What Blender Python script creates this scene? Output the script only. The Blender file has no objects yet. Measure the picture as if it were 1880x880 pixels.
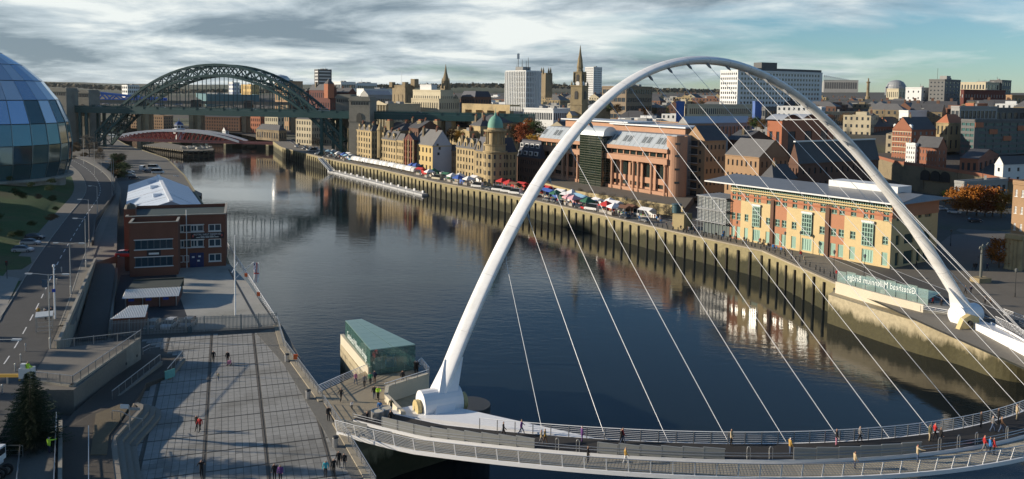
import bpy, math, random
import numpy as np
from mathutils import Vector, Matrix, noise as mnoise
R = math.radians
rnd = random.Random(11)
S = bpy.context.scene
COL = S.collection

# ------------------------------------------------------------------ camera
F, CAMH = 1500.0, 38.0            # focal length in photograph pixels, eye above the quay
PITCH, ROLL = R(4.0), R(0.83)
PPX, PPY = 940.0, 171 + F*math.tan(PITCH)
CAM = Vector((0, 0, CAMH))
FWD = Vector((0, math.cos(PITCH), -math.sin(PITCH)))
_u0 = Vector((0, math.sin(PITCH), math.cos(PITCH)))
RT = Vector((1, 0, 0))*math.cos(ROLL) + _u0*math.sin(ROLL)
UP = _u0*math.cos(ROLL) - Vector((1, 0, 0))*math.sin(ROLL)
cd = bpy.data.cameras.new('camera'); cam = bpy.data.objects.new('camera', cd); COL.objects.link(cam)
cam.matrix_world = Matrix(((RT.x, UP.x, -FWD.x, 0), (RT.y, UP.y, -FWD.y, 0), (RT.z, UP.z, -FWD.z, CAMH), (0, 0, 0, 1)))
cd.sensor_width = 36; cd.lens = 36*F/1880; cd.shift_y = (PPY-440)/1880
cd.clip_start = 0.5; cd.clip_end = 20000
S.camera = cam
def V(px, py, z=0.0):                       # pixel -> point on the level z
    r = FWD + RT*((px-PPX)/F) - UP*((py-PPY)/F)
    return CAM + r*((z-CAMH)/r.z)
def VY(px, py, Y):                          # pixel -> point at depth Y
    r = FWD + RT*((px-PPX)/F) - UP*((py-PPY)/F)
    return CAM + r*(Y/r.y)
def PJ(p):
    d = Vector(p)-CAM; w = d.dot(FWD)
    return PPX+F*d.dot(RT)/w, PPY-F*d.dot(UP)/w

# ------------------------------------------------------------------ sky, sun, exposure
SUN_EL = R(15.5)
LDIR = Vector((0.993, -0.06, 0)).normalized()          # where shadows fall
w = bpy.data.worlds.new('World'); S.world = w; w.use_nodes = True
nt = w.node_tree; nt.nodes.clear()
N = nt.nodes.new; LK = nt.links.new
out = N('ShaderNodeOutputWorld'); bg = N('ShaderNodeBackground'); bg.inputs[1].default_value = 0.105
sky = N('ShaderNodeTexSky'); sky.sky_type = 'NISHITA'; sky.sun_disc = False
sky.sun_elevation = SUN_EL; sky.altitude = 40; sky.air_density = 1.0; sky.dust_density = 0.0; sky.ozone_density = 6.0
sky.sun_rotation = math.atan2(-LDIR.x, -LDIR.y)
tc = N('ShaderNodeTexCoord'); sep = N('ShaderNodeSeparateXYZ'); LK(tc.outputs['Generated'], sep.inputs[0])
def mth(op, a, b=None, c=None, clamp=False):
    n = N('ShaderNodeMath'); n.operation = op; n.use_clamp = clamp
    for i, v in enumerate((a, b, c)):
        if v is None: continue
        if isinstance(v, (int, float)): n.inputs[i].default_value = v
        else: LK(v, n.inputs[i])
    return n.outputs[0]
zc = mth('MAXIMUM', sep.outputs[2], 0.0)
den = mth('ADD', zc, 0.12)
cx = mth('DIVIDE', sep.outputs[0], den); cy = mth('DIVIDE', sep.outputs[1], den)
comb = N('ShaderNodeCombineXYZ'); LK(cx, comb.inputs[0]); LK(cy, comb.inputs[1])
def wnoise(scale, detail, rough, off, dist=0.0):
    mp = N('ShaderNodeMapping'); mp.inputs['Location'].default_value = off; LK(comb.outputs[0], mp.inputs[0])
    n = N('ShaderNodeTexNoise'); n.inputs['Scale'].default_value = scale; n.inputs['Detail'].default_value = detail
    n.inputs['Roughness'].default_value = rough; n.inputs['Distortion'].default_value = dist
    LK(mp.outputs[0], n.inputs['Vector']); return n.outputs[0]
def ramp(v, pts):
    r = N('ShaderNodeValToRGB'); e = r.color_ramp.elements
    e[0].position, e[0].color = pts[0][0], (*pts[0][1], 1); e[1].position, e[1].color = pts[1][0], (*pts[1][1], 1)
    for p, c in pts[2:]:
        q = e.new(p); q.color = (*c, 1)
    LK(v, r.inputs[0]); return r.outputs[0]
def g(v): return (v, v, v)
n1 = wnoise(0.60, 8, 0.56, (3.1, 1.3, 0), 0.3)
n2 = wnoise(0.13, 3, 0.5, (5.2, 7.7, 0))
# cloud cover thins out towards the north (+x), where the photograph shows open blue
north = mth('SUBTRACT', mth('MULTIPLY', sep.outputs[0], 0.34), mth('SUBTRACT', mth('MULTIPLY', zc, 2.0), mth('MULTIPLY', mth('MAXIMUM', mth('SUBTRACT', zc, .125), 0.0), 4.2)))
cov = mth('SUBTRACT', mth('ADD', mth('MULTIPLY', n1, 0.62), mth('MULTIPLY', n2, 0.55)), north)
mask = ramp(cov, [(0.48, g(0)), (0.62, g(0.95))])
thick = wnoise(0.9, 8, 0.6, (9.4, 2.2, 0), 0.3)
cmix = mth('ADD', mth('MULTIPLY', thick, 0.6), mth('MULTIPLY', n2, 0.4))
ccol = ramp(cmix, [(0.41, (6.6, 6.9, 6.7)), (0.47, (4.0, 4.6, 4.95)), (0.55, (1.6, 2.1, 2.5))])
mx = N('ShaderNodeMix'); mx.data_type = 'RGBA'
LK(mask, mx.inputs['Factor'])
hs = N('ShaderNodeHueSaturation'); hs.inputs['Saturation'].default_value = 0.95; hs.inputs['Value'].default_value = 0.9
LK(sky.outputs[0], hs.inputs['Color'])
tn = N('ShaderNodeVectorMath'); tn.operation = 'MULTIPLY'; tn.inputs[1].default_value = (1.0, 1.05, .95); LK(hs.outputs[0], tn.inputs[0])
LK(tn.outputs[0], mx.inputs['A']); LK(ccol, mx.inputs['B'])
LK(mx.outputs['Result'], bg.inputs[0]); LK(bg.outputs[0], out.inputs[0])
sd = bpy.data.lights.new('sun', 'SUN'); sd.energy = 5.0; sd.angle = R(0.6); sd.color = (1.0, 0.86, 0.68)
so = bpy.data.objects.new('sun', sd); COL.objects.link(so)
_d = Vector((LDIR.x*math.cos(SUN_EL), LDIR.y*math.cos(SUN_EL), -math.sin(SUN_EL)))
so.rotation_euler = _d.to_track_quat('-Z', 'Y').to_euler(); so.location = (-200, 100, 200)
S.view_settings.view_transform = 'Standard'; S.view_settings.look = 'None'
S.view_settings.gamma = 1.0; S.view_settings.use_curve_mapping = False; S.view_settings.exposure = 0.4
S.cycles.max_bounces = 8; S.cycles.glossy_bounces = 4; S.cycles.transmission_bounces = 6; S.cycles.transparent_max_bounces = 12
S.cycles.use_denoising = True; S.cycles.caustics_reflective = False; S.cycles.caustics_refractive = False

# ------------------------------------------------------------------ materials
MATS = {}
def M(name, col=(.5, .5, .5), rough=.8, var=.22, scale=.35, metal=0., spec=.4, bump=0., bscale=6., obj=0., trans=0., alpha=1., coat=0., dirt=None, fine=.5):
    """plain procedural surface: colour broken up by two noises, optional bump, per-object tint"""
    if name in MATS: return MATS[name]
    m = bpy.data.materials.new(name); m.use_nodes = True; t = m.node_tree; t.nodes.clear()
    o = t.nodes.new('ShaderNodeOutputMaterial'); b = t.nodes.new('ShaderNodeBsdfPrincipled'); t.links.new(b.outputs[0], o.inputs[0])
    b.inputs['Roughness'].default_value = rough; b.inputs['Metallic'].default_value = metal
    b.inputs['Specular IOR Level'].default_value = spec; b.inputs['Transmission Weight'].default_value = trans
    b.inputs['Alpha'].default_value = alpha; b.inputs['Coat Weight'].default_value = coat
    geo = t.nodes.new('ShaderNodeNewGeometry'); lk = t.links.new
    def noise(sc, det=5):
        n = t.nodes.new('ShaderNodeTexNoise'); n.inputs['Scale'].default_value = sc; n.inputs['Detail'].default_value = det
        n.inputs['Roughness'].default_value = .62; lk(geo.outputs['Position'], n.inputs['Vector']); return n.outputs[0]
    def mm(op, a, bb):
        n = t.nodes.new('ShaderNodeMath'); n.operation = op
        for i, v in enumerate((a, bb)):
            if isinstance(v, (int, float)): n.inputs[i].default_value = v
            else: lk(v, n.inputs[i])
        return n.outputs[0]
    val = mm('ADD', mm('MULTIPLY', noise(scale), 1-fine), mm('MULTIPLY', noise(scale*9, 3), fine))
    val = mm('ADD', mm('MULTIPLY', mm('SUBTRACT', val, .5), var*3.2), 1.0)
    if obj:
        oi = t.nodes.new('ShaderNodeObjectInfo')
        val = mm('MULTIPLY', val, mm('ADD', mm('MULTIPLY', oi.outputs['Random'], 2*obj), 1-obj))
    val = mm('MAXIMUM', val, .12)
    v = t.nodes.new('ShaderNodeVectorMath'); v.operation = 'SCALE'; v.inputs[0].default_value = col; lk(val, v.inputs['Scale'])
    colo = v.outputs[0]
    if dirt:                                # dirt = (colour, amount, scale): blotches of another colour
        r = t.nodes.new('ShaderNodeMapRange'); lk(noise(dirt[2], 6), r.inputs[0])
        r.inputs[1].default_value = .48; r.inputs[2].default_value = .66; r.inputs[4].default_value = dirt[1]
        x = t.nodes.new('ShaderNodeMix'); x.data_type = 'RGBA'; lk(r.outputs[0], x.inputs['Factor']); lk(colo, x.inputs['A'])
        x.inputs['B'].default_value = (*dirt[0], 1); colo = x.outputs['Result']
    lk(colo, b.inputs['Base Color'])
    if bump:
        bn = t.nodes.new('ShaderNodeBump'); bn.inputs['Strength'].default_value = bump; bn.inputs['Distance'].default_value = .1
        lk(noise(bscale, 4), bn.inputs['Height']); lk(bn.outputs[0], b.inputs['Normal'])
    MATS[name] = m; return m

# ------------------------------------------------------------------ mesh builder
class MB:
    def __init__(s): s.v = []; s.f = []; s.m = []
    def add(s, vs, fs, mi=0):
        o = len(s.v); s.v += [tuple(p) for p in vs]; s.f += [tuple(i+o for i in f) for f in fs]; s.m += [mi]*len(fs)
        return s
    def quad(s, a, b, c, d, mi=0): return s.add((a, b, c, d), ((0, 1, 2, 3),), mi)
    def box(s, c, size, rz=0., mi=0, rot=None):
        hx, hy, hz = size[0]/2, size[1]/2, size[2]/2; c = Vector(c)
        m = rot if rot is not None else Matrix.Rotation(rz, 3, 'Z')
        vs = [c+m@Vector((x, y, z)) for z in (-hz, hz) for x, y in ((-hx, -hy), (hx, -hy), (hx, hy), (-hx, hy))]
        return s.add(vs, ((3, 2, 1, 0), (4, 5, 6, 7), (0, 1, 5, 4), (1, 2, 6, 5), (2, 3, 7, 6), (3, 0, 4, 7)), mi)
    def bar(s, a, b, w, h=None, mi=0, n=4):
        """bar between two points, w wide, h deep"""
        a, b = Vector(a), Vector(b); h = h or w; d = b-a; L = d.length
        if L < 1e-6: return s
        d /= L; ref = Vector((0, 0, 1)) if abs(d.z) < .95 else Vector((0, 1, 0))
        x = d.cross(ref).normalized(); y = x.cross(d)
        if n == 4:
            off = [x*sx*w/2+y*sy*h/2 for sx, sy in ((-1, -1), (1, -1), (1, 1), (-1, 1))]
        else:
            off = [x*math.cos(2*math.pi*i/n)*w/2+y*math.sin(2*math.pi*i/n)*h/2 for i in range(n)]
        vs = [a+o for o in off]+[b+o for o in off]
        fs = [(i, (i+1) % n, n+(i+1) % n, n+i) for i in range(n)]+[tuple(range(n))[::-1], tuple(range(n, 2*n))]
        return s.add(vs, fs, mi)
    def tube(s, pts, rad, n=8, mi=0, cap=True):
        pts = [Vector(p) for p in pts]; k = len(pts)
        rad = rad if isinstance(rad, (list, tuple)) else [rad]*k
        vs = []
        for i, p in enumerate(pts):
            d = (pts[min(i+1, k-1)]-pts[max(i-1, 0)]).normalized()
            ref = Vector((0, 0, 1)) if abs(d.z) < .92 else Vector((0, 1, 0))
            x = d.cross(ref).normalized(); y = x.cross(d)
            vs += [p+x*math.cos(2*math.pi*j/n)*rad[i]+y*math.sin(2*math.pi*j/n)*rad[i] for j in range(n)]
        fs = [(i*n+j, i*n+(j+1) % n, (i+1)*n+(j+1) % n, (i+1)*n+j) for i in range(k-1) for j in range(n)]
        if cap: fs += [tuple(range(n))[::-1], tuple(range((k-1)*n, k*n))]
        return s.add(vs, fs, mi)
    def prism(s, poly, z0, z1, mi=0, side=None):
        n = len(poly); z0 = z0 if isinstance(z0, (list, tuple)) else [z0]*n; z1 = z1 if isinstance(z1, (list, tuple)) else [z1]*n
        vs = [(p[0], p[1], z0[i]) for i, p in enumerate(poly)]+[(p[0], p[1], z1[i]) for i, p in enumerate(poly)]
        a = sum(poly[i][0]*poly[(i+1) % n][1]-poly[(i+1) % n][0]*poly[i][1] for i in range(n))
        fs = [(i, (i+1) % n, n+(i+1) % n, n+i) for i in range(n)]
        top = tuple(range(n, 2*n)); bot = tuple(range(n))[::-1]
        if a < 0: fs = [f[::-1] for f in fs]; top = top[::-1]; bot = bot[::-1]
        s.add(vs, fs, mi if side is None else side); return s.add(vs, (top, bot), mi)
    def lathe(s, prof, c=(0, 0, 0), n=16, mi=0, a0=0., a1=2*math.pi):
        full = abs(a1-a0-2*math.pi) < 1e-6; k = n if full else n+1; c = Vector(c)
        vs = [c+Vector((r*math.cos(a0+(a1-a0)*j/n), r*math.sin(a0+(a1-a0)*j/n), z)) for r, z in prof for j in range(k)]
        fs = [(i*k+j, i*k+(j+1) % k, (i+1)*k+(j+1) % k, (i+1)*k+j) for i in range(len(prof)-1) for j in range(n)]
        return s.add(vs, fs, mi)
    def mesh(s, name, mats, smooth=False):
        me = bpy.data.meshes.new(name); me.from_pydata(s.v, [], s.f)
        for m in (mats if isinstance(mats, (list, tuple)) else [mats]): me.materials.append(m)
        if any(s.m): me.polygons.foreach_set('material_index', s.m)
        if smooth: me.polygons.foreach_set('use_smooth', [True]*len(s.f))
        me.update(); return me
    def build(s, name, mats, parent=None, smooth=False, loc=None, rz=0., kind=None):
        if not s.f: return None
        o = bpy.data.objects.new(name, s.mesh(name, mats, smooth)); COL.objects.link(o)
        if parent: o.parent = parent
        if loc is not None: o.location = loc
        o.rotation_euler.z = rz
        if kind: o['kind'] = kind
        return o
def tag(o, label=None, cat=None, group=None, kind=None):
    if label: o['label'] = label
    if cat: o['category'] = cat
    if group: o['group'] = group
    if kind: o['kind'] = kind
    return o
def empty(name, label, cat, loc=(0, 0, 0), rz=0., group=None):
    o = bpy.data.objects.new(name, None); COL.objects.link(o); o.location = loc; o.rotation_euler.z = rz; o.empty_display_size = .3
    return tag(o, label, cat, group)
def inst(name, me, parent=None, loc=(0, 0, 0), rz=0., sc=None):
    o = bpy.data.objects.new(name, me); COL.objects.link(o)
    if parent: o.parent = parent
    o.location = loc; o.rotation_euler.z = rz
    if sc is not None: o.scale = (sc, sc, sc) if isinstance(sc, (int, float)) else sc
    return o
def copy_tree(o, parent=None):
    c = o.copy(); COL.objects.link(c); c.parent = parent
    for ch in o.children: copy_tree(ch, c)
    return c
def lerp(a, b, t): return a+(b-a)*t
def poly_pts(pts, step):
    """resample a polyline of Vectors about every step metres"""
    out = [Vector(pts[0])]
    for a, b in zip(pts[:-1], pts[1:]):
        a, b = Vector(a), Vector(b); n = max(1, round((b-a).length/step))
        out += [a.lerp(b, i/n) for i in range(1, n+1)]
    return out
# ================================================================== THE SETTING
WZ = -6.5                                    # water level; the quays are at 0
C_STONE = M('quay_stone', (.30, .26, .17), .9, .3, .3, bump=.4, bscale=3)
M_ASPH = M('asphalt', (.055, .055, .057), .85, .2, .25, bump=.15, bscale=8)
M_PAVE = M('paving', (.21, .195, .165), .85, .2, .4, bump=.15)
M_CONC = M('concrete', (.33, .32, .28), .85, .22, .35, bump=.2, dirt=((.17, .16, .13), .6, .25))
M_WHITE = M('white_paint', (.80, .81, .82), .35, .05, .2)
M_STEEL = M('steel', (.55, .56, .57), .35, .08, 1., metal=.85)
M_LINE = M('road_paint', (.72, .72, .70), .7, .2, .8)
M_DARK = M('dark_metal', (.02, .022, .024), .5, .1)
M_GRASS = M('grass', (.05, .105, .025), .95, .5, .12, bump=.9, bscale=2.5, dirt=((.085, .075, .035), .8, .06))
M_EARTH = M('earth', (.12, .10, .06), .95, .4, .05, bump=.5, dirt=((.05, .075, .03), .9, .03))
M_HILL = M('hill_land', (.07, .085, .05), .95, .5, .004, dirt=((.11, .10, .07), .8, .003))
M_GLASS = M('window_glass', (.035, .045, .055), .12, .3, .4, spec=.8)
M_BRICK = M('red_brick', (.235, .105, .065), .9, .28, .4, bump=.2)

# ---- water
wm = bpy.data.materials.new('river_water'); wm.use_nodes = True
t = wm.node_tree; b = t.nodes['Principled BSDF']
b.inputs['Base Color'].default_value = (.012, .018, .021, 1); b.inputs['Roughness'].default_value = .035
b.inputs['IOR'].default_value = 1.333; b.inputs['Specular IOR Level'].default_value = .5
ge = t.nodes.new('ShaderNodeNewGeometry')
def wv(scale, sx, sy, det, rot):
    mp = t.nodes.new('ShaderNodeMapping'); mp.inputs['Scale'].default_value = (sx, sy, 1); mp.inputs['Rotation'].default_value = (0, 0, rot)
    n = t.nodes.new('ShaderNodeTexNoise'); n.inputs['Scale'].default_value = scale; n.inputs['Detail'].default_value = det
    n.inputs['Roughness'].default_value = .55
    t.links.new(ge.outputs['Position'], mp.inputs[0]); t.links.new(mp.outputs[0], n.inputs['Vector']); return n.outputs[0]
def wa(op, a, bb):
    n = t.nodes.new('ShaderNodeMath'); n.operation = op
    for i, v in enumerate((a, bb)):
        if isinstance(v, (int, float)): n.inputs[i].default_value = v
        else: t.links.new(v, n.inputs[i])
    return n.outputs[0]
calm = wv(.012, 1, 1.6, 3, .4)
cm = t.nodes.new('ShaderNodeMapRange'); cm.inputs[1].default_value = .38; cm.inputs[2].default_value = .62
cm.inputs[3].default_value = .25; cm.inputs[4].default_value = 1.0; t.links.new(calm, cm.inputs[0])
hgt = wa('MULTIPLY', wa('ADD', wv(.55, .55, 1.3, 4, .45), wa('MULTIPLY', wv(2.6, .6, 1.2, 3, .3), .16)), cm.outputs[0])
bu = t.nodes.new('ShaderNodeBump'); bu.inputs['Strength'].default_value = .28; bu.inputs['Distance'].default_value = .16
t.links.new(hgt, bu.inputs['Height']); t.links.new(bu.outputs[0], b.inputs['Normal'])
wb = MB(); wb.quad((-1500, -300, WZ), (900, -300, WZ), (900, 1400, WZ), (-1500, 1400, WZ))
tag(wb.build('river_water', wm), kind='structure')
gb = MB(); gb.quad((-9000, -900, -9.5), (9000, -900, -9.5), (9000, 15000, -9.5), (-9000, 15000, -9.5))
tag(gb.build('ground', M_EARTH), kind='structure')

# ---- the two banks (plan polylines, from near to far)
RB = [Vector((x, y, 0)) for x, y in ((120, -120), (82, 20), (76, 90), (70, 135), (66.6, 164.7), (62, 198.8), (45.7, 225), (27.8, 255.7), (0.2, 300.4),
      (-31.9, 342.3), (-63.1, 393.8), (-102.8, 452.2), (-149.4, 532.2), (-176, 600), (-230, 690), (-330, 800), (-520, 950), (-900, 1150))]
LB = [Vector((x, y, 0)) for x, y in ((20, -60), (-2, 55), (-12.9, 77.7), (-23.4, 99.8), (-36.4, 129), (-61.0, 175.5), (-93, 249.6), (-143, 356), (-186, 440), (-258, 545),
      (-315, 640), (-420, 760), (-620, 900), (-1000, 1080))]
_ra = np.array([(p.x, p.y) for p in RB])
def inland(x, y):
    """distance inland (to the north) of the Newcastle quay line, negative over the river"""
    best = 1e9; sgn = 1
    for i in range(len(_ra)-1):
        ax, ay = _ra[i]; bx, by = _ra[i+1]; dx, dy = bx-ax, by-ay
        tt = max(0, min(1, ((x-ax)*dx+(y-ay)*dy)/(dx*dx+dy*dy)))
        d = math.hypot(x-ax-dx*tt, y-ay-dy*tt)
        if d < best: best = d; sgn = -1 if dx*(y-ay)-dy*(x-ax) > 0 else 1
    return best*sgn
def smooth(a, b, x):
    q = max(0, min(1, (x-a)/(b-a))); return q*q*(3-2*q)
def gz(x, y):
    """ground height on the Newcastle side: a flat quay, then the town climbing the bank"""
    d = inland(x, y)
    k = 1-smooth(80, 125, x)*(1-smooth(330, 430, y))
    return k*(22*smooth(55, 230, d) + 14*smooth(230, 520, d) + 18*smooth(520, 1600, d))
def bank(name, line, side, far, mat):
    mb = MB(); pts = poly_pts(line, 28)
    offs = [0, 20, 40, 55, 75, 95, 120, 150, 190, 240, 300, 380, 480, 600, 800, 1100, 1500, 2200, 3500]
    k = len(offs); vs = []
    for i, p in enumerate(pts):
        d = (pts[min(i+1, len(pts)-1)]-pts[max(0, i-1)]).normalized(); nrm = Vector((d.y, -d.x, 0))*side
        for o in offs:
            # inland directions swing apart gently so the sheet does not fold
            q = p + nrm*min(o, 60) + (Vector((1, .25, 0)) if side > 0 else Vector((-1, .1, 0)))*max(0, o-60)
            vs.append((q.x, q.y, far(q.x, q.y, o)))
    fs = [(i*k+j, (i+1)*k+j, (i+1)*k+j+1, i*k+j+1) for i in range(len(pts)-1) for j in range(k-1)]
    if side < 0: fs = [f[::-1] for f in fs]
    mb.add(vs, fs)
    return tag(mb.build(name, mat, smooth=True), kind='structure')
M_TOWN = M('town_ground', (.085, .08, .07), .9, .3, .05, dirt=((.06, .075, .035), .7, .02))
bank('quayside_ground', RB, 1, lambda x, y, o: 0 if o < 55 else gz(x, y), M_TOWN)

# Gateshead: low quay by the river, a road terrace at 3 m, a steep grass bank climbing to the south
RZ = 3.0
road_c = [V(-140, 900, RZ), V(-60, 760, RZ), V(20, 650, RZ), V(70, 560, RZ), V(113, 470, RZ), V(155, 400, RZ), V(184, 352, RZ), V(172, 322, RZ), V(147, 302, RZ), V(120, 291, RZ), V(60, 284, RZ)]
def cr(pts, n):
    """Catmull-Rom through the points"""
    P = [pts[0]*2-pts[1]]+list(pts)+[pts[-1]*2-pts[-2]]; o = []
    for i in range(1, len(P)-2):
        for j in range(n):
            q = j/n; a, b2, c, d = P[i-1], P[i], P[i+1], P[i+2]
            o.append(.5*((2*b2)+(c-a)*q+(2*a-5*b2+4*c-d)*q*q+(3*b2-a-3*c+d)*q**3))
    return o+[P[-2]]
RC = cr(road_c, 8)
def ribbon(pts, o0, o1, z, mb=None, mi=0):
    mb = mb or MB(); vs = []
    for i, p in enumerate(pts):
        d = (pts[min(i+1, len(pts)-1)]-pts[max(0, i-1)]); d.z = 0; d.normalize(); nr = Vector((d.y, -d.x, 0))
        for o in (o0, o1):
            q = p+nr*o; vs.append((q.x, q.y, z if not callable(z) else z(q)))
    n = len(pts); mb.add(vs, [(2*i+1, 2*i+3, 2*i+2, 2*i) for i in range(n-1)], mi); return mb
# land right of the road (river side of the terrace edge) is at 0, left of it at RZ
EDGE = [V(-80, 900, RZ), V(10, 740, RZ), V(75, 716, RZ), V(135, 716, RZ), V(258, 622, RZ), V(104, 640, RZ), V(173, 483, RZ), V(214, 470, RZ), V(216, 395, RZ), V(222, 345, RZ), V(205, 318, RZ), V(180, 300, RZ), V(160, 288, RZ)]
mb = MB()
mb.prism([(p.x, p.y) for p in LB[:-2]]+[(-640, 900), (-900, 700), (-400, -60)], -9, -.05)
tag(mb.build('gateshead_quay_ground', M('quay_yard', (.14, .135, .12), .9, .3, .15)), kind='structure')
mb = MB()
poly = [(p.x, p.y) for p in EDGE]
mb.prism(poly+[(-235, 420), (-330, 560), (-420, 640), (-900, 700), (-900, 200), (-300, 0), (-75, 40)], -.05, RZ, 0)
tag(mb.build('road_terrace_ground', M('terrace_pave', (.185, .17, .145), .88, .25, .3, bump=.2)), kind='structure')
# road, pavement strips, markings, kerbs
tag(ribbon(RC, -4.2, 4.2, RZ+.03).build('road', M('road_asphalt', (.075, .074, .07), .8, .22, .1, bump=.1)), kind='structure')
pv = ribbon(RC[28:], -8.0, -4.55, RZ+.12)
for s0, s1 in ((-4.55, -4.2),): ribbon(RC[28:], s0, s1, RZ+.13, pv)
tag(pv.build('pavement', M_PAVE), kind='structure')
pv2 = ribbon(RC[20:], 4.2, 6.2, RZ+.12)
tag(pv2.build('pavement', M_PAVE), kind='structure')
kb = MB()
for o in (-4.3, 4.3):
    for i in range(20, len(RC)-1):
        a, c = RC[i], RC[i+1]; d = (c-a); d.z = 0; d.normalize(); nr = Vector((d.y, -d.x, 0))*o
        kb.bar(Vector((a.x, a.y, RZ+.07))+nr, Vector((c.x, c.y, RZ+.07))+nr, .18, .16)
tag(kb.build('kerb', M_CONC), kind='structure')
lm = MB(); i = 0; acc = 0.; on = True
dense = poly_pts(RC, .5)
for a, c in zip(dense[:-1], dense[1:]):
    acc += (c-a).length
    if acc % 7.0 < 3.6: lm.bar((a.x, a.y, RZ+.036), (c.x, c.y, RZ+.036), .16, .006)
tag(lm.build('centre_line_marking', M_LINE), kind='structure')
el = MB()
for a, c in ((V(62, 466, RZ), V(91, 433, RZ)), (V(34, 515, RZ), V(47, 497, RZ)), (V(38, 516, RZ), V(53, 496, RZ)), (V(57, 459, RZ), V(92, 440, RZ))):
    el.bar((a.x, a.y, RZ+.04), (c.x, c.y, RZ+.04), .14, .006)
tag(el.build('bay_marking', M_LINE), kind='structure')
# parking bay
pb = MB(); pb.prism([(p.x, p.y) for p in (V(-40, 478, RZ), V(60, 471, RZ), V(92, 433, RZ), V(40, 426, RZ), V(-20, 440, RZ))], RZ-.2, RZ+.034)
tag(pb.build('parking_bay', M_ASPH), kind='structure')
# refuge paving south of the road
rp = MB(); rp.prism([(p.x, p.y) for p in (V(-60, 500, RZ), V(36, 512, RZ), V(0, 590, RZ), V(-90, 640, RZ))], RZ-.1, RZ+.13)
tag(rp.build('pavement', M('pale_paving', (.27, .26, .23), .85, .2, .3)), kind='structure')
# grass bank: grid left of the road
mb = MB(); vs = []; nu = len(RC)
offs = [4.6, 7.9, 8.2, 11, 15, 22, 30, 42, 60, 85, 120, 170, 260, 420]
dx0 = 22
for i in range(dx0, nu):
    p = RC[i]; d = RC[min(i+1, nu-1)]-RC[i-1]; d.z = 0; d.normalize(); nr = Vector((-d.y, d.x, 0))
    for o in offs:
        q = p + (nr*min(o, 14) + Vector((-1, -.05, 0))*max(0, o-14) if o > 14 else nr*o)
        ramp_in = smooth(150, 205, q.y)
        z = RZ+.1 + (.0 if o < 8 else (2.0*smooth(8, 16, o) + 7*smooth(14, 60, o)+13*smooth(60, 200, o))*ramp_in)
        z += (mnoise.noise(Vector((q.x*.06, q.y*.06, 2)))*1.0*smooth(9, 25, o))*ramp_in
        vs.append((q.x, q.y, z))
k = len(offs)
mb.add(vs, [(i*k+j, i*k+j+1, (i+1)*k+j+1, (i+1)*k+j) for i in range(nu-dx0-1) for j in range(k-1)])
tag(mb.build('grass_bank', M_GRASS, smooth=True), kind='structure')
gp = MB(); gp.prism([(p.x, p.y) for p in (V(-60, 474, RZ), V(-2, 470, RZ), V(56, 473, RZ), V(58, 484, RZ), V(40, 496, RZ), V(-60, 500, RZ))], RZ-.1, RZ+.16)
tag(gp.build('grass_verge', M_GRASS), kind='structure')

# far land closing the valley, and the hills on the skyline
def hills(name, D, pts, mat, depth=1500):
    mb = MB(); rows = []
    xs = np.linspace(-2600, 2600, 120)
    for r, (yy, fr) in enumerate(((D, 0), (D+120, .45), (D+350, .85), (D+700, 1.), (D+depth, .9))):
        for x in xs:
            px = PPX+x/(D+400)*F
            h = np.interp(px, [p[0] for p in pts], [p[1] for p in pts])
            zt = VY(px, h, D+700).z
            z = lerp(8, zt, fr) + 5*mnoise.noise(Vector((x*.006, yy*.004, D)))*fr
            rows.append((x*(yy/D), yy, z))
    n = len(xs)
    mb.add(rows, [(r*n+i, r*n+i+1, (r+1)*n+i+1, (r+1)*n+i) for r in range(4) for i in range(n-1)])
    return tag(mb.build(name, mat, smooth=True), kind='structure')
hills('hill_ridge', 4200, [(-400, 142), (60, 145), (110, 149), (200, 152), (330, 156), (520, 157), (700, 157), (900, 160), (1200, 165), (1500, 172), (2300, 182)], M_HILL)
hills('hill_shoulder', 2300, [(-400, 146), (60, 150), (130, 154), (230, 160), (320, 167), (420, 172), (560, 166), (700, 158), (860, 156), (1000, 157), (1200, 164), (1500, 172), (2300, 185)], M_HILL, 900)
mb = MB(); mb.prism([(-3000, 1060), (-760, 1060), (-420, 920), (-330, 835), (-60, 1000), (3000, 1000), (4000, 4400), (-4000, 4400)], -9, [1, 1, 1, 1, 10, 20, 20, 10])
tag(mb.build('far_valley_ground', M_HILL), kind='structure')
# ================================================================== PLAZA, WALLS, STEPS (near left)
G1 = Vector((.33, -.944, 0)); G2 = Vector((.944, .33, 0)); G0 = V(372, 832, 0)
def inpoly(x, y, poly):
    c = False; n = len(poly)
    for i in range(n):
        x1, y1 = poly[i][:2]; x2, y2 = poly[(i+1) % n][:2]
        if (y1 > y) != (y2 > y) and x < (x2-x1)*(y-y1)/(y2-y1)+x1: c = not c
    return c
# base of the plaza (joint colour) and its slabs
PLZ = [(p.x, p.y) for p in (V(262, 625), V(482, 609), V(532, 668), V(612, 800), V(672, 905), V(160, 905), V(205, 780), V(330, 660))]
FULL = [(p.x, p.y) for p in (V(203, 617), V(507, 602), V(520, 640), V(590, 735), V(668, 880), V(690, 905), V(60, 905), V(160, 750), V(240, 660))]
mb = MB(); mb.prism(FULL, -.3, 0)
plaza = tag(mb.build('plaza_paving', M('joint_sand', (.10, .095, .083), .95, .2, .6)), kind='structure')
M_SLAB = M('paving_slab', (.28, .278, .26), .85, .2, .18, obj=.2, bump=.12, bscale=4, dirt=((.15, .145, .125), .6, .16))
M_BAND = M('paving_band', (.12, .11, .095), .9, .2, .4, obj=.1)
sl, sw = 1.1, .712
me_slab = MB().box((0, 0, 0), (sw-.045, sl-.04, .06)).mesh('paving_slab', M_SLAB)
me_band = MB().box((0, 0, 0), (.40, 1.08, .05)).mesh('band_brick', M_BAND)
ANG = math.atan2(G2.y, G2.x)
slabs = []; bands = []
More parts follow.
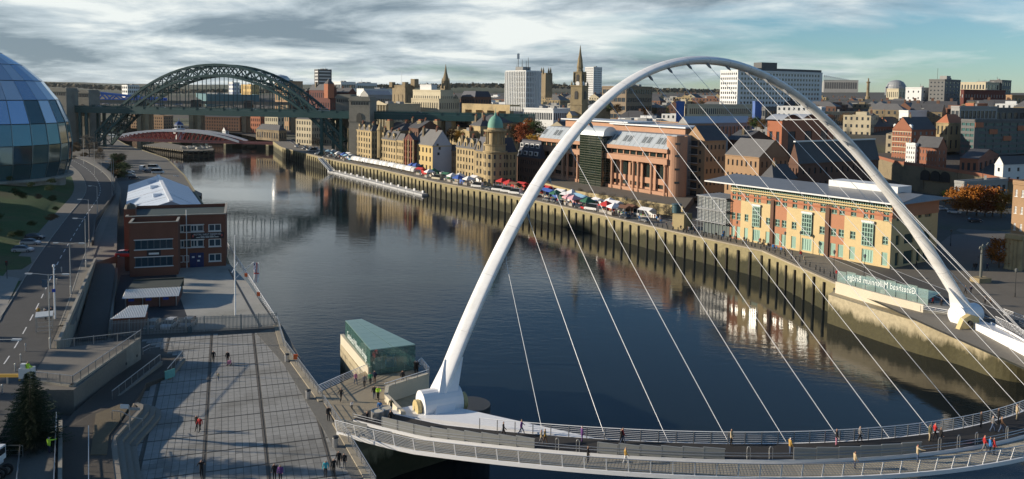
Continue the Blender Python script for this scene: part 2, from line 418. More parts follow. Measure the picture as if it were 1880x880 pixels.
for i in range(-12, 14):
    for j in range(-22, 14):
        o = G0+G2*(i*6.1)+G1*(j*4.62)
        for r in range(4):
            for c in range(8):
                p = o+G2*(.4+.2+c*sw+sw/2-.2)+G1*(.2+r*sl+sl/2)
                if inpoly(p.x, p.y, PLZ): slabs.append(p)
            p = o+G1*(.2+r*sl+sl/2)
            if inpoly(p.x, p.y, PLZ): bands.append(p)
slabs.sort(key=lambda p: p.length)
front = [p for p in slabs if -40 < PJ(p)[0] < 1900 and PJ(p)[1] < 900]
keep = set(id(p) for p in front[:290])
far_slab = MB()
for p in slabs:
    if id(p) in keep: inst('paving_slab', me_slab, plaza, (p.x, p.y, .004+rnd.uniform(0, .008)), ANG)
    else: far_slab.box((p.x, p.y, .004+rnd.uniform(0, .008)), (sw-.045, sl-.04, .06), ANG)
far_slab.build('paving_slab_field', M_SLAB, plaza, kind='stuff')
for p in bands[:250]: inst('band_brick', me_band, plaza, (p.x, p.y, .004), ANG)
# small-sett strip along the river edge
mb = MB(); mb.prism([(p.x, p.y) for p in (V(470, 612), V(507, 602), V(521, 640), V(592, 738), V(668, 880), V(684, 905), V(660, 905), V(600, 800), V(520, 668))], -.2, .06)
tag(mb.build('river_edge_setts', M('setts', (.175, .17, .15), .9, .35, 2.2, bump=.6, bscale=12)), kind='structure')
# coping stones at the river edge
M_COPE = M('coping', (.34, .30, .225), .85, .2, .5, obj=.08)
edge_line = [V(508, 597), V(521, 640), V(592, 738)]
edge2 = [V(618, 778), V(672, 870), V(690, 905)]
cop = empty('edge_coping', 'pale stone coping along the river edge of the plaza', 'coping')
for line in (edge_line, edge2):
    for a, c in zip(poly_pts(line, 2.2)[:-1], poly_pts(line, 2.2)[1:]):
        d = (c-a).normalized(); m_ = (a+c)/2
        MB().box((0, 0, 0), ((c-a).length-.03, 1.0, .3)).build('coping_stone', M_COPE, cop, loc=(m_.x, m_.y, .04), rz=math.atan2(d.y, d.x))
# quay walls on the Gateshead side
M_QW = bpy.data.materials.new('tidal_wall'); M_QW.use_nodes = True
def tidal(m, top, low, z0=-2.9):
    t = m.node_tree; b = t.nodes['Principled BSDF']; b.inputs['Roughness'].default_value = .85
    ge = t.nodes.new('ShaderNodeNewGeometry'); sp = t.nodes.new('ShaderNodeSeparateXYZ'); t.links.new(ge.outputs['Position'], sp.inputs[0])
    n = t.nodes.new('ShaderNodeTexNoise'); n.inputs['Scale'].default_value = .5; n.inputs['Detail'].default_value = 7; n.inputs['Roughness'].default_value = .7
    mp = t.nodes.new('ShaderNodeMapping'); mp.inputs['Scale'].default_value = (1, 1, .35); t.links.new(ge.outputs['Position'], mp.inputs[0]); t.links.new(mp.outputs[0], n.inputs['Vector'])
    a = t.nodes.new('ShaderNodeMath'); a.operation = 'MULTIPLY_ADD'; a.inputs[1].default_value = 5.0; t.links.new(n.outputs[0], a.inputs[0]); t.links.new(sp.outputs[2], a.inputs[2])
    r = t.nodes.new('ShaderNodeMapRange'); r.inputs[1].default_value = z0+1.9; r.inputs[2].default_value = z0+3.4; t.links.new(a.outputs[0], r.inputs[0])
    n2 = t.nodes.new('ShaderNodeTexNoise'); n2.inputs['Scale'].default_value = 1.6; n2.inputs['Detail'].default_value = 6; t.links.new(ge.outputs['Position'], n2.inputs['Vector'])
    c1 = t.nodes.new('ShaderNodeMix'); c1.data_type = 'RGBA'; c1.inputs['A'].default_value = (*low, 1); c1.inputs['B'].default_value = (*[v*2.2 for v in low], 1); t.links.new(n2.outputs[0], c1.inputs['Factor'])
    c2 = t.nodes.new('ShaderNodeMix'); c2.data_type = 'RGBA'; c2.inputs['A'].default_value = (*[v*.62 for v in top], 1); c2.inputs['B'].default_value = (*[v*1.3 for v in top], 1); t.links.new(n2.outputs[0], c2.inputs['Factor'])
    x = t.nodes.new('ShaderNodeMix'); x.data_type = 'RGBA'; t.links.new(r.outputs[0], x.inputs['Factor']); t.links.new(c1.outputs['Result'], x.inputs['A']); t.links.new(c2.outputs['Result'], x.inputs['B'])
    t.links.new(x.outputs['Result'], b.inputs['Base Color'])
    bn = t.nodes.new('ShaderNodeBump'); bn.inputs['Strength'].default_value = .5; bn.inputs['Distance'].default_value = .15; t.links.new(n2.outputs[0], bn.inputs['Height']); t.links.new(bn.outputs[0], b.inputs['Normal'])
tidal(M_QW, (.27, .235, .125), (.022, .022, .009))
M_CAIS = bpy.data.materials.new('tidal_concrete'); M_CAIS.use_nodes = True
tidal(M_CAIS, (.40, .35, .235), (.035, .032, .014), -3.2)
def wall_line(name, label, pts, z0, z1, th, mat):
    mb = MB()
    for a, c in zip(pts[:-1], pts[1:]):
        d = (c-a); d.z = 0; L = d.length; d.normalize(); n_ = Vector((d.y, -d.x, 0))
        q = [a, c, c+n_*th, a+n_*th]; mb.prism([(p.x, p.y) for p in q], z0, z1)
    return tag(mb.build(name, mat), label, 'wall')
wall_line('quay_wall', 'weathered stone quay wall below the wide paved plaza', LB[1:6], -9, -.06, -.5, M_QW)
wall_line('quay_wall', 'dark quay wall running from the naval yard towards the green arch bridge', LB[5:12], -9, .1, -.5, M_QW)

# ---- upper terrace, its retaining wall and railings
M_CWALL = M('board_concrete', (.30, .285, .24), .85, .18, .5, bump=.25, dirt=((.17, .165, .14), .6, .3))
M_RAIL = M('rail_steel', (.50, .51, .51), .32, .08, 1., metal=.8)
M_MESH = M('mesh_infill', (.16, .165, .16), .6, .1, 2.)
me_post = MB().box((0, 0, .55), (.07, .07, 1.1)).mesh('post', M_RAIL)
def railing(name, label, pts, step=2.0, h=1.1, rails=(1.08,), bars=0, mesh_rails=0, mat=None, group=None, posts=True, slant=0.):
    """posts as parts of their own, rails joined along the run"""
    e = empty(name, label, 'railing', pts[0], group=group); o = Vector(pts[0]); mat = mat or M_RAIL
    pp = poly_pts(pts, step); top = MB(); thin = MB()
    for p in pp:
        if posts: inst('post', me_post, e, p-o, sc=(1, 1, h/1.1))
    for a, c in zip(pp[:-1], pp[1:]):
        a = a-o; c = c-o; z = Vector((0, 0, 1))
        for i, rz_ in enumerate(rails): top.bar(a+z*rz_, c+z*rz_, .07 if i == 0 else .035)
        for q in range(bars):
            s_ = a.lerp(c, (q+.5)/bars); thin.bar(s_+z*.1, s_+z*(h-.06), .022)
        for q in range(mesh_rails):
            zz = .12+(h-.25)*q/max(1, mesh_rails-1); thin.bar(a+z*zz, c+z*zz, .028)
    top.build('handrail', mat, e)
    if thin.f: thin.build('infill_rods', M_MESH if bars else mat, e, kind='stuff')
    return e
tw = wall_line('terrace_wall', 'concrete retaining wall under the raised paved terrace', [V(66, 748, 0)+Vector((0, 0, 0)), V(135, 757, 0), V(259, 662, 0)], -.2, RZ+.25, -.45, M_CWALL)
for q in (.12, .33, .55, .75, .93):
    p = V(135, 757, 0).lerp(V(259, 662, 0), q); d = (V(259, 662, 0)-V(135, 757, 0)).normalized(); n_ = Vector((d.y, -d.x, 0))
    MB().box((0, 0, 0), (.3, .08, .34)).build('recessed_light', M_DARK, tw, loc=(p.x+n_.x*.02, p.y+n_.y*.02, 1.1), rz=math.atan2(d.y, d.x))
tz = Vector((0, 0, RZ+.25))
railing('terrace_railing', 'steel mesh railing on top of the raised terrace retaining wall', [V(66, 748, 0)+tz, V(135, 757, 0)+tz, V(259, 662, 0)+tz], 1.9, 1.15, bars=9)
railing('terrace_railing', 'low steel railing at the terrace end facing the naval yard', [V(100, 640, RZ), V(172, 632, RZ), V(258, 622, RZ)], 2.6, 1.2, bars=9)
railing('path_railing', 'curved steel railing where the path meets the plaza slabs', [V(262, 652, .1), V(275, 645, .1), V(295, 642, .1), V(316, 641, .1)], 1.3, 1.0, bars=0, rails=(1.0, .5))
# ramp down from the road to the naval yard, with its high side wall
mb = MB(); a, b2, c, d = V(176, 484, RZ), V(213, 484, RZ), V(196, 622, .1), V(140, 626, .1)
mb.add([a, b2, c, d], [(3, 2, 1, 0)]); tag(mb.build('ramp_surface', M('ramp_tarmac', (.075, .072, .065), .88, .2, .3)), kind='structure')
wa_, wb_ = V(173, 482, RZ), V(104, 640, RZ)
mb = MB(); n_ = Vector((1, .4, 0)).normalized()
mb.prism([(p.x, p.y) for p in (wa_, wb_, wb_+n_*.4, wa_+n_*.4)], -.2, [RZ+.9, RZ+1.0, RZ+1.0, RZ+.9])
rw = tag(mb.build('ramp_wall', M_CWALL), 'tall grey concrete wall between road pavement and sloping ramp', 'wall')
p = wa_.lerp(wb_, .66)+n_*.42
for s_, dz in ((1.0, .2), (.45, -1.5)):
    MB().lathe([(0, .06), (.8*s_, .06), (.85*s_, 0)], n=14).build('porthole', M_DARK, rw, loc=(p.x, p.y-dz, 1.8+dz*.7)).rotation_euler = (0, R(90), math.atan2(n_.y, n_.x))
wall_line('ramp_wall', 'low stone wall between the ramp and the naval car yard', [V(213, 483, RZ*.7), V(199, 620, 0)], -.2, 1.1, -.35, M('rough_stone', (.20, .19, .165), .9, .3, .8, bump=.5))

# ---- raised path with steps down to the plaza
M_PATH = M('path_tarmac', (.075, .066, .055), .9, .2, .3, bump=.2)
mb = MB()
pa = [V(262, 648, .03), V(330, 658, .03), V(312, 690, .2), V(268, 704, .7), V(247, 742, 1.38), V(253, 752, 1.38), V(207, 800, 1.4), V(204, 818, 1.4), V(214, 905, 1.4), V(60, 905, 1.4), V(100, 800, 1.4), V(135, 757, 1.2)]
n = len(pa); cx_ = sum((p for p in pa), Vector())/n
mb.prism([(p.x, p.y) for p in pa], -.1, [p.z for p in pa]); tag(mb.build('raised_path', M_PATH), kind='structure')
mb = MB(); q = [V(176, 760, 1.45), V(222, 742, 1.43), V(238, 746, 1.43), V(200, 800, 1.45), V(196, 835, 1.45), V(166, 835, 1.45)]
mb.prism([(p.x, p.y) for p in q], 1.0, 1.47); tag(mb.build('gravel_panel', M('gold_gravel', (.15, .12, .075), .95, .25, 1., bump=.4)), kind='structure')
st = empty('plaza_steps', 'flight of curved stone steps between the raised path and the plaza', 'steps')
M_STEP = M('step_stone', (.25, .225, .185), .85, .2, .5)
for k_ in range(4):
    z = 1.36-.34*k_; ox = k_*.62
    line = [Vector((p.x, p.y, 0)) for p in (V(244, 742, 1.3), V(252, 752, 1.3), V(206, 800, 1.3), V(203, 818, 1.3), V(212, 905, 1.3))]
    mb = MB(); L = cr(line, 3); vs = []
    for i_, p in enumerate(L):
        d = L[min(i_+1, len(L)-1)]-L[max(0, i_-1)]; d.normalize(); nr = Vector((-d.y, d.x, 0))
        if nr.x < 0: nr = -nr
        for zz, oo in ((0, ox), (z, ox), (z, ox+.60), (0, ox+.60)): vs.append((p.x+nr.x*oo, p.y+nr.y*oo, zz))
    kk = len(L); fs = [(i_*4+j, i_*4+j+1, (i_+1)*4+j+1, (i_+1)*4+j) for i_ in range(kk-1) for j in range(3)]
    fs += [(0, 1, 2, 3), (kk*4-1, kk*4-2, kk*4-3, kk*4-4)]
    mb.add(vs, fs); mb.build('step', M_STEP, st)
# walls of the path ramp with railings
for (nm, lb, a, c, h0) in (('ramp_parapet', 'sloping stone parapet with steel railing beside the path down to the plaza', V(206, 742, .3), V(294, 672, .1), .5),
                           ('ramp_parapet', 'short stone parapet with steel railing rounding off the plaza path', V(308, 698, 0), V(336, 664, 0), .45)):
    pr_ = wall_line(nm, lb, [a, c], 0, a.z+h0, .35, M_STEP)
    railing('path_railing', lb.replace('sloping stone parapet with steel railing', 'steel railing on the sloping stone parapet').replace('short stone parapet with steel railing', 'steel railing on the short stone parapet'),
            [a+Vector((0, 0, h0)), c+Vector((0, 0, h0))], 1.8, 1.1, bars=7)
railing('path_railing', 'long handrail down the middle of the raised path', [V(163, 905, 1.4), V(163, 800, 1.4)], 2.2, .95)
railing('path_railing', 'handrail beside the fir tree along the raised path edge', [V(99, 905, 1.6), V(104, 775, 1.6)], 2.2, .95)
railing('path_railing', 'short wavy handrail across the top of the plaza steps', [V(206, 772, 1.4), V(222, 773, 1.4), V(240, 783, .9), V(262, 787, .4)], 1.6, .95)
mb = wall_line('path_wall', 'low concrete wall at the edge of the fir tree enclosure', [V(106, 905, 1.4), V(108, 782, 1.4)], 0, 2.0, .35, M_CWALL)
# path level under the tree
mb = MB(); mb.prism([(p.x, p.y) for p in (V(98, 905, 1.6), V(104, 775, 1.6), V(66, 752, 1.6), V(-80, 745, 1.6), V(-160, 905, 1.6))], 0, 1.6)
tag(mb.build('tree_enclosure_ground', M('enclosure_pave', (.15, .14, .12), .9, .25, .5)), kind='structure')
# riverside railing of the plaza
railing('river_railing', 'steel post and rail fence along the plaza river edge beside the naval yard', [V(508, 590, .2), V(521, 636, .2), V(592, 734, .2)], 2.3, 1.15, rails=(1.12, .85, .58, .31))
railing('river_railing', 'steel post and rail fence along the plaza river edge below the bridge deck', [V(594, 742, .2), V(640, 812, .2), V(690, 896, .2)], 2.0, 1.15, rails=(1.12, .85, .58, .31))
# offices across the road to the south, out of view, added to cast shade over road and yard
for i_, (x0, y0, w_, d_, h_) in enumerate(((-128, 76, 22, 44, 11), (-142, 128, 24, 50, 11.5), (-168, 186, 26, 40, 20))):
    so_ = empty('shading_offices', 'unseen brick offices added to shade the road, %s of three' % ('the one nearest the fir tree', 'the lowest', 'the one nearest the concert hall')[i_], 'office building', (x0-w_/2, y0, 2.9))
    mb = MB(); mb.prism([(0, 0), (w_, 0), (w_, d_), (0, d_)], 0, h_); mb.prism([(3, 6), (w_-4, 6), (w_-4, d_-12), (3, d_-12)], h_, h_+2.6); mb.build('wall', M_BRICK, so_)
    for j_ in range(5):
        for k_ in range(int(d_/5)): MB().box((w_+.02, 2.5+5*k_, 2.2+3.6*j_), (.12, 2.4, 1.7)).build('window', M_GLASS, so_)
# ================================================================== TILTING FOOTBRIDGE WITH ITS WHITE ARCH
bridge = empty('footbridge', 'white tilting footbridge with a leaning parabolic arch and curved cable-hung deck', 'bridge', (0, 0, 0))
M_ARCH = M('arch_paint', (.87, .88, .88), .3, .05, .3, spec=.5, dirt=((.60, .60, .57), .4, .35))
f1, f2 = Vector((-8.3, 94.3, 2.0)), Vector((78.2, 137.6, 2.0))
HA, AL, EX = 43.1, .2737, 2.0666
_ch = f2-f1; LA = _ch.length; UA = _ch/LA; NA = Vector((-UA.y, UA.x, 0)); UPA = NA*math.sin(AL)+Vector((0, 0, 1))*math.cos(AL)
OUTA = UPA.cross(UA).normalized()          # normal of the arch plane
def arch(t): return (f1+f2)/2+UA*(t*LA/2)+UPA*(HA*(1-abs(t)**EX))
def arch_frame(t):
    a = (arch(min(t+.01, 1))-arch(max(t-.01, -1))).normalized(); return a, a.cross(OUTA).normalized()
mb = MB(); K = 90; rings = []
for i in range(K+1):
    t = -1+2*i/K; p = arch(t); tg, rad = arch_frame(t)
    if rad.z < 0 and abs(t) < .9: rad = -rad
    d = p-((f1+f2)/2); rad = rad if rad.dot(d) > 0 else -rad
    wd = lerp(.85, 1.2, abs(t)**1.2); hg = lerp(.64, .88, abs(t)**1.2)
    # kite-like section: a sharp spine on the outer side, soft flanks
    sec = [(-x_, y_) for x_, y_ in ((-.35, 1.0), (-.05, .96), (.35, .62), (.78, .12), (.96, -.12), (1.0, -.28), (.94, -.45), (.6, -.85), (.1, -1.0), (-.5, -.92), (-.9, -.55), (-1.0, -.05), (-.88, .5), (-.62, .88))]
    rings += [p+OUTA*(x*wd)+rad*(y*hg) for x, y in sec]
n = 14
mb.add(rings, [(i*n+j, i*n+(j+1) % n, (i+1)*n+(j+1) % n, (i+1)*n+j) for i in range(K) for j in range(n)])
ar = mb.build('arch', M_ARCH, bridge, smooth=True)
for i in range(1, 24):                        # bolted plate joints round the arch
    t = -1+2*i/24; tg, rad = arch_frame(t); rad = rad if rad.dot(arch(t)-(f1+f2)/2) > 0 else -rad; wd = lerp(.85, 1.2, abs(t)**1.2)+.012; hg = lerp(.64, .88, abs(t)**1.2)+.012
    mb = MB(); mb.add([arch(t)+tg*s_+OUTA*(x*wd)+rad*(y*hg) for s_ in (-.035, .035) for x, y in sec], [(j, (j+1) % 14, 14+(j+1) % 14, 14+j) for j in range(14)]); mb.build('plate_joint', M('joint_grey', (.60, .61, .62), .4), bridge)
# ---- deck
DP = (-7.5, 89.3, 81.0, 135.2, 31.9, 2.056, 3.6)
def deck(t, o=0., dz=0.):
    ax, ay, bx, by, s_, k_, zc_ = DP
    A = Vector((ax, ay, 0)); B = Vector((bx, by, 0)); L = (B-A).length; u = (B-A)/L; v = Vector((u.y, -u.x, 0))
    def c(q): return A+u*(L*q)+v*(s_*(1-abs(2*q-1)**k_))
    T = (c(t+.001)-c(t-.001)).normalized(); nr = Vector((T.y, -T.x, 0)); q = c(t)+nr*o
    q.z = .75+dz+zc_*max(0, 1-(2*t-1)**2); return q
T0, T1 = -.055, 1.0
NT = 110; TS = [T0+(T1-T0)*i/NT for i in range(NT+1)]
def sweep(prof, t0=T0, t1=T1, n_=NT):
    """sweep an (offset, dz) profile along the deck"""
    m_ = MB(); k_ = len(prof); vs = []
    for i in range(n_+1):
        t = t0+(t1-t0)*i/n_; vs += [deck(t, o, z) for o, z in prof]
    fs = [(i*k_+j, i*k_+(j+1) % k_, (i+1)*k_+(j+1) % k_, (i+1)*k_+j) for i in range(n_) for j in range(k_)]
    fs += [tuple(range(k_))[::-1], tuple(range(n_*k_, n_*k_+k_))]
    return m_.add(vs, fs)
WI, WO = 3.5, 6.35
sweep([(-.15, .02), (-.15, -.28), (.9, -1.15), (3.2, -1.5), (5.4, -1.15), (WO+.1, -.75), (WO+.1, -.36), (WI+.1, -.36), (WI+.1, 0), (0, 0)][::-1]).build('deck_box', M_WHITE, bridge)
sweep([(0.1, .012), (WI, .012), (WI, .05), (.1, .05)]).build('inner_walkway', M('black_deck', (.03, .029, .028), .8, .2, .8), bridge)
sweep([(WI+.2, -.355), (WO-.1, -.355), (WO-.1, -.31), (WI+.2, -.31)]).build('outer_walkway', M('slatted_deck', (.30, .275, .215), .7, .2, 2., bump=.3), bridge)
# outer walkway slats, one by one where they show
me_slat = MB().box((0, 0, 0), (.20, WO-WI-.45, .03)).mesh('deck_slat', M('deck_slat', (.34, .315, .25), .6, .2, 2., obj=.12))
cnt = 0; tt = T0+.01
while tt < .62 and cnt < 290:
    p = deck(tt, (WI+WO)/2+.05, -.295); d = deck(tt+.001, 0)-deck(tt, 0)
    inst('deck_slat', me_slat, bridge, p, math.atan2(d.y, d.x)); cnt += 1; tt += .0023
# ---- railings of the deck
def deck_rail(o, dz, t0, t1, step_t, h, rails, lean, nm, pw=.09):
    mp = MB().bar((0, 0, 0), (0, -lean, h), pw, .05).mesh(nm, M_WHITE if lean else M_RAIL); t = t0
    while t < t1:
        p = deck(t, o, dz); d = deck(t+.001, o)-deck(t, o); inst(nm, mp, bridge, p, math.atan2(d.y, d.x)); t += step_t
    k_ = 150; rl = MB()
    for fr, r_ in rails:
        rl.tube([deck(t0+(t1-t0)*i/k_, o+lean*fr, dz+h*fr) for i in range(k_+1)], r_, 5)
    return rl
rl = deck_rail(.05, .05, .03, .99, .0135, 1.2, [(1, .045)]+[(.18+.16*i, .02) for i in range(5)], 0., 'inner_rail_post'); rl.build('inner_rails', M_WHITE, bridge)
rl = deck_rail(WO+.02, -.31, T0, .99, .0145, 1.35, [(1, .05)]+[(.14+.14*i, .02) for i in range(6)], .35, 'outer_rail_post', .11); rl.build('outer_rails', M_RAIL, bridge)
rl = deck_rail(WI+.12, 0, T0, .99, 2, .9, [(.45, .03), (.75, .03)], 0., 'median_post'); rl.build('median_rail', M_RAIL, bridge)
# perforated screens on the median, each panel its own
M_SCR = M('perforated_steel', (.33, .34, .33), .5, .15, 3., metal=.4)
M_SCRD = M('screen_frame', (.42, .43, .42), .45, .1, 1., metal=.5)
me_pan = MB().box((0, 0, .56), (1.92, .05, 1.0)).mesh('screen_panel', M_SCR)
me_fr = MB().box((0, 0, 1.1), (2.0, .09, .08)).box((-1.0, 0, .56), (.07, .08, 1.12)).box((0, 0, .58), (2, .06, .04)).mesh('screen_frame', M_SCRD)
tpm = .001/(deck(.2005, WI)-deck(.1995, WI)).length
def t_at(px, o):                              # deck parameter whose projection lies at pixel column px
    lo, hi = T0, .6
    for _ in range(40):
        m_ = (lo+hi)/2
        if PJ(deck(m_, o))[0] < px: lo = m_
        else: hi = m_
    return lo
for x0, x1 in ((701, 981), (1096, 1330), (1456, 1690), (1965, 2200)):
    a, c = t_at(x0, WI), t_at(min(x1, 2100), WI)
    Lm = sum((deck(lerp(a, c, (i+1)/30), WI)-deck(lerp(a, c, i/30), WI)).length for i in range(30)); k_ = max(2, round(Lm/2.0))
    for i in range(k_):
        t = lerp(a, c, (i+.5)/k_); p = deck(t, WI+.05, .0); d = deck(t+.002, WI)-deck(t-.002, WI); rz_ = math.atan2(d.y, d.x)
        s_ = Lm/k_/2.0
        pn = inst('screen_panel', me_pan, bridge, p, rz_, (s_, 1, 1)); inst('screen_frame', me_fr, pn)
# small hoops on the median between screens
me_hoop = MB().tube([(0, 0, 0), (0, 0, 1.1), (.09, 0, 1.28), (.22, 0, 1.28), (.31, 0, 1.1), (.31, 0, 0)], .04, 5).mesh('hoop', M_RAIL)
for x in (1020, 1058, 1371, 1412, 1722, 1757, 1790, 1846):
    t = t_at(x, WI); p = deck(t, WI, 0); d = deck(t+.001)-deck(t); inst('hoop', me_hoop, bridge, p, math.atan2(d.y, d.x))
# ---- cables
M_CABLE = M('cable', (.78, .79, .80), .35, .03)
def t_arch(px):
    lo, hi = -1., 1.
    for _ in range(40):
        m_ = (lo+hi)/2
        if PJ(arch(m_))[0] < px: lo = m_
        else: hi = m_
    return lo
ta0, ta4 = t_arch(917), t_arch(1078); td0, td6 = t_at(997, 0), t_at(1632, 0)
for i in range(18):
    ta = ta0+(ta4-ta0)/4*i*.985; ta = min(ta, .95); td = td0+(td6-td0)/6*i
    if td > .97: td = .97
    tg, rad = arch_frame(ta); p = arch(ta)
    if rad.dot(p-((f1+f2)/2)) < 0: rad = -rad
    p = p-rad*.8-OUTA*.15
    mb = MB(); mb.tube([deck(td, .02, .1), p], .03, 6); cb = mb.build('cable', M_CABLE, bridge)
    dirn = (deck(td, .02, .1)-p).normalized()
    MB().tube([p-dirn*.6, p+dirn*.5, p+dirn*.9], [.2, .2, .08], 7).build('cable_socket', M('socket', (.25, .26, .27), .5, .1), cb)
# ---- pivot housings
def pivot(f, mirror):
    ax = Vector((-NA.y, NA.x, 0)) if False else UA*mirror      # outward along the hinge line
    mb = MB(); c = f-UA*mirror*(-.0)
    # horizontal drum along the hinge axis
    rr = 1.7; pts = [f+ax*(2.2), f+ax*(-2.6)]
    mb.tube([p+Vector((0, 0, -.6)) for p in pts], rr, 22); mb.build('pivot_drum', M_WHITE, bridge, smooth=False)
    mb = MB()
    up = arch(-1+.12 if mirror < 0 else 1-.12)
    tri = [f+NA*2.0+Vector((0, 0, -1.2)), f-NA*2.2+Vector((0, 0, -1.2)), lerp(f, up, .42)]
    for s_ in (1,):
        d_ = ax*1.2
        mb.add([p+d_ for p in tri]+[p-d_ for p in tri], [(0, 1, 2), (5, 4, 3), (0, 3, 4, 1), (1, 4, 5, 2), (2, 5, 3, 0)])
    mb.build('arch_haunch', M_WHITE, bridge)
    M_YEL = M('yellow_paint', (.52, .42, .20), .5, .12, .8)
    for s_, o_ in ((1, 2.4), (-1, -3.0))[:1 if mirror > 0 else 2]:
        MB().tube([f+ax*o_*1.0+Vector((0, 0, -.9)), f+ax*(o_+.45*s_)+Vector((0, 0, -.9))], 1.0, 18).build('yellow_bearing', M_YEL, bridge)
ends = []
pivot(f1, -1); pivot(f2, 1)
# tapered white outriggers between pivots and deck
for f, tts in ((f1, (-.05, .13)), (f2, (.88, 1.0))):
    a, c = deck(tts[0], -.1, -.1), deck(tts[1], -.1, -.1)
    p0 = f+NA*2.2+Vector((0, 0, -1.4)); p0.z = .7
    m_ = MB(); m_.prism([(q.x, q.y) for q in (p0, a, c)], -.8, [p0.z, a.z-.15, c.z-.15]); m_.build('outrigger', M_WHITE, bridge)
# ================================================================== GREEN ARCH BRIDGE
M_TG = M('bridge_green', (.012, .066, .072), .5, .25, .15, spec=.4)
M_TGL = M('bridge_green_pale', (.10, .17, .15), .5, .25, .3)
M_ASHLAR = M('granite', (.25, .24, .205), .9, .25, .2, bump=.3, dirt=((.14, .135, .12), .7, .1))
tyne = empty('arch_bridge', 'dark green steel arch road bridge with granite towers spanning the river', 'bridge')
P1, P2 = V(176, 268, 1.5), V(634, 283, 1.5)
AX = (P2-P1); AX.z = 0; LT = AX.length; AX /= LT; TN = Vector((-AX.y, AX.x, 0))           # TN points away from the camera
Z0 = 1.5; ZD = 25.2
def zpx(p, py):                               # height above plan point p that shows at pixel row py
    lo, hi = -20., 150.
    for _ in range(40):
        m_ = (lo+hi)/2
        if PJ((p.x, p.y, m_))[1] > py: lo = m_
        else: hi = m_
    return lo
mid = (P1+P2)/2
ZTOP = zpx(mid, 119); ZLOW = zpx(mid, 139)
DEPTH0 = 10.5                                 # truss depth along the chord direction near the springings
def chord(t, top):
    p = P1.lerp(P2, t); s_ = 1-(2*t-1)**2
    lo = Z0+(ZLOW-Z0)*(1-abs(2*t-1)**2.05)
    p.z = lo if not top else lo+lerp(8.0, ZTOP-ZLOW, s_**.5) if 0 < t < 1 else Z0+(8.0 if top else 0)
    return p
NP = 28
for side in (0, 1):
    off = TN*(14.0*side)
    mbc = {True: MB(), False: MB()}
    for top in (True, False):
        for i in range(NP):
            a, c = chord(i/NP, top)+off, chord((i+1)/NP, top)+off
            mbc[top].bar(a, c, 1.1, 1.35)
        mbc[top].build('upper_chord' if top else 'lower_chord', M_TG, tyne)
    for i in range(NP):
        a, c = chord(i/NP, False)+off, chord((i+1)/NP, True)+off
        a2, c2 = chord(i/NP, True)+off, chord((i+1)/NP, False)+off
        mb = MB(); mb.bar(a, c, .55, .6); mb.bar(a2, c2, .55, .6)
        mb.bar(chord(i/NP, False)+off, chord(i/NP, True)+off, .5, .5)
        mb.build('truss_bay', M_TG, tyne)
    for i in range(1, NP):
        lo = chord(i/NP, False)+off
        if lo.z > ZD+2:
            MB().bar(lo, (lo.x, lo.y, ZD), .36, .36).build('hanger', M_TG, tyne)
        elif lo.z < ZD-4 and i % 2 == 0:
            MB().bar(lo, (lo.x, lo.y, ZD-1), .9, .9).build('spandrel_post', M_TG, tyne)
# wind bracing between the two ribs
mb = MB()
for i in range(NP+1):
    for top in (True, False):
        p = chord(i/NP, top)
        if p.z > ZD+7 or p.z < ZD-4:
            mb.bar(p, p+TN*14, .4, .5)
            if i < NP: mb.bar(p, chord((i+1)/NP, top)+TN*14, .28, .28); mb.bar(p+TN*14, chord((i+1)/NP, top), .28, .28)
mb.build('cross_bracing', M_TG, tyne, kind='stuff')
# deck with parapet, from the south tower out over the northern approach
def along(d, o, z): q = P1+AX*d+TN*o; q.z = z; return q
def d_px(px, o): return min((abs(PJ(along(q/2, o, 25))[0]-px), q/2) for q in range(-240, int(LT*2)+80))[1]
dm, dn = d_px(117, -4), d_px(637, 19)
mb = MB(); d0, d1 = dm-12, LT+108
mb.add([along(d, o, z) for d in (d0, d1) for o, z in ((-2.5, ZD), (-2.5, ZD-3.2), (16.5, ZD-3.2), (16.5, ZD))], [(0, 4, 5, 1), (1, 5, 6, 2), (2, 6, 7, 3), (3, 7, 4, 0), (0, 1, 2, 3), (7, 6, 5, 4)])
mb.build('bridge_deck', [M_TG], tyne)
mb = MB()
for o in (-2.4, 16.4):
    mb.bar(along(d0, o, ZD+1.35), along(d1, o, ZD+1.35), .25, .18)
    mb.bar(along(d0, o, ZD+.55), along(d1, o, ZD+.55), .12, .95)
mb.build('parapet', M_TG, tyne)
mb = MB(); mb.quad(along(d0, 0, ZD+.05), along(d1, 0, ZD+.05), along(d1, 14, ZD+.05), along(d0, 14, ZD+.05)); mb.build('carriageway', M_ASPH, tyne)
mp = MB().box((0, 0, .7), (.3, .3, 1.5)).mesh('parapet_post', M_TG)
for d in range(int(d0)+4, int(d1), 9): inst('parapet_post', mp, tyne, along(d, -2.55, ZD), math.atan2(AX.y, AX.x))
# slim legs under the deck next to the towers, approach piers beyond
for d in (d_px(148, -1), d_px(160, -1), LT-14, LT-2):
    for o in (-1.5, 14): MB().bar(along(d, o, -1), along(d, o, ZD-3), 1.6, 1.6).build('steel_leg', M_TG, tyne)
for d in (LT+62, LT+100):
    for o in (0, 13): MB().bar(along(d, o, 0), along(d, o, ZD-3.2), 3.2, 3.2).build('approach_pier', M_ASHLAR, tyne)
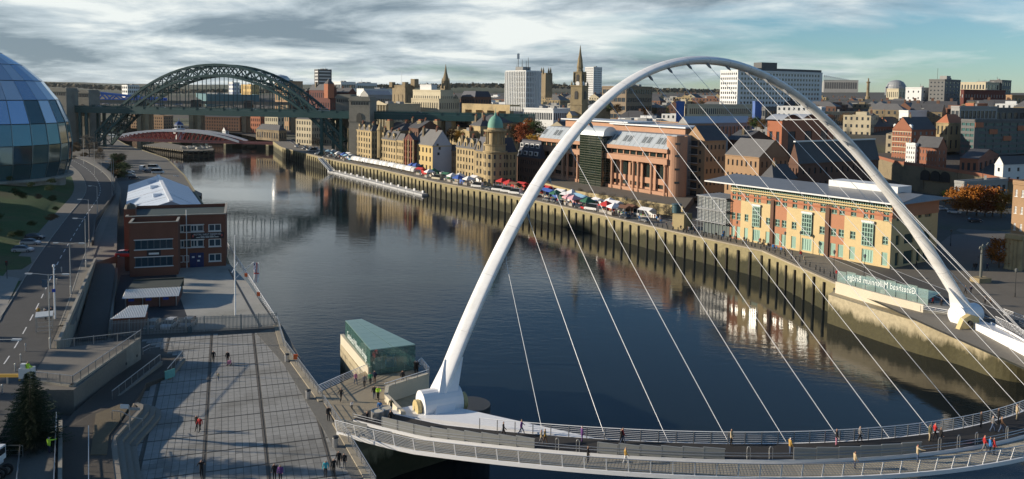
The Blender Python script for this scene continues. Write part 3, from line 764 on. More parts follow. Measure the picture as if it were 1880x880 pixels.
# granite towers, two at each end
M_TWR = M_ASHLAR
def granite_tower(d, o, w_, dep, ztop, lab):
    e = empty('granite_tower', lab, 'tower', along(d, o, 0), math.atan2(AX.y, AX.x)); h = ztop
    mb = MB(); mb.box((0, 0, h/2-1), (w_, dep, h+2)); mb.box((0, 0, h-1.2), (w_+.8, dep+.8, .8)); mb.box((0, 0, h+.2), (w_-.8, dep-.8, 1.2)); mb.box((0, 0, ZD-4), (w_+.6, dep+.6, 1.1))
    mb.build('shaft', M_TWR, e)
    for k_ in range(-3, 4): MB().box((k_*w_/8, -dep/2-.05, h-3.0), (w_/16, .16, 1.6)).build('parapet_slot', M_DARK, e)
    for k_ in (0,):
        MB().prism([(-1.6, 0), (1.6, 0), (1.6, 3.4), (1.1, 4.6), (0, 5.2), (-1.1, 4.6), (-1.6, 3.4)], 0, .5).build('arched_niche', M('niche', (.10, .098, .085), .9), e, loc=(k_, -dep/2+.15, h-13.5)).rotation_euler = (R(90), 0, 0)
    mb = MB(); mb.box((0, -dep/2-.1, h-19.5), (2.6, .3, 5.5)); mb.build('tall_panel', M('tower_panel', (.15, .145, .12), .9), e)
    mb = MB()
    for k_ in range(1, 7): mb.box((0, 0, k_*h/7), (w_+.12, dep+.12, .12))
    mb.build('string_course', M_TWR, e)
    return e
zt = zpx(P2+AX*10, 180); zt2 = zpx(along(dm, -4, 0), 170)
granite_tower(dn, 19, 9.6, 10, zt+1, 'granite bridge tower beyond the roadway at the northern end')
granite_tower(LT+12.5, -4, 12.5, 10, zt, 'granite bridge tower beside the stone quayside block')
granite_tower(dm, -4, 12.5, 10, zt2+2, 'granite bridge tower beside the curved glass hall')
granite_tower(dm-2, 19, 9.6, 10, zt2+1, 'granite bridge tower beyond the roadway at the southern end')

# ================================================================== TWO-DECK RAIL BRIDGE BEHIND
M_HLB = M('iron_stone', (.20, .185, .15), .85, .25, .2)
M_SAND = M('pier_stone', (.34, .27, .165), .9, .25, .25, dirt=((.16, .14, .10), .6, .15))
hl = empty('rail_bridge', 'two-deck iron rail bridge on tall sandstone piers behind the green arch bridge', 'bridge')
HD = 705
a, c = VY(60, 200, HD-20), VY(760, 203, HD+30); hx = (c-a); hx.z = 0; HLn = hx.length; hx.normalize(); hn = Vector((-hx.y, hx.x, 0))
zl, zu = VY(400, 205, HD).z, VY(400, 189, HD).z
def hp(d, o, z): q = Vector((a.x, a.y, 0))+hx*d+hn*o; q.z = z; return q
def hbox(name, d0, d1, o0, o1, z0, z1, m_):
    mb = MB(); mb.prism([(q.x, q.y) for q in (hp(d0, o0, 0), hp(d1, o0, 0), hp(d1, o1, 0), hp(d0, o1, 0))], z0, z1); return mb.build(name, m_, hl)
hbox('road_deck', 0, HLn, 0, 11, zl-1.2, zl, M_HLB); hbox('rail_deck', 0, HLn, -.5, 11.5, zu-1.4, zu+.3, M_HLB); hbox('rail_parapet', 0, HLn, -.6, -.3, zu+.3, zu+1.4, M_HLB)
pier_d = []
for px in (163, 262, 358, 455, 545):
    lo, hi = 0., HLn
    for _ in range(40):
        m_ = (lo+hi)/2
        if PJ(hp(m_, 0, zl))[0] < px: lo = m_
        else: hi = m_
    pier_d.append(lo)
mpost = MB().box((0, 0, (zu+zl)/2-.6), (.5, .5, zu-zl-.8)).mesh('iron_column', M_HLB)
for d in pier_d:
    for s_ in (-1.9, 2.1): hbox('stone_pier', d-1.5+s_*1.6, d+1.5+s_*1.6, 0, 3.6, -8, zl-1.2, M_SAND)
    hbox('stone_pier', d-5.6, d+5.9, 2.2, 11, -8, zl-2, M_SAND); hbox('pier_cap', d-6, d+6.2, -.4, 11.4, zl-2.4, zl-1.2, M_SAND)
    hbox('pier_tower', d-3.2, d+3.2, -.6, 11.6, zl, zu+2.2, M('sooty_iron', (.06, .06, .055), .8))
prev = pier_d[0]-(pier_d[1]-pier_d[0])
for d0, d1 in zip([prev]+pier_d[:-1]+[pier_d[-1]], pier_d+[pier_d[-1]+45]):
    mb = MB(); pts = [hp(lerp(d0+3, d1-3, i/14), -.3, zl+.2+(zu-zl-1.8)*(1-(2*i/14-1)**2)) for i in range(15)]
    for p, q in zip(pts[:-1], pts[1:]): mb.bar(p, q, .6, .9)
    mb.build('iron_arch_rib', M('iron_pale', (.28, .27, .23), .8), hl)
    k_ = max(2, round((d1-d0)/3.4))
    for i in range(1, k_): inst('iron_column', mpost, hl, hp(lerp(d0, d1, i/k_), -.3, 0), math.atan2(hx.y, hx.x))
# ================================================================== BLUE TRUSS BRIDGE, far left
M_BLUE = M('truss_blue', (.03, .16, .55), .45, .15, .2)
bb = empty('truss_bridge', 'bright blue steel truss rail bridge far behind the granite tower', 'bridge')
BD = 900
def bp(px, py): return VY(px, py, BD)
top = [(120, 174), (140, 169), (165, 169), (200, 173), (240, 177), (300, 182)]; bot = [(120, 184), (140, 184), (165, 184), (200, 184), (240, 184), (300, 184)]
for dep in (0, 9):
    o = Vector((0, dep, 0))
    for A in (top, bot):
        mb = MB()
        for p, q in zip(A[:-1], A[1:]): mb.bar(bp(*p)+o, bp(*q)+o, 1.8, 2.0)
        mb.build('truss_chord', M_BLUE, bb)
    xs = np.linspace(120, 300, 15); ty = np.interp(xs, [p[0] for p in top], [p[1] for p in top])
    for i in range(14):
        mb = MB(); mb.bar(bp(xs[i], ty[i])+o, bp(xs[i+1], 184)+o, 1.2, 1.2) if i % 2 else mb.bar(bp(xs[i], 184)+o, bp(xs[i+1], ty[i+1])+o, 1.2, 1.2)
        mb.build('truss_diagonal', M_BLUE, bb)
mb = MB(); mb.prism([(p.x, p.y) for p in (bp(90, 186), bp(330, 186), bp(330, 186)+Vector((0, 9, 0)), bp(90, 186)+Vector((0, 9, 0)))], bp(200, 190).z, bp(200, 185).z); mb.build('truss_deck', M_BLUE, bb)
for px in (125, 295):
    q = bp(px, 190); MB().bar((q.x, q.y+4, -9), (q.x, q.y+4, q.z), 4, 4).build('bridge_pier', M_ASHLAR, bb)
# ================================================================== LOW SWING BRIDGE, red and white
sb = empty('swing_bridge', 'low red and white swing bridge with a domed control cabin on its crown', 'bridge')
M_RED = M('oxide_red', (.38, .07, .05), .6, .2, .4); M_SWW = M('chalk_white', (.72, .74, .76), .5, .1, .4); M_PINK = M('deck_maroon', (.22, .08, .085), .6, .15, .3)
s0, s1 = V(180, 262, -.5), V(512, 262, -.5)
s0, s1 = VY(176, 260, 622), VY(512, 258, 600); ZS = (s0.z+s1.z)/2; sx = s1-s0; sx.z = 0; SL = sx.length; sx.normalize(); sn = Vector((-sx.y, sx.x, 0))
def sp_(d, o, z): q = Vector((s0.x, s0.y, 0))+sx*d+sn*o; q.z = z; return q
def sd_px(px):
    lo, hi = 0., SL
    for _ in range(40):
        m_ = (lo+hi)/2
        if PJ(sp_(m_, 0, ZS))[0] < px: lo = m_
        else: hi = m_
    return lo
mb = MB(); mb.prism([(q.x, q.y) for q in (sp_(0, -1, 0), sp_(SL, -1, 0), sp_(SL, 13, 0), sp_(0, 13, 0))], ZS-1.2, ZS); mb.build('road_girder', M_PINK, sb)
mb = MB(); mb.bar(sp_(0, -1.1, ZS+1.1), sp_(SL, -1.1, ZS+1.1), .25, .2); mb.bar(sp_(0, -1.1, ZS+.6), sp_(SL, -1.1, ZS+.6), .1, .7); mb.build('road_rail', M_PINK, sb)
da, db = sd_px(200), sd_px(440); hz = zpx(sp_((da+db)/2, 0, 0), 241)-ZS
def sarch(i, n_, o): q = i/n_; return sp_(lerp(da, db, q), o, ZS+.3+hz*(1-abs(2*q-1)**2.3))
for o in (-.6, 12.6):
    mb = MB(); 
    for i in range(30): mb.bar(sarch(i, 30, o), sarch(i+1, 30, o), 1.3, 1.5)
    mb.build('top_chord', M_SWW, sb)
    for i in range(1, 30):
        p, q = sarch(i, 30, o), sarch(i+(1 if i < 15 else -1), 30, o); q.z = ZS+.2
        mb = MB(); mb.bar(p, q, .6, .6); mb.bar(p, (p.x, p.y, ZS), .5, .5); mb.build('truss_web', M_RED, sb)
c0 = sp_((da+db)/2+1, 6, ZS+hz)
cab = empty('control_cabin', 'white octagonal control cabin with blue domed roof above the swing bridge', 'cabin', c0-Vector((0, 0, hz*.5)))
h0 = hz*.5-1
mb = MB(); mb.lathe([(4.4, h0-1), (4.4, h0+2.2), (5.0, h0+2.3), (5.0, h0+2.6), (3.2, h0+2.7), (3.2, h0+5.2), (3.7, h0+5.3), (3.7, h0+5.6)], n=8); mb.lathe([(2.6, -hz*.5+.1), (2.6, h0)], n=8); mb.build('cabin_wall', M_SWW, cab)
MB().lathe([(3.6, h0+5.6), (2.6, h0+7.0), (1.2, h0+7.8), (.5, h0+8.2), (.35, h0+9.6), (0, h0+10.8)], n=8).build('dome', M('dome_blue', (.03, .07, .20), .5), cab)
mb = MB()
for k_ in range(8):
    a_ = 2*math.pi*(k_+.5)/8
    mb.box((3.0*math.cos(a_), 3.0*math.sin(a_), h0+4.0), (.5, 1.5, 1.6), a_); mb.box((4.15*math.cos(a_), 4.15*math.sin(a_), h0+.8), (.3, 2., 1.4), a_)
mb.build('cabin_window', M_GLASS, cab, kind='stuff')
for px, w_ in ((214, 6), (322, 9), (420, 5.5), (498, 6)):
    d = sd_px(px); mb = MB(); mb.prism([(q.x, q.y) for q in (sp_(d-w_*.6, -1.5, 0), sp_(d, -4.5, 0), sp_(d+w_*.6, -1.5, 0), sp_(d+w_*.6, 14, 0), sp_(d-w_*.6, 14, 0))], -9, ZS-1.2); mb.build('river_pier', M_QW, sb)
# timber pier downstream of the swing bridge
jt = empty('timber_jetty', 'dark timber jetty on piles in mid river below the swing bridge', 'jetty')
jp = [V(262, 268, -3), V(300, 262, -3), V(350, 271, -3), V(392, 273, -3), V(393, 277, -3), V(345, 279, -3)]
jz = -2.6
M_TIMB = M('wet_timber', (.055, .047, .033), .85, .3, .6)
mb = MB(); mb.prism([(p.x, p.y) for p in jp], jz-.8, jz); mb.build('jetty_deck', M('grey_timber', (.20, .18, .14), .85, .25, .5), jt)
mb = MB(); mb.prism([(p.x, p.y) for p in jp], -9, -5.2); mb.build('crib', M_TIMB, jt)
ring = poly_pts(jp+[jp[0]], 3.2)
mpile = MB().box((0, 0, -5.6), (.55, .55, 6.2)).mesh('pile', M('pile_timber', (.13, .11, .07), .85, .3, .6))
for p in ring[:200]: inst('pile', mpile, jt, (p.x, p.y, 0))
mb = MB()
for _ in range(40):
    k_ = rnd.random(); p = V(lerp(335, 388, k_), lerp(270, 275, rnd.random()), jz); mb.box((p.x, p.y, jz+.5), (rnd.uniform(1, 4), rnd.uniform(.6, 2), rnd.uniform(.4, 1.2)), rnd.uniform(0, 3))
mb.build('stacked_timber', M('pale_timber', (.42, .41, .37), .8), jt, kind='stuff')
# ================================================================== CURVED GLASS HALL
M_SHELL = []
for i_, (c_, ro, me_) in enumerate((((.62, .70, .80), .2, .7), ((.50, .62, .76), .12, .8), ((.70, .76, .83), .26, .6))):
    M_SHELL.append(M('shell_panel_%s' % 'abc'[i_], c_, ro, .05, .3, metal=me_, obj=.1))
M_SGL = M('hall_glass', (.07, .14, .155), .05, .2, .2, spec=1., metal=.4, obj=.5)
D0 = 275.
sil = [(-50, 75), (-20, 85), (0, 98), (32, 119), (64, 149), (89, 184), (105, 226), (110, 264), (108, 296), (100, 324)]
axp = VY(-50, 200, D0)
prof = [((px+50)*D0/F*1.0, VY(px, py, D0).z) for px, py in sil]
hall = empty('concert_hall', 'bulbous concert hall clad in curved mirror steel and glass panels', 'building', (axp.x, axp.y, prof[-1][1]))
NS = 30; rs = rnd
for j in range(len(prof)-1):
    (r0, z0), (r1, z1) = prof[j], prof[j+1]
    for i in range(NS):
        a0, a1 = 2*math.pi*(i+.012)/NS, 2*math.pi*(i+.988)/NS
        am = (a0+a1)/2
        if math.cos(am-math.atan2(-axp.y, -axp.x)) < -.45: continue
        kf = .012
        sk = .35*(j-4)*.06                    # panel courses lean along the shell like the photo's
        def P(rr, zz, aa): return Vector((rr*math.cos(aa), rr*math.sin(aa), zz-prof[-1][1]))
        zz0, zz1 = lerp(z0, z1, .02), lerp(z0, z1, .98); rr0, rr1 = lerp(r0, r1, .02), lerp(r0, r1, .98)
        q = [P(rr1, zz1, a0), P(rr1, zz1, a1), P(rr0, zz0, a1), P(rr0, zz0, a0)]
        inn = [Vector((v_.x*.985, v_.y*.985, v_.z)) for v_ in q]
        if (q[2]-q[3]).length < .3: q[2:] = [q[2]]; inn[2:] = [inn[2]]
        n_ = len(q); mb = MB(); mb.add(q+inn, [tuple(range(n_))]+[(k_, n_+k_, n_+(k_+1) % n_, (k_+1) % n_) for k_ in range(n_)])
        glass = j >= 6 or (j >= 4 and (i*7+j*3) % 5 < 2 and j > 4)
        mb.build('glass_panel' if glass else 'steel_panel', M_SGL if glass else M_SHELL[(i*5+j*2+(i//3)) % 3], hall)
mb = MB(); mb.lathe([(r*.975, z-prof[-1][1]) for r, z in prof], n=40); mb.build('inner_shell', M('shell_frame', (.06, .07, .075), .6), hall)
mb = MB()
for i in range(0, NS):
    a_ = 2*math.pi*i/NS
    mb.tube([Vector((r*1.004*math.cos(a_), r*1.004*math.sin(a_), z-prof[-1][1])) for r, z in prof[5:]], .12, 4)
mb.build('glazing_mullion', M('mullion', (.22, .27, .28), .4, metal=.6), hall)
mb = MB(); mb.lathe([(0, -.6), (29.5, -.6), (29.5, .2), (0, .2)], n=40); mb.build('plinth', M_CONC, hall)
mb = MB(); mb.lathe([(27, -8), (27, -.6)], n=40); mb.build('foundation', M_CONC, hall)

# ================================================================== NAVAL RESERVE BUILDING
def facade(mw, mg, o, u, W, z0, z1, cols, rows, depth=.25, skip=(), mi=0, gi=0):
    """wall with recessed openings; o is the left end seen from outside, u runs to the right"""
    zv = Vector((0, 0, 1)); n = u.cross(zv)
    def P(x, z, d=0.): return Vector((o.x, o.y, 0))+u*x+zv*z-n*d
    zc_ = z0
    for ri, (za, zb) in enumerate(rows):
        if za > zc_+1e-4: mw.quad(P(0, zc_), P(W, zc_), P(W, za), P(0, za), mi)
        xc_ = 0.
        for ci, (xa, xb) in enumerate(cols):
            if (ri, ci) in skip: continue
            if xa > xc_+1e-4: mw.quad(P(xc_, za), P(xa, za), P(xa, zb), P(xc_, zb), mi)
            mw.quad(P(xa, za), P(xb, za), P(xb, za, depth), P(xa, za, depth), mi); mw.quad(P(xa, zb, depth), P(xb, zb, depth), P(xb, zb), P(xa, zb), mi)
            mw.quad(P(xa, za), P(xa, za, depth), P(xa, zb, depth), P(xa, zb), mi); mw.quad(P(xb, za, depth), P(xb, za), P(xb, zb), P(xb, zb, depth), mi)
            if mg is not None: mg.quad(P(xa, za, depth), P(xb, za, depth), P(xb, zb, depth), P(xa, zb, depth), gi)
            xc_ = xb
        if xc_ < W-1e-4: mw.quad(P(xc_, za), P(W, za), P(W, zb), P(xc_, zb), mi)
        zc_ = zb
    if zc_ < z1-1e-4: mw.quad(P(0, zc_), P(W, zc_), P(W, z1), P(0, z1), mi)
def win_mesh(w_, h_, nx, nz, frame, fw=.09, cill=None):
    """framed window centred on its sill, in the x-z plane, facing -y"""
    mb = MB()
    mb.quad((-w_/2, .06, 0), (w_/2, .06, 0), (w_/2, .06, h_), (-w_/2, .06, h_), 1)
    for i in range(nx+1): mb.box((-w_/2+fw/2+(w_-fw)*i/nx, 0, h_/2), (fw, .08, h_))
    for i in range(nz+1): mb.box((0, 0.004, fw/2+(h_-fw)*i/nz), (w_-.01, .075, fw))
    if cill: mb.box((0, -.08, -.06), (w_+.2, .24, .12))
    return mb
M_NBR = M('naval_brick', (.17, .072, .048), .9, .25, .6, bump=.2); M_WFR = M('window_frame_white', (.68, .70, .70), .5, .05)
M_NGL = M('blue_glass', (.03, .06, .085), .08, .4, .6, spec=.8)
p0, p1 = V(233, 497, 0), V(415, 488, 0)
u = (p1-p0); u.z = 0; NW = u.length; u.normalize(); nb = u.cross(Vector((0, 0, 1)))      # nb faces the camera
HB = zpx(p1, 393)
nav = empty('naval_building', 'three-storey red brick naval reserve building with long banner above its windows', 'building', p0, math.atan2(u.y, u.x))
def npx(px): 
    lo, hi = -5., NW+5
    for _ in range(40):
        m_ = (lo+hi)/2
        if PJ(p0+u*m_+Vector((0, 0, 5)))[0] < px: lo = m_
        else: hi = m_
    return lo
h = HB; x_a = npx(332)
zf = [(zpx(p1, y1_), zpx(p1, y0_)) for y0_, y1_ in ((465, 479), (438, 452), (411, 424))]
big = (npx(383), npx(406)); midc = (npx(302), npx(374))
LX, LY = Vector((1, 0, 0)), Vector((0, 1, 0))
mw = MB(); O = Vector((0, 0, 0))
rows = [(zf[0][0]-0, zf[0][1]), zf[1], zf[2]]
facade(mw, None, O, LX, NW, -.2, h, [midc, big], rows, .3, skip={(0, 0)})
DEPB = 17.
mw.quad((NW, 0, -.2), (NW, DEPB, -.2), (NW, DEPB, h), (NW, 0, h)); mw.quad((0, DEPB, -.2), (0, 0, -.2), (0, 0, h), (0, DEPB, h)); mw.quad((NW, DEPB, -.2), (0, DEPB, -.2), (0, DEPB, h), (NW, DEPB, h))
mw.build('wall', M_NBR, nav)
mb = MB(); mb.box((NW/2, DEPB/2, h-.8), (NW-.1, DEPB-.1, .2)); mb.build('roof', M('naval_roof', (.05, .075, .075), .8), nav)
mb = MB(); mb.box((NW/2, -.02, h+.08), (NW+.1, .5, .18)); mb.box((.1, DEPB/2, h+.08), (.5, DEPB, .18)); mb.box((NW-.1, DEPB/2, h+.08), (.5, DEPB, .18)); mb.build('coping', M_CONC, nav)
for (za, zb) in rows[:]:
    win_mesh(big[1]-big[0], zb-za, 2, 1, None, .16, True).build('window', [M_WFR, M_NGL], nav, loc=((big[0]+big[1])/2, .12, za))
for (za, zb) in rows[1:]:
    Wm = midc[1]-midc[0]; k_ = 6
    for i in range(k_):
        win_mesh(Wm/k_-.06, zb-za-.2, 1 if i % 2 else 2, 1, None, .12).build('window', [M_WFR if i % 3 else M_NBR, M_NGL], nav, loc=(midc[0]+Wm*(i+.5)/k_, .15, za+.1))
    mb = MB(); mb.box((midc[0]+Wm/2, -.05, zb+.02), (Wm+.3, .22, .16)); mb.box((midc[0]+Wm/2, -.05, za-.02), (Wm+.3, .22, .16)); mb.build('lintel_band', M_WFR, nav)
for i in range(4): win_mesh(1.05, zf[0][1]-zf[0][0]-.2, 1, 1, None, .1).build('window', [M_WFR, M_NGL], nav, loc=(midc[0]+.8+1.15*i, -.03, zf[0][0]+.1))
# blue doors
xa, xb = npx(348), npx(374)
mb = MB(); dh = zpx(p1, 462)
for s_ in (0, 1):
    MB().box((lerp(xa, xb, .25+.5*s_), -.06, dh/2), ((xb-xa)/2-.05, .12, dh)).build('door', M('door_blue', (.012, .025, .11), .5), nav)
for xx, zz in ((.25, .72), (.7, .75), (.62, .45)): MB().box((lerp(xa, xb, xx), -.13, dh*zz), (.5, .02, .35)).build('door_notice', M_WFR, nav)
# external stair and lamp mast
mb = MB(); xs_ = npx(313); xe = npx(328)
for i in range(14): mb.box((lerp(xs_, xe, .5)+.75*math.cos(i*.55), -1.6+.75*math.sin(i*.55), .4*i+.2), (.9, .35, .05), i*.55)
mb.tube([(lerp(xs_, xe, .5), -1.6, 0), (lerp(xs_, xe, .5), -1.6, 6.6)], .09, 6)
for zz in (3.0, 5.6): mb.box((xs_, -.9, zz), (2.6, 1.7, .08))
for xx in (xs_-1.2, xs_+1.3):
    mb.bar((xx, -1.7, 0), (xx, -1.7, 6.7), .08); 
for zz in (3.5, 4., 6.1, 6.6): mb.bar((xs_-1.2, -1.7, zz), (xs_+1.3, -1.7, zz), .05)
mb.build('spiral_stair', M('stair_blue', (.10, .17, .21), .5, metal=.3), nav)
mb = MB(); mb.tube([(npx(343), -.5, 0), (npx(343), -.5, h+1.2)], .09, 6); mb.build('drain_pipe', M_WFR, nav)
# banner with lettering
bx0, bx1 = npx(351), npx(411); bz0, bz1 = zpx(p1, 436.5), zpx(p1, 426)
ban = MB().box(((bx0+bx1)/2, -.16, (bz0+bz1)/2), (bx1-bx0, .06, bz1-bz0)).build('banner', M('banner_navy', (.012, .012, .02), .6), nav)
def text(name, body, size, mat, parent, loc, rot, align='CENTER', ext=.012, sx=1.0):
    cu = bpy.data.curves.new(name, 'FONT'); cu.body = body; cu.size = size; cu.align_x = align; cu.extrude = ext; cu.resolution_u = 2
    o = bpy.data.objects.new(name, cu); COL.objects.link(o); bpy.context.view_layer.update()
    me = bpy.data.meshes.new_from_object(o.evaluated_get(bpy.context.evaluated_depsgraph_get())); bpy.data.objects.remove(o)
    me.materials.clear(); me.materials.append(mat)
    q = bpy.data.objects.new(name, me); COL.objects.link(q); q.parent = parent; q.location = loc; q.rotation_euler = rot; q.scale = (sx, 1, 1); return q
bw, bh = bx1-bx0, bz1-bz0
text('banner_lettering', 'ROYAL NAVY RESERVES', .52, M_WFR, ban, ((bx0+bx1)/2, -.2, bz0+bh*.60), (R(90), 0, 0))
mb = MB()
for i in range(26): mb.box((lerp(bx0+.9, bx1-.9, (i+.5)/26), -.2, bz0+bh*.24), (.16*(1 if i % 5 else .3), .02, .16))
for i in range(14): mb.box((lerp(bx0+1.7, bx1-1.7, (i+.5)/14), -.2, bz0+bh*.42), (.15*(1 if i % 4 else .3), .02, .12))
mb.build('small_lettering', M_WFR, ban, kind='stuff')
for s_ in (.06, .94): MB().box((lerp(bx0, bx1, s_), -.2, bz0+bh*.5), (.34, .02, .5)).build('banner_emblem', M('emblem_red', (.45, .08, .07), .6), ban)
# front block, nearer and lower
q0, q1 = V(252, 502, 0), V(331, 501, 0)
fx0, fx1 = npx(245), npx(331); fh = zpx(q1, 405); fy = -6.5
fb = MB(); 
frow = [(zpx(q1, 484), zpx(q1, 467)), (zpx(q1, 453), zpx(q1, 436))]
facade(fb, None, Vector((fx0, fy, 0)), LX, fx1-fx0, -.2, fh, [(1.0, fx1-fx0-1.0)], [(frow[0][0], frow[0][1]), (frow[1][0], frow[1][1])], .25)
fb.quad((fx1, fy, -.2), (fx1, 0, -.2), (fx1, 0, fh), (fx1, fy, fh)); fb.quad((fx0, 0, -.2), (fx0, fy, -.2), (fx0, fy, fh), (fx0, 0, fh))
fb.quad((fx0-1.6, -.1, -.2), (fx0, -.1, -.2), (fx0, -.1, h-.6), (fx0-1.6, -.1, h-.6))
fb.build('front_wing_wall', M_NBR, nav)
mb = MB(); mb.box(((fx0+fx1)/2, fy/2, fh-.9), (fx1-fx0-.1, -fy-.1, .15)); mb.build('front_wing_roof', M('wet_roof', (.22, .26, .27), .35, .35, .4), nav)
mb = MB()
for xx in (fx0+.15, fx1-.15): mb.box((xx, fy/2, fh+.04), (.5, -fy, .14))
mb.box(((fx0+fx1)/2, fy+.1, fh+.05), (fx1-fx0+.1, .4, .14)); mb.build('front_wing_coping', M_CONC, nav)
for za, zb in frow:
    Wm = fx1-fx0-2.0
    for i in range(6): win_mesh(Wm/6-.03, zb-za, 1, 1, None, .1).build('window', [M('frame_navy', (.06, .10, .13), .5), M_NGL], nav, loc=(fx0+1.0+Wm*(i+.5)/6, fy+.16, za))
    mb = MB(); mb.box((fx0+1+Wm/2, fy-.05, zb+.05), (Wm+.3, .2, .16)); mb.box((fx0+1+Wm/2, fy-.05, za-.05), (Wm+.3, .25, .16)); mb.build('lintel_band', M_WFR, nav)
sgn = MB().box(((fx0+fx1)/2, fy-.06, (frow[0][1]+frow[1][0])/2), (2.6, .08, 1.25)).build('sign_board', M('sign_black', (.015, .015, .02), .5), nav)
mb = MB(); mb.box(((fx0+fx1)/2, fy-.11, (frow[0][1]+frow[1][0])/2-.1), (1.9, .02, .4)); mb.build('sign_picture', M_WFR, sgn)
mb = MB(); mb.box((fx0-.9, DEPB*.2, h/2+.6), (2.2, 2.4, h+1.4)); mb.build('stair_tower', M_NBR, nav); MB().lathe([(1.2, 0), (.9, .8), (0, 1.2)], n=12).build('tower_dome', M('lead_dome', (.08, .085, .075), .7), nav, loc=(fx0-.9, DEPB*.2, h+1.3))
# garage block in front
g0, g1 = V(230, 566, 0), V(325, 561, 0)
gu = (g1-g0); gu.z = 0; GW = gu.length; gu.normalize()
gar = empty('garage_row', 'low brick garage row with corrugated white canopy and dark flat roof', 'garage', g0, math.atan2(gu.y, gu.x))
gh = zpx(g1, 543)
mb = MB(); mb.box((GW/2, 3.4, gh/2), (GW, 6.8, gh)); mb.build('wall', M('garage_brick', (.13, .06, .045), .9, .25, .7), gar)
mb = MB(); mb.box((GW/2, 6.2, gh+.85), (GW+.3, 6.2, .14)); mb.box((GW/2, 9.2, gh+.4), (GW+.3, .3, 1.6)); mb.box((GW/2, 6.2, gh/2+.3), (GW-.1, 6., gh+1.)); mb.build('flat_roof', M('felt_roof', (.06, .07, .06), .85, .3, .4), gar)
cm_ = MB(); k_ = 70; vs = []
for i in range(k_+1):
    z_ = .07*(1 if i % 2 else -1)
    vs += [(-.4+(GW+.8)*i/k_, -.9, gh+.12+z_), (-.4+(GW+.8)*i/k_, 3.0, gh+.85+z_)]
cm_.add(vs, [(2*i, 2*i+2, 2*i+3, 2*i+1) for i in range(k_)]); cm_.build('corrugated_canopy', M('corrugated_white', (.66, .67, .65), .5, .12, .6), gar)
for i in range(3):
    dr = MB().box((GW*(i+.5)/3, -.05, gh*.46), (GW/3-.6, .08, gh*.9)).build('garage_door', M('garage_red', (.15, .07, .055), .8, .25, 1.), gar)
    MB().box((GW*(i+.5)/3-.4, -.11, gh*.78), (.9, .02, .42)).build('door_sign', M('sign_blue', (.02, .07, .40), .5), dr)
for i in range(4): MB().box((.1+(GW-.2)*i/3, -.12, gh/2), (.16, .16, gh)).build('canopy_post', M_STEEL, gar)
# small corrugated shed by the fence
hs_ = [V(201, 616, 0), V(265, 612, 0)]; hu = hs_[1]-hs_[0]; HW_ = hu.length; hu.normalize()
hut = empty('bike_shed', 'small brick store with hipped white corrugated roof inside the fence', 'shed', hs_[0]+Vector((0, .6, 0)), math.atan2(hu.y, hu.x))
hh = 2.3; mb = MB(); mb.box((HW_/2, 1.8, hh/2), (HW_-.4, 3.2, hh)); mb.build('wall', M_NBR, hut)
mb = MB(); vs = []; k_ = 40
for i in range(k_+1):
    q = i/k_; r_ = min(1, q/.42); z_ = .05*(1 if i % 2 else -1); vs += [(HW_*q-.1, 0, hh+.1+z_), (HW_*q-.1, 3.6*max(.06, r_), hh+.1+1.0*max(.06, r_)+z_)]
mb.add(vs, [(2*i, 2*i+2, 2*i+3, 2*i+1) for i in range(k_)]); mb.build('corrugated_roof', M('corrugated_white'), hut)
# yard surfaces
mb = MB(); mb.prism([(p.x, p.y) for p in (V(205, 612), V(353, 606), V(330, 545), V(322, 500), V(222, 505), V(208, 560))], -.3, .006); tag(mb.build('yard_tarmac', M('yard_tarmac', (.028, .033, .04), .8, .2, .4)), kind='structure')
mb = MB(); mb.prism([(p.x, p.y) for p in (V(353, 606), V(508, 599), V(455, 520), V(417, 480), V(322, 488), V(330, 545))], -.3, .01); tag(mb.build('yard_concrete', M('yard_concrete', (.36, .355, .32), .85, .2, .18, dirt=((.22, .22, .19), .8, .09))), kind='structure')
gl = MB(); a, c = V(420, 495), V(478, 600); gl.bar((a.x, a.y, .02), (c.x, c.y, .02), .35, .03); tag(gl.build('drain_channel', M_DARK), 'dark drain channel crossing the concrete naval yard', 'drain')
# palisade fence
fa, fc = V(202, 618), V(508, 602)
fe = empty('palisade_fence', 'tall grey palisade fence between the naval yard and the plaza', 'fence', fa, math.atan2((fc-fa).y, (fc-fa).x)); FL = (fc-fa).length
mpal = MB().box((0, 0, 1.2), (.11, .03, 2.4)).mesh('pale', M('galvanised', (.30, .33, .34), .5, .1, metal=.5))
k_ = 120
for i in range(k_): inst('pale', mpal, fe, (FL*i/k_, 0, 0))
mb = MB(); mb.bar((0, .06, .5), (FL, .06, .5), .06); mb.bar((0, .06, 2.0), (FL, .06, 2.0), .06); mb.build('fence_rail', MATS['galvanised'], fe)
for i in range(10): MB().box((FL*i/9, .12, 1.25), (.12, .12, 2.5)).build('fence_post', MATS['galvanised'], fe)
MB().box((FL*.47, -.3, .5), (.55, .4, 1.0)).build('control_box', M('control_box', (.06, .10, .12), .5), fe)
railing('yard_railing', 'white tubular railing along the quay edge of the naval yard', [V(509, 598, .1), V(450, 505, .1), V(416, 452, .1)], 2.4, 1.15, rails=(1.12, .75, .4), mat=M_WHITE)
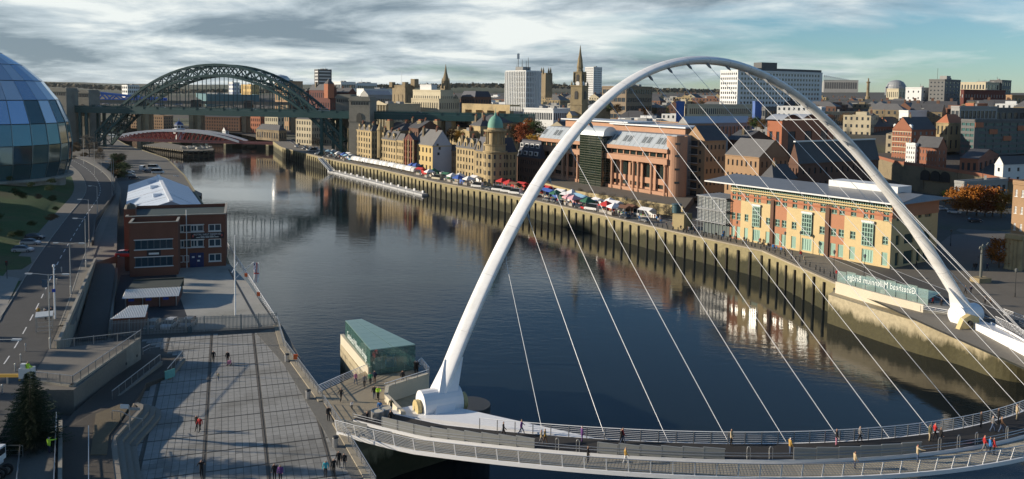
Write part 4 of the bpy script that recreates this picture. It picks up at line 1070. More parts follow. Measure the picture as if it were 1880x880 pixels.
# flagpole
fp = empty('flagpole', 'white naval flagpole with slanting gaff in the concrete yard', 'flagpole', V(432, 580)); HP = zpx(V(432, 580), 432)
MB().tube([(0, 0, 0), (0, 0, HP*.72), (0, 0, HP)], [.14, .12, .05], 8).build('mast', M_WHITE, fp)
g_a = Vector((0, 0, zpx(V(432, 580), 512))); g_b = Vector((.2+33*V(432, 580).y/F, 0, zpx(V(432, 580), 481)))
MB().tube([g_a, g_b], .06, 6).build('gaff', M_WHITE, fp)
MB().tube([(-.2, -.9, g_a.z+1.2), (.2, .9, g_a.z+2.6)], .06, 6).build('yard_arm', M_WHITE, fp)
fl = empty('naval_flag', 'white naval flag with red cross hanging limp from the gaff', 'flag', V(432, 580)+g_b)
mb = MB(); vs = []; mi = []
for i in range(9):
    for j in range(17):
        vs.append((-.02+.11*i+.02*math.sin(j*.7), .16*math.sin(i*1.4+j*.25), -.1-.21*j))
for i in range(8):
    for j in range(16):
        mb.add([vs[i*17+j], vs[i*17+j+1], vs[(i+1)*17+j+1], vs[(i+1)*17+j]], [(0, 1, 2, 3)], 1 if (i == 4 or j == 8) else (2 if (i < 3 and j < 7 and (i+j) % 3) else 0))
mb.build('flag_cloth', [M('flag_white', (.75, .75, .74), .8), M('flag_red', (.5, .03, .04), .8), M('flag_blue', (.03, .05, .25), .8)], fl)
# white-roofed shed behind
sh = empty('quay_shed', 'long quayside shed with ridged pale blue-white metal roof', 'shed')
ez, rz_ = 6.8, 10.2
A, B, C_, D_ = V(229, 396, ez), V(383, 394, ez), V(346, 343, ez), V(236, 340, ez); rA, rB = V(321, 392, rz_), V(288, 322, rz_)
rA = lerp(A, B, .55); rA.z = rz_; rB = lerp(D_, C_, .5); rB.z = rz_
M_SROOF = M('shed_roof', (.60, .68, .78), .4, .08, .15, metal=.1)
for q in ((A, rA, rB, D_), (rA, B, C_, rB)):
    n_ = 9
    for i in range(n_):
        a_, b_, c_, d_ = q[0].lerp(q[3], i/n_), q[1].lerp(q[2], i/n_), q[1].lerp(q[2], (i+.985)/n_), q[0].lerp(q[3], (i+.985)/n_)
        mb = MB(); mb.quad(a_, b_, c_, d_); mb.build('roof_sheet', M_SROOF, sh)
mb = MB(); 
mb.add([A, B, rA, Vector((A.x, A.y, 0)), Vector((B.x, B.y, 0))], [(3, 4, 1, 2, 0)]); mb.add([D_, C_, rB, Vector((D_.x, D_.y, 0)), Vector((C_.x, C_.y, 0))], [(0, 2, 1, 4, 3)])
mb.quad(Vector((A.x, A.y, 0)), A, D_, Vector((D_.x, D_.y, 0))); mb.quad(B, Vector((B.x, B.y, 0)), Vector((C_.x, C_.y, 0)), C_)
mb.build('wall', M('shed_wall', (.35, .40, .45), .7), sh)
MB().bar(rA+Vector((0, 0, .1)), rB+Vector((0, 0, .1)), .9, .2).build('ridge_cap', M('ridge_white', (.78, .80, .82), .4), sh)
for q_ in (.25, .55, .8):
    p = rA.lerp(rB, q_)+Vector((-2.6, 0, -.5)); MB().box(p, (2.2, 1.3, .9), .5).build('roof_vent', M_SROOF, sh)
mb = MB()
for q_ in (.15, .4, .6): MB().bar(rA.lerp(rB, q_)+Vector((0, 0, .06)), A.lerp(D_, q_+.05)+Vector((0, 0, .15)), .12, .1).build('lightning_strip', M('ridge_white'), sh)
MB().bar(rA.lerp(rB, .3)+Vector((0, 0, .08)), B.lerp(C_, .1)+Vector((0, 0, .2)), .12, .1).build('lightning_strip', M('ridge_white'), sh)
# pontoon and crane deck beside the shed
pn = empty('floating_pontoon', 'small dark floating pontoon moored beside the white-roofed shed', 'pontoon')
mb = MB(); mb.prism([(p.x, p.y) for p in (V(348, 345, -5.6), V(371, 356, -5.6), V(369, 362, -5.6), V(340, 350, -5.6))], -6.8, -5.4); mb.build('pontoon_hull', M_DARK, pn)
mb = MB(); a, c = V(318, 322, .4), V(346, 345, -5.2); mb.bar(a, c, .3, .3); mb.bar(a+Vector((1.6, 0, 0)), c+Vector((1.6, 0, 0)), .3, .3); mb.bar(a+Vector((.8, 0, 0)), c+Vector((.8, 0, 0)), 1.4, .1); mb.build('gangway', M_WHITE, pn)
# retaining wall between the road and the shed yard
wall_line('road_wall', 'dark retaining wall below the curving road beside the shed', [V(172, 452, RZ), V(176, 410, RZ), V(212, 362, RZ), V(214, 330, RZ)], -.2, RZ+1.3, -.4, M('dark_stone', (.10, .10, .092), .9, .3, .6, bump=.5))
# ================================================================== NEWCASTLE BANK
# ---- quay wall with timber fenders
qw = empty('quay_wall', 'long mossy stone quay wall with timber fenders below the market', 'wall')
line = poly_pts(RB[4:14], 6); mb = MB(); cp = MB()
vs = []
for i, p in enumerate(line):
    d = (line[min(i+1, len(line)-1)]-line[max(0, i-1)]); d.normalize(); nr = Vector((d.y, -d.x, 0))
    vs += [(p.x, p.y, -9), (p.x, p.y, .02), (p.x+nr.x*1.2, p.y+nr.y*1.2, .02)]
mb.add(vs, [(3*i+j, 3*i+j+1, 3*i+j+4, 3*i+j+3) for i in range(len(line)-1) for j in range(2)]); mb.build('wall_face', M_QW, qw)
M_FEND = M('fender_timber', (.035, .032, .025), .85, .3, .8, obj=.45)
me_f = MB().box((0, 0, -3.6), (.42, .45, 6.6)).mesh('timber_fender', M_FEND)
for p in poly_pts(RB[4:13], 4.1):
    k_ = min(range(len(line)), key=lambda i: (line[i]-p).length); d = (line[min(k_+1, len(line)-1)]-line[max(0, k_-1)]).normalized()
    inst('timber_fender', me_f, qw, (p.x-d.y*.22, p.y+d.x*.22, -.25+rnd.uniform(-.5, .15)), math.atan2(d.y, d.x), (rnd.uniform(.75, 1.2), 1, rnd.uniform(.9, 1.05)))
for p, q in zip(poly_pts(RB[4:13], 8)[:-1], poly_pts(RB[4:13], 8)[1:]):
    d = (q-p).normalized(); nr = Vector((d.y, -d.x, 0)); c_ = (p+q)/2+nr*.3
    MB().box((0, 0, 0), ((q-p).length-.04, .9, .34)).build('coping_stone', M_COPE, qw, loc=(c_.x, c_.y, .1), rz=math.atan2(d.y, d.x))
# quayside promenade and road
def offs_line(pts, o):
    r_ = []
    for i, p in enumerate(pts):
        d = pts[min(i+1, len(pts)-1)]-pts[max(0, i-1)]; d.normalize(); r_.append(p+Vector((d.y, -d.x, 0))*o)
    return r_
QL = cr(RB[2:14], 6)
tag(ribbon(QL, .6, 11.5, .06).build('quayside_promenade', M('promenade', (.20, .185, .155), .85, .2, .4, bump=.2)), kind='structure')
tag(ribbon(QL, 11.5, 20, .05).build('quayside_road', M('quay_road', (.085, .08, .072), .85, .2, .2)), kind='structure')
tag(ribbon(QL, 20, 54, .04).build('quayside_paving', M('quay_paving', (.15, .135, .11), .88, .25, .3)), kind='structure')
mb = MB()
for o in (11.6, 14.2, 19.6): ribbon(QL, o, o+.22, .075, mb)
tag(mb.build('quayside_line_marking', M_LINE), kind='structure')

# ---- building kit
STONE = M('sandstone', (.40, .315, .175), .9, .28, .12, bump=.15, dirt=((.17, .14, .085), .75, .10))
STONE2 = M('sooty_stone', (.25, .20, .125), .9, .3, .12, dirt=((.10, .085, .06), .8, .09))
PALE = M('pale_stone', (.47, .42, .30), .85, .2, .15, dirt=((.26, .23, .17), .5, .1))
YELLOW = M('yellow_render', (.50, .38, .17), .85, .15, .2)
DBRICK = M('dark_brick', (.125, .07, .05), .9, .25, .3)
BRICK = M('orange_brick', (.27, .115, .07), .9, .25, .25)
TAN = M('tan_brick', (.33, .215, .125), .9, .22, .3)
WHITEW = M('white_concrete', (.66, .68, .68), .8, .1, .2)
GREYC = M('grey_concrete', (.30, .305, .30), .85, .2, .2)
DGREY = M('dark_cladding', (.09, .095, .10), .6, .2, .2)
CREAM = M('cream_stone', (.52, .47, .34), .85, .18, .2)
SLATE = M('slate', (.075, .078, .085), .7, .3, .5, bump=.2)
SLATEL = M('slate_pale', (.15, .15, .15), .75, .25, .5, bump=.2)
LEAD = M('lead_roof', (.26, .28, .30), .5, .2, .3)
ZINC = M('zinc_roof', (.52, .55, .58), .4, .12, .3, metal=.3)
NAVYR = M('navy_mansard', (.03, .038, .06), .6, .2, .4)
COPPER = M('copper_green', (.15, .34, .27), .7, .25, .5)
MAROON = M('maroon_brick', (.105, .035, .03), .85, .2, .3)
TERRA = M('terracotta', (.37, .14, .075), .85, .2, .3)
TEALG = M('teal_glass', (.06, .13, .13), .08, .3, .6, spec=.8)
def dirs(phi): p = R(phi); return Vector((-math.cos(p), math.sin(p), 0)), Vector((math.sin(p), math.cos(p), 0))
def len_to(N0, u_, px, z):
    s_ = 1 if px > PJ((N0.x, N0.y, z))[0] else -1; lo, hi = 0., 400.
    for _ in range(50):
        m_ = (lo+hi)/2; q = N0+u_*m_
        if (PJ((q.x, q.y, z))[0]-px)*s_ < 0: lo = m_
        else: hi = m_
    return lo
def cols_(W, n, f, m0=.03):
    if n <= 0: return []
    p = W*(1-2*m0)/n; return [(W*m0+p*(i+.5-f/2), W*m0+p*(i+.5+f/2)) for i in range(n)]
def rows_(z0, z1, n, f, lift=.12):
    p = (z1-z0)/n; return [(z0+p*(i+.5-f/2)+p*lift*.3, z0+p*(i+.5+f/2)+p*lift*.3) for i in range(n)]
def block(name, label, xl, xc, xr, ytop, ybase=None, D=None, z0=0., yb=None, phi=56, wall=STONE, glass=None, roof='flat', rmat=SLATE, nl=6, nr=3, rows=4, fw=.5, fh=.55, rh=4., cat='building', wz0=None, parapet=.6, chim=0, cornice=True, ind=False, frame=None, depth=.25, group=None, wallR=None):
    uL, uR = dirs(phi)
    if ybase is not None: N0 = V(xc, ybase, z0)
    else:
        N0 = VY(xc, ytop, D); z0 = VY(xc, yb, D).z-.8 if yb else min(gz(N0.x, N0.y)-4, VY(xc, ytop+60, D).z) if z0 == 0. else z0
    N0 = Vector((N0.x, N0.y, 0)); zt = zpx(N0, ytop); zm = zt*.7+z0*.3
    WL = len_to(N0, uL, xl, zm); WR = len_to(N0, uR, xr, zm)
    e = empty(name, label, cat, (N0.x, N0.y, z0), group=group); T = Vector((N0.x, N0.y, z0))
    h = zt-z0; g = glass or M_GLASS
    mw, mg = MB(), MB()
    wb0 = 0 if wz0 is None else max(0, wz0-z0)
    a = uL*WL; b_ = uR*WR
    vis = wb0
    rw_ = rows_(vis, h-(.5 if cornice else .2), rows, fh) if rows else []
    cL, cR = cols_(WL, nl, fw), cols_(WR, nr, fw)
    if ind:
        facade(mw, None, a, -uL, WL, 0, h, cL, rw_, depth); facade(mw, mg, Vector((0, 0, 0)), uR, WR, 0, h, cR, rw_, depth)
        if cL and rw_:
            me_w = win_mesh(cL[0][1]-cL[0][0], rw_[0][1]-rw_[0][0], 2, 2, None, .1, True).mesh('window', [frame or M_WFR, g])
            for xa, xb in cL:
                for za, zb in rw_:
                    p = a-uL*((xa+xb)/2); inst('window', me_w, e, (p.x, p.y, za), math.atan2(-uL.y, -uL.x)).location += Vector((0, 0, 0)) - (-uL).cross(Vector((0, 0, 1)))*.12
    else:
        facade(mw, mg, a, -uL, WL, 0, h, cL, rw_, depth); facade(mw, mg, Vector((0, 0, 0)), uR, WR, 0, h, cR, rw_, depth)
    mw.quad(a+b_, a, a+Vector((0, 0, h)), a+b_+Vector((0, 0, h))); mw.quad(b_, b_+a, b_+a+Vector((0, 0, h)), b_+Vector((0, 0, h)))
    Z = Vector((0, 0, 1)); rm = MB(); gab, gab2 = MB(), MB()
    c00, c10, c11, c01 = Z*h, a+Z*h, a+b_+Z*h, b_+Z*h           # near corner, left end, far, right end
    if roof == 'flat':
        rm.quad(c00, c01, c11, c10)
        if parapet:
            for k_ in range(1+int(WL*WR > 250)+int(WL*WR > 700)):
                q = c00.lerp(c10, rnd.uniform(.2, .8))+uR*WR*rnd.uniform(.3, .7); MB().box(q+Z*.9, (min(WL, WR)*rnd.uniform(.12, .3), min(WL, WR)*rnd.uniform(.12, .25), 1.8), R(phi)).build('roof_unit', GREYC, e)
                MB().bar(q+uL, q+uL+Z*rnd.uniform(2, 5), .12).build('vent_pipe', M_DARK, e)
            for p, q, n_ in ((c00, c10, 1), (c00, c01, 1), (c10, c11, 1), (c01, c11, 1)): gab.bar(p+Z*parapet*.5, q+Z*parapet*.5, .35, parapet)
    elif roof == 'gableL':                    # ridge parallel to the river face
        r0, r1 = (c00+c01)/2+Z*rh, (c10+c11)/2+Z*rh; o = uR*-.3-Z*.15
        rm.add([c00+o-uL*.2, c10+o+uL*.2, r1+uL*.2, r0-uL*.2], [(0, 3, 2, 1)]); rm.add([c01-o-Z*.3-uL*.2, c11-o-Z*.3+uL*.2, r1+uL*.2, r0-uL*.2], [(0, 1, 2, 3)])
        gab.add([c00, c01, r0], [(0, 1, 2)]); gab2.add([c10, c11, r1], [(0, 2, 1)])
    elif roof == 'gableR':                    # ridge runs away from the river, gable on the river face
        r0, r1 = (c00+c10)/2+Z*rh, (c01+c11)/2+Z*rh; o = uL*-.3-Z*.15
        rm.add([c00+o-uR*.2, c01+o, r1, r0-uR*.2], [(0, 1, 2, 3)]); rm.add([c10-o-Z*.3-uR*.2, c11-o-Z*.3, r1, r0-uR*.2], [(0, 3, 2, 1)])
        gab.add([c00, c10, r0], [(0, 2, 1)]); gab2.add([c01, c11, r1], [(0, 1, 2)])
    elif roof == 'hip':
        if WL > WR: r0, r1 = (c00+c01)/2+uL*WR*.45+Z*rh, (c10+c11)/2-uL*WR*.45+Z*rh; rm.add([c00, c01, c11, c10, r0, r1], [(0, 1, 4), (1, 2, 5, 4), (2, 3, 5), (3, 0, 4, 5)])
        else: r0, r1 = (c00+c10)/2+uR*WL*.45+Z*rh, (c01+c11)/2-uR*WL*.45+Z*rh; rm.add([c00, c01, c11, c10, r0, r1], [(3, 0, 4), (0, 1, 5, 4), (1, 2, 5), (2, 3, 4, 5)])
    elif roof == 'mansard':
        i_ = 1.6; d00, d10, d11, d01 = c00+(uL+uR)*i_+Z*rh, c10+(uR-uL)*i_+Z*rh, c11-(uL+uR)*i_+Z*rh, c01+(uL-uR)*i_+Z*rh
        rm.add([c00, c01, c11, c10, d00, d01, d11, d10], [(0, 1, 5, 4), (1, 2, 6, 5), (2, 3, 7, 6), (3, 0, 4, 7), (4, 5, 6, 7)])
    mw.build('wall', wall, e)
    if mg.f: mg.build('window_glazing', g, e, kind='stuff')
    rm.build('roof', rmat, e)
    if gab2.f: gab2.build('gable_wall', wall, e)
    if gab.f: gab.build('parapet' if roof == 'flat' else 'gable_wall', wall, e)
    if cornice:
        cm_ = MB(); cm_.bar(c00-Z*.2, c10-Z*.2, .5, .35); cm_.bar(c00-Z*.25, c01-Z*.25, .5, .35); cm_.build('cornice', wall, e)
    for k_ in range(chim):
        q = c10.lerp(c00, (k_+.5)/chim)+uR*WR*(.3+.4*((k_*7) % 3)/2); hh_ = h+rh+rnd.uniform(.5, 1.5) if roof != 'flat' else h+2.2
        ch = MB().box((q.x, q.y, (h+hh_)/2), (1.5, .9, hh_-h), R(phi)); ch.build('chimney_stack', DBRICK if k_ % 2 else STONE2, e)
        for s_ in (-.45, 0, .45): MB().lathe([(.16, 0), (.13, .8), (0, .8)], n=6).build('chimney_pot', TERRA, e, loc=(q.x+s_*math.cos(R(phi)), q.y+s_*math.sin(R(phi)), hh_))
    return e, dict(N=N0, T=T, uL=uL, uR=uR, WL=WL, WR=WR, h=h, z0=z0, c00=c00, c10=c10, c11=c11, c01=c01)
def dormers(e, g, n, up=.8, mat=STONE, pane=None, wd=1.8, hd=2.6, set_=.2, ped=True):
    for i in range(n):
        p = g['c10'].lerp(g['c00'], (i+.5)/n)+g['uR']*set_; m_ = math.atan2(-g['uL'].y, -g['uL'].x)
        mb = MB(); mb.box((0, .5, hd/2), (wd, 1.2, hd))
        if ped: mb.add([(-wd/2-.2, -.12, hd), (wd/2+.2, -.12, hd), (0, -.12, hd+wd*.55), (-wd/2-.2, 1.1, hd), (wd/2+.2, 1.1, hd), (0, 1.1, hd+wd*.55)], [(0, 1, 2), (4, 3, 5), (1, 4, 5, 2), (3, 0, 2, 5), (0, 3, 4, 1)])
        d_ = mb.build('dormer', mat, e, loc=p, rz=m_); MB().box((0, -.13, hd*.5), (wd*.5, .06, hd*.6)).build('dormer_window', pane or M_GLASS, d_)

# ---- quayside front row (river faces from measured base lines)
e, g_ = block('stone_block', 'tall sooty sandstone office block beside the granite bridge tower', 638, 682, 698, 241, 296, wall=STONE, nl=9, nr=3, rows=5, fw=.42, fh=.62, roof='mansard', rmat=SLATE, rh=3, chim=3)
dormers(e, g_, 5)
e, g_ = block('gabled_chambers', 'narrow sandstone chambers with ornate dormer gables and corner turret', 698, 727, 742, 258, 307, wall=STONE, nl=6, nr=2, rows=4, fw=.45, fh=.62, roof='gableL', rh=4.5, chim=3)
dormers(e, g_, 3); tq = g_['c10']
MB().lathe([(1.5, -10), (1.5, 4), (1.9, 4.2), (.9, 6.5), (0, 9.5)], n=8).build('corner_turret', STONE, e, loc=tq)
e, g_ = block('gabled_chambers', 'sandstone chambers with glazed mansard roof beside the red-fronted house', 727.5, 741, 752, 259, 309.5, wall=STONE, nl=4, nr=2, rows=4, fw=.5, fh=.6, roof='mansard', rh=3.4)
e, g_ = block('red_front_house', 'slim red brick house with stone pilasters squeezed between sandstone fronts', 741.5, 759, 768, 257, 313, wall=MAROON, nl=4, nr=2, rows=5, fw=.6, fh=.7, roof='gableR', rh=3.2, chim=1)
for i in range(5):
    p = g_['c10'].lerp(g_['c00'], i/4); MB().box((p.x-.1, p.y-.1, g_['h']/2), (.55, .55, g_['h']), R(56)).build('stone_pilaster', TERRA if i % 2 else STONE, e)
e, g_ = block('georgian_house', 'yellow stone georgian house with slate roof and plain white gable end', 759.5, 794, 829, 268, 318, wall=YELLOW, nl=5, nr=0, rows=3, fw=.4, fh=.55, roof='gableL', rmat=SLATEL, rh=7.2, chim=2)
uR = g_['uR']; W_ = g_['WR']; h = g_['h']; o = -g_['uL']*.06
mb = MB(); mb.add([o, o+uR*W_, o+uR*W_+Vector((0, 0, h)), o+uR*W_*.5+Vector((0, 0, h+7.2)), o+Vector((0, 0, h))], [(0, 1, 2, 3, 4)]); mb.build('white_gable', M('lilac_render', (.50, .50, .53), .85, .1, .2), e)
for fx, fz in ((.3, .70), (.36, .9), (.25, 1.02)):
    p = o*2+uR*W_*fx; MB().box((p.x, p.y, h*fz), (1.1, .1, 1.3), math.atan2(uR.y, uR.x)).build('gable_window', M_GLASS, e)
e, g_ = block('brick_house', 'small three-storey brown brick house beside the white gable', 821, 838, 846, 277, 318, wall=TAN, nl=4, nr=1, rows=3, fw=.45, fh=.5, roof='gableL', rh=2.6)
e, g_ = block('baroque_office', 'ornate yellow sandstone office with twin curved gables and arched doorway', 837.5, 871, 884, 274, 330, wall=STONE, nl=6, nr=2, rows=4, fw=.45, fh=.6, roof='gableL', rmat=SLATE, rh=4.5, chim=2)
dormers(e, g_, 3, wd=2.6, hd=3.2)
# corner hotel with rotunda and copper dome
e, g_ = block('corner_hotel', 'sandstone corner hotel with round turret under a green copper dome', 872, 906, 949, 281, 341, wall=STONE, nl=5, nr=6, rows=4, fw=.42, fh=.6, roof='mansard', rmat=NAVYR, rh=6.0, chim=3)
dormers(e, g_, 3, wd=2.2, hd=3.0)
h = g_['h']; rr = 4.6; base = (g_['uL']+g_['uR'])*1.6
tr = MB(); tr.lathe([(rr, 0), (rr, h), (rr+.5, h+.1), (rr+.5, h+.7), (rr-.3, h+.8), (rr-.3, h+3.0), (rr+.2, h+3.1), (rr+.2, h+3.6)], n=24); tr.build('round_turret', STONE, e, loc=base)
mw_ = MB()
for r_ in range(4):
    for k_ in range(24):
        if k_ % 2: continue
        a_ = 2*math.pi*k_/24; zc_ = h*(r_+.5)/4+.2; mw_.box((rr*math.cos(a_), rr*math.sin(a_), zc_), (.12, .8, h/4*.55), a_)
mw_.build('turret_glazing', M_GLASS, e, loc=base, kind='stuff')
for k_ in range(10):
    a_ = 2*math.pi*k_/10; MB().lathe([(.3, 0), (.26, 4.8), (.4, 4.9), (.4, 5.1)], n=8).build('rotunda_column', STONE, e, loc=base+Vector(((rr-.9)*math.cos(a_), (rr-.9)*math.sin(a_), h+3.6)))
MB().lathe([(2.6, h+3.5), (2.6, h+8.6), (rr+.1, h+8.7), (rr+.3, h+9.4), (3.4, h+9.5), (3.2, h+10.3)], n=20).build('rotunda_drum', STONE, e, loc=base)
MB().lathe([(3.2, h+10.2), (3.1, h+11.8), (2.6, h+13.4), (1.7, h+14.6), (.6, h+15.3), (.4, h+16.2), (.12, h+16.6), (.05, h+18.5), (0, h+18.6)], n=18).build('copper_dome', COPPER, e, loc=base, smooth=True)
e, g_ = block('mansard_offices', 'dark brick offices with tall navy mansard roof and white dormers', 949, 991, 1002, 292, 340, wall=DBRICK, nl=10, nr=2, rows=3, fw=.45, fh=.5, roof='mansard', rmat=NAVYR, rh=7.5, frame=M_WFR)
for k_ in (0, 1):
    for i in range(4):
        p = g_['c10'].lerp(g_['c00'], (i+.6)/4.4)+g_['uR']*(.3+.9*k_)+Vector((0, 0, 1.0+3.2*k_)); mb = MB(); mb.box((0, .3, .8), (2.2, 1.4, 1.7)); d_ = mb.build('white_dormer', M_WFR, e, loc=p, rz=math.atan2(-g_['uL'].y, -g_['uL'].x)); MB().box((0, -.42, .8), (1.6, .06, 1.2)).build('dormer_window', M_GLASS, d_)
# row behind the front: darker roofs climbing the bank
for k_, (xl, xc, xr, yt, D, wl, rf, rt, nm, lb) in enumerate((
    (640, 672, 705, 236, 470, STONE2, 'hip', SLATE, 'slate_roofed_block', 'soot-dark block with chimneys behind the tall sandstone offices'),
    (700, 735, 775, 240, 445, STONE2, 'hip', SLATE, 'slate_roofed_block', 'dark slate roofs behind the gabled sandstone chambers'),
    (738, 768, 810, 236, 440, DBRICK, 'gableL', SLATE, 'slate_roofed_block', 'low dark slate roof just below the green bridge approach'),
    (760, 800, 830, 238, 470, DBRICK, 'hip', NAVYR, 'slate_roofed_block', 'navy glazed roof between tall stone chimneys'),
    (800, 826, 868, 234, 455, STONE2, 'hip', NAVYR, 'slate_roofed_block', 'wide navy hipped roof under the bridge approach'),
    (826, 862, 885, 243, 400, STONE, 'flat', LEAD, 'stone_offices', 'cream stone offices with tall windows behind yellow autumn tree'),
    (862, 882, 905, 232, 400, STONE, 'hip', SLATE, 'stone_offices', 'narrow stone offices with columned bay behind the baroque office'),
    (866, 905, 942, 226, 430, STONE2, 'hip', SLATE, 'stone_offices', 'dark hipped slate roof with central chimney behind the copper dome'),
    (905, 925, 952, 240, 405, STONE, 'flat', LEAD, 'stone_offices', 'stone offices with a green turret behind the corner hotel'))):
    block(nm, lb, xl, xc, xr, yt, D=D, wall=wl, roof=rf, rmat=rt, nl=7, nr=5, rows=3, fw=.4, fh=.5, rh=4, chim=2)
# big chimneys along the approach
for i, px in enumerate((716, 748, 773, 785, 803, 815, 830, 849, 860, 893)):
    D = 455+rnd.uniform(-10, 25); q = VY(px, 222, D); zb_ = VY(px, 246, D).z
    c_ = empty('chimney_block', 'broad sandstone chimney block standing among roofs below the green bridge approach', 'chimney', (q.x, q.y, zb_), group='stone chimneys below the bridge approach')
    MB().box((0, 0, (q.z-zb_)/2), (3.4, 2.6, q.z-zb_), R(56)).box((0, 0, q.z-zb_-.4), (3.9, 3.1, .5), R(56)).build('stack', STONE, c_)
    MB().box((0, 0, q.z-zb_+.4), (2.8, 1.6, .8), R(56)).build('pots', TERRA, c_)

# ---- law courts: pink sandstone, columns, metal roof, glass stair tower
CT = M('court_sandstone', (.42, .245, .16), .88, .16, .15, bump=.1); CZ = 2.6
N0 = V(1224, 361, CZ); N0.z = 0; uL, uR = dirs(57)
WLc = len_to(N0, uL, 990, 10); WRc = 30.; zc1 = zpx(N0, 300); zc2 = zpx(N0, 283); z_a = CZ
court = empty('law_courts', 'pink sandstone law courts with round columns and standing-seam metal roof', 'courthouse', (N0.x, N0.y, CZ))
H1, H2 = zc1-CZ, zc2-CZ
Z = Vector((0, 0, 1)); zb_ = 5.5
mb, mg = MB(), MB()
xb0, xb1 = len_to(N0, uL, 1112, 10), len_to(N0, uL, 1072, 10)      # glass tower position from the corner
inn = uR*1.8
# recessed wall behind the columns, openings between
facade(mb, mg, uL*WLc+inn, -uL, WLc, 0, H1, cols_(WLc, 11, .82, .02), [(zb_*.35, zb_*.62), (zb_, H1-.6)], .4)
mb.build('wall', CT, court); mg.build('window_glazing', M('court_glass', (.02, .03, .028), .06, .3, .5, spec=.8), court, kind='stuff')
mb = MB(); mb.add([uL*WLc, uR*0, uR*1.8, uL*WLc+uR*1.8, uL*WLc+Z*1.2, Z*1.2, uR*1.8+Z*1.2, uL*WLc+uR*1.8+Z*1.2], [(0, 1, 5, 4), (4, 5, 6, 7)]); mb.build('plinth', CT, court)
for k_, (za, zb2, dp) in enumerate(((H1-.6, H1+1.4, 2.4), (H2+.2, H2+1.6, 2.8))):
    mb = MB(); p = uL*WLc-uR*.6; q = -uR*.6-uL*.2
    mb.add([p+Z*za, q+Z*za, q+uR*dp+Z*za, p+uR*dp+Z*za, p+Z*zb2, q+Z*zb2, q+uR*dp+Z*zb2, p+uR*dp+Z*zb2], [(0, 1, 5, 4), (4, 5, 6, 7), (3, 2, 1, 0), (1, 2, 6, 5), (3, 7, 6, 2), (0, 4, 7, 3)]); mb.build('stone_beam', CT, court)
mb, mg = MB(), MB(); facade(mb, mg, uL*WLc+uR*1.2, -uL, WLc, H1+1.4, H2+.2, cols_(WLc, 22, .86, .0), [(H1+1.6, H2+.1)], .3)
mb.build('attic_wall', CT, court); mg.build('attic_glazing', MATS['court_glass'], court, kind='stuff')
mcol = MB().lathe([(.75, 0), (.75, .6), (.58, .7), (.55, H1-1.4), (.75, H1-1.2), (.75, H1-.6)], n=14).mesh('column', CT, smooth=False)
for px in (994, 1010, 1032, 1041, 1060, 1123, 1140, 1162, 1171, 1195, 1220): 
    d = len_to(N0, uL, px, 8); p = uL*d+uR*.2; inst('column', mcol, court, p)
# metal roof, seam by seam
rh_ = zpx(N0+uR*5, 249)-CZ-(H2+1.6)
mseam = 30
for i in range(mseam):
    d0, d1 = WLc*i/mseam, WLc*(i+.96)/mseam
    a_, b_ = uL*d0-uR*.2+Z*(H2+1.6), uL*d1-uR*.2+Z*(H2+1.6)
    mb = MB(); mb.add([a_, b_, b_+uR*4.5+Z*rh_, a_+uR*4.5+Z*rh_], [(0, 3, 2, 1)]); rs_ = mb.build('roof_sheet', M('court_metal', (.55, .60, .62), .38, .08, .3, metal=.35), court)
    if i % 7 in (1, 2, 4, 5):
        s0_, s1_ = .3, .75; mb = MB()
        for q_ in (.18, .58):
            x0, x1 = lerp(d0, d1, q_), lerp(d0, d1, q_+.26); mb.add([uL*x0+uR*(-.28+4.5*s0_)+Z*(H2+1.6+rh_*s0_+.05), uL*x1+uR*(-.28+4.5*s0_)+Z*(H2+1.6+rh_*s0_+.05), uL*x1+uR*(-.28+4.5*s1_)+Z*(H2+1.6+rh_*s1_+.05), uL*x0+uR*(-.28+4.5*s1_)+Z*(H2+1.6+rh_*s1_+.05)], [(0, 3, 2, 1)])
        mb.build('roof_light', M('rooflight', (.16, .18, .19), .2), rs_, kind='stuff')
mb = MB(); zt_ = H2+1.6+rh_; mb.add([uR*4.3+Z*zt_, uL*WLc+uR*4.3+Z*zt_, uL*WLc+uR*WRc+Z*zt_, uR*WRc+Z*zt_], [(0, 3, 2, 1)]); mb.add([uR*4.3, uR*WRc, uR*WRc+Z*zt_, uR*4.3+Z*zt_], [(0, 1, 2, 3)]); mb.add([uL*WLc+uR*0, uL*WLc+uR*WRc, uL*WLc+uR*WRc+Z*zt_, uL*WLc+uR*4.3+Z*zt_, uL*WLc+Z*(H2)], [(4, 3, 2, 1, 0)]); mb.build('flat_roof', LEAD, court)
mb = MB(); mb.add([uR*0-uL*.1, uR*5-uL*.1, uR*5+Z*zt_-uL*.1, Z*(H2+1.6)-uL*.1], [(0, 1, 2, 3)]); mb.build('end_wall', CT, court)
for k_, (q0, q1, hh_) in enumerate(((.05, .55, 3.2), (.45, .97, 4.2))):
    mb = MB(); p = [uL*WLc*q0+uR*12, uL*WLc*q1+uR*12, uL*WLc*q1+uR*26, uL*WLc*q0+uR*26]
    mb.prism([(v_.x, v_.y) for v_ in p], zt_, zt_+hh_*.7); mb.build('upper_store', CT, court); mb = MB(); p = [uL*(WLc*q0-1.5)+uR*10.5, uL*(WLc*q1+1.5)+uR*10.5, uL*(WLc*q1+1.5)+uR*27.5, uL*(WLc*q0-1.5)+uR*27.5]
    mb.prism([(v_.x, v_.y) for v_ in p], zt_+hh_*.7, zt_+hh_*.7+.5); mb.build('upper_roof', ZINC, court)
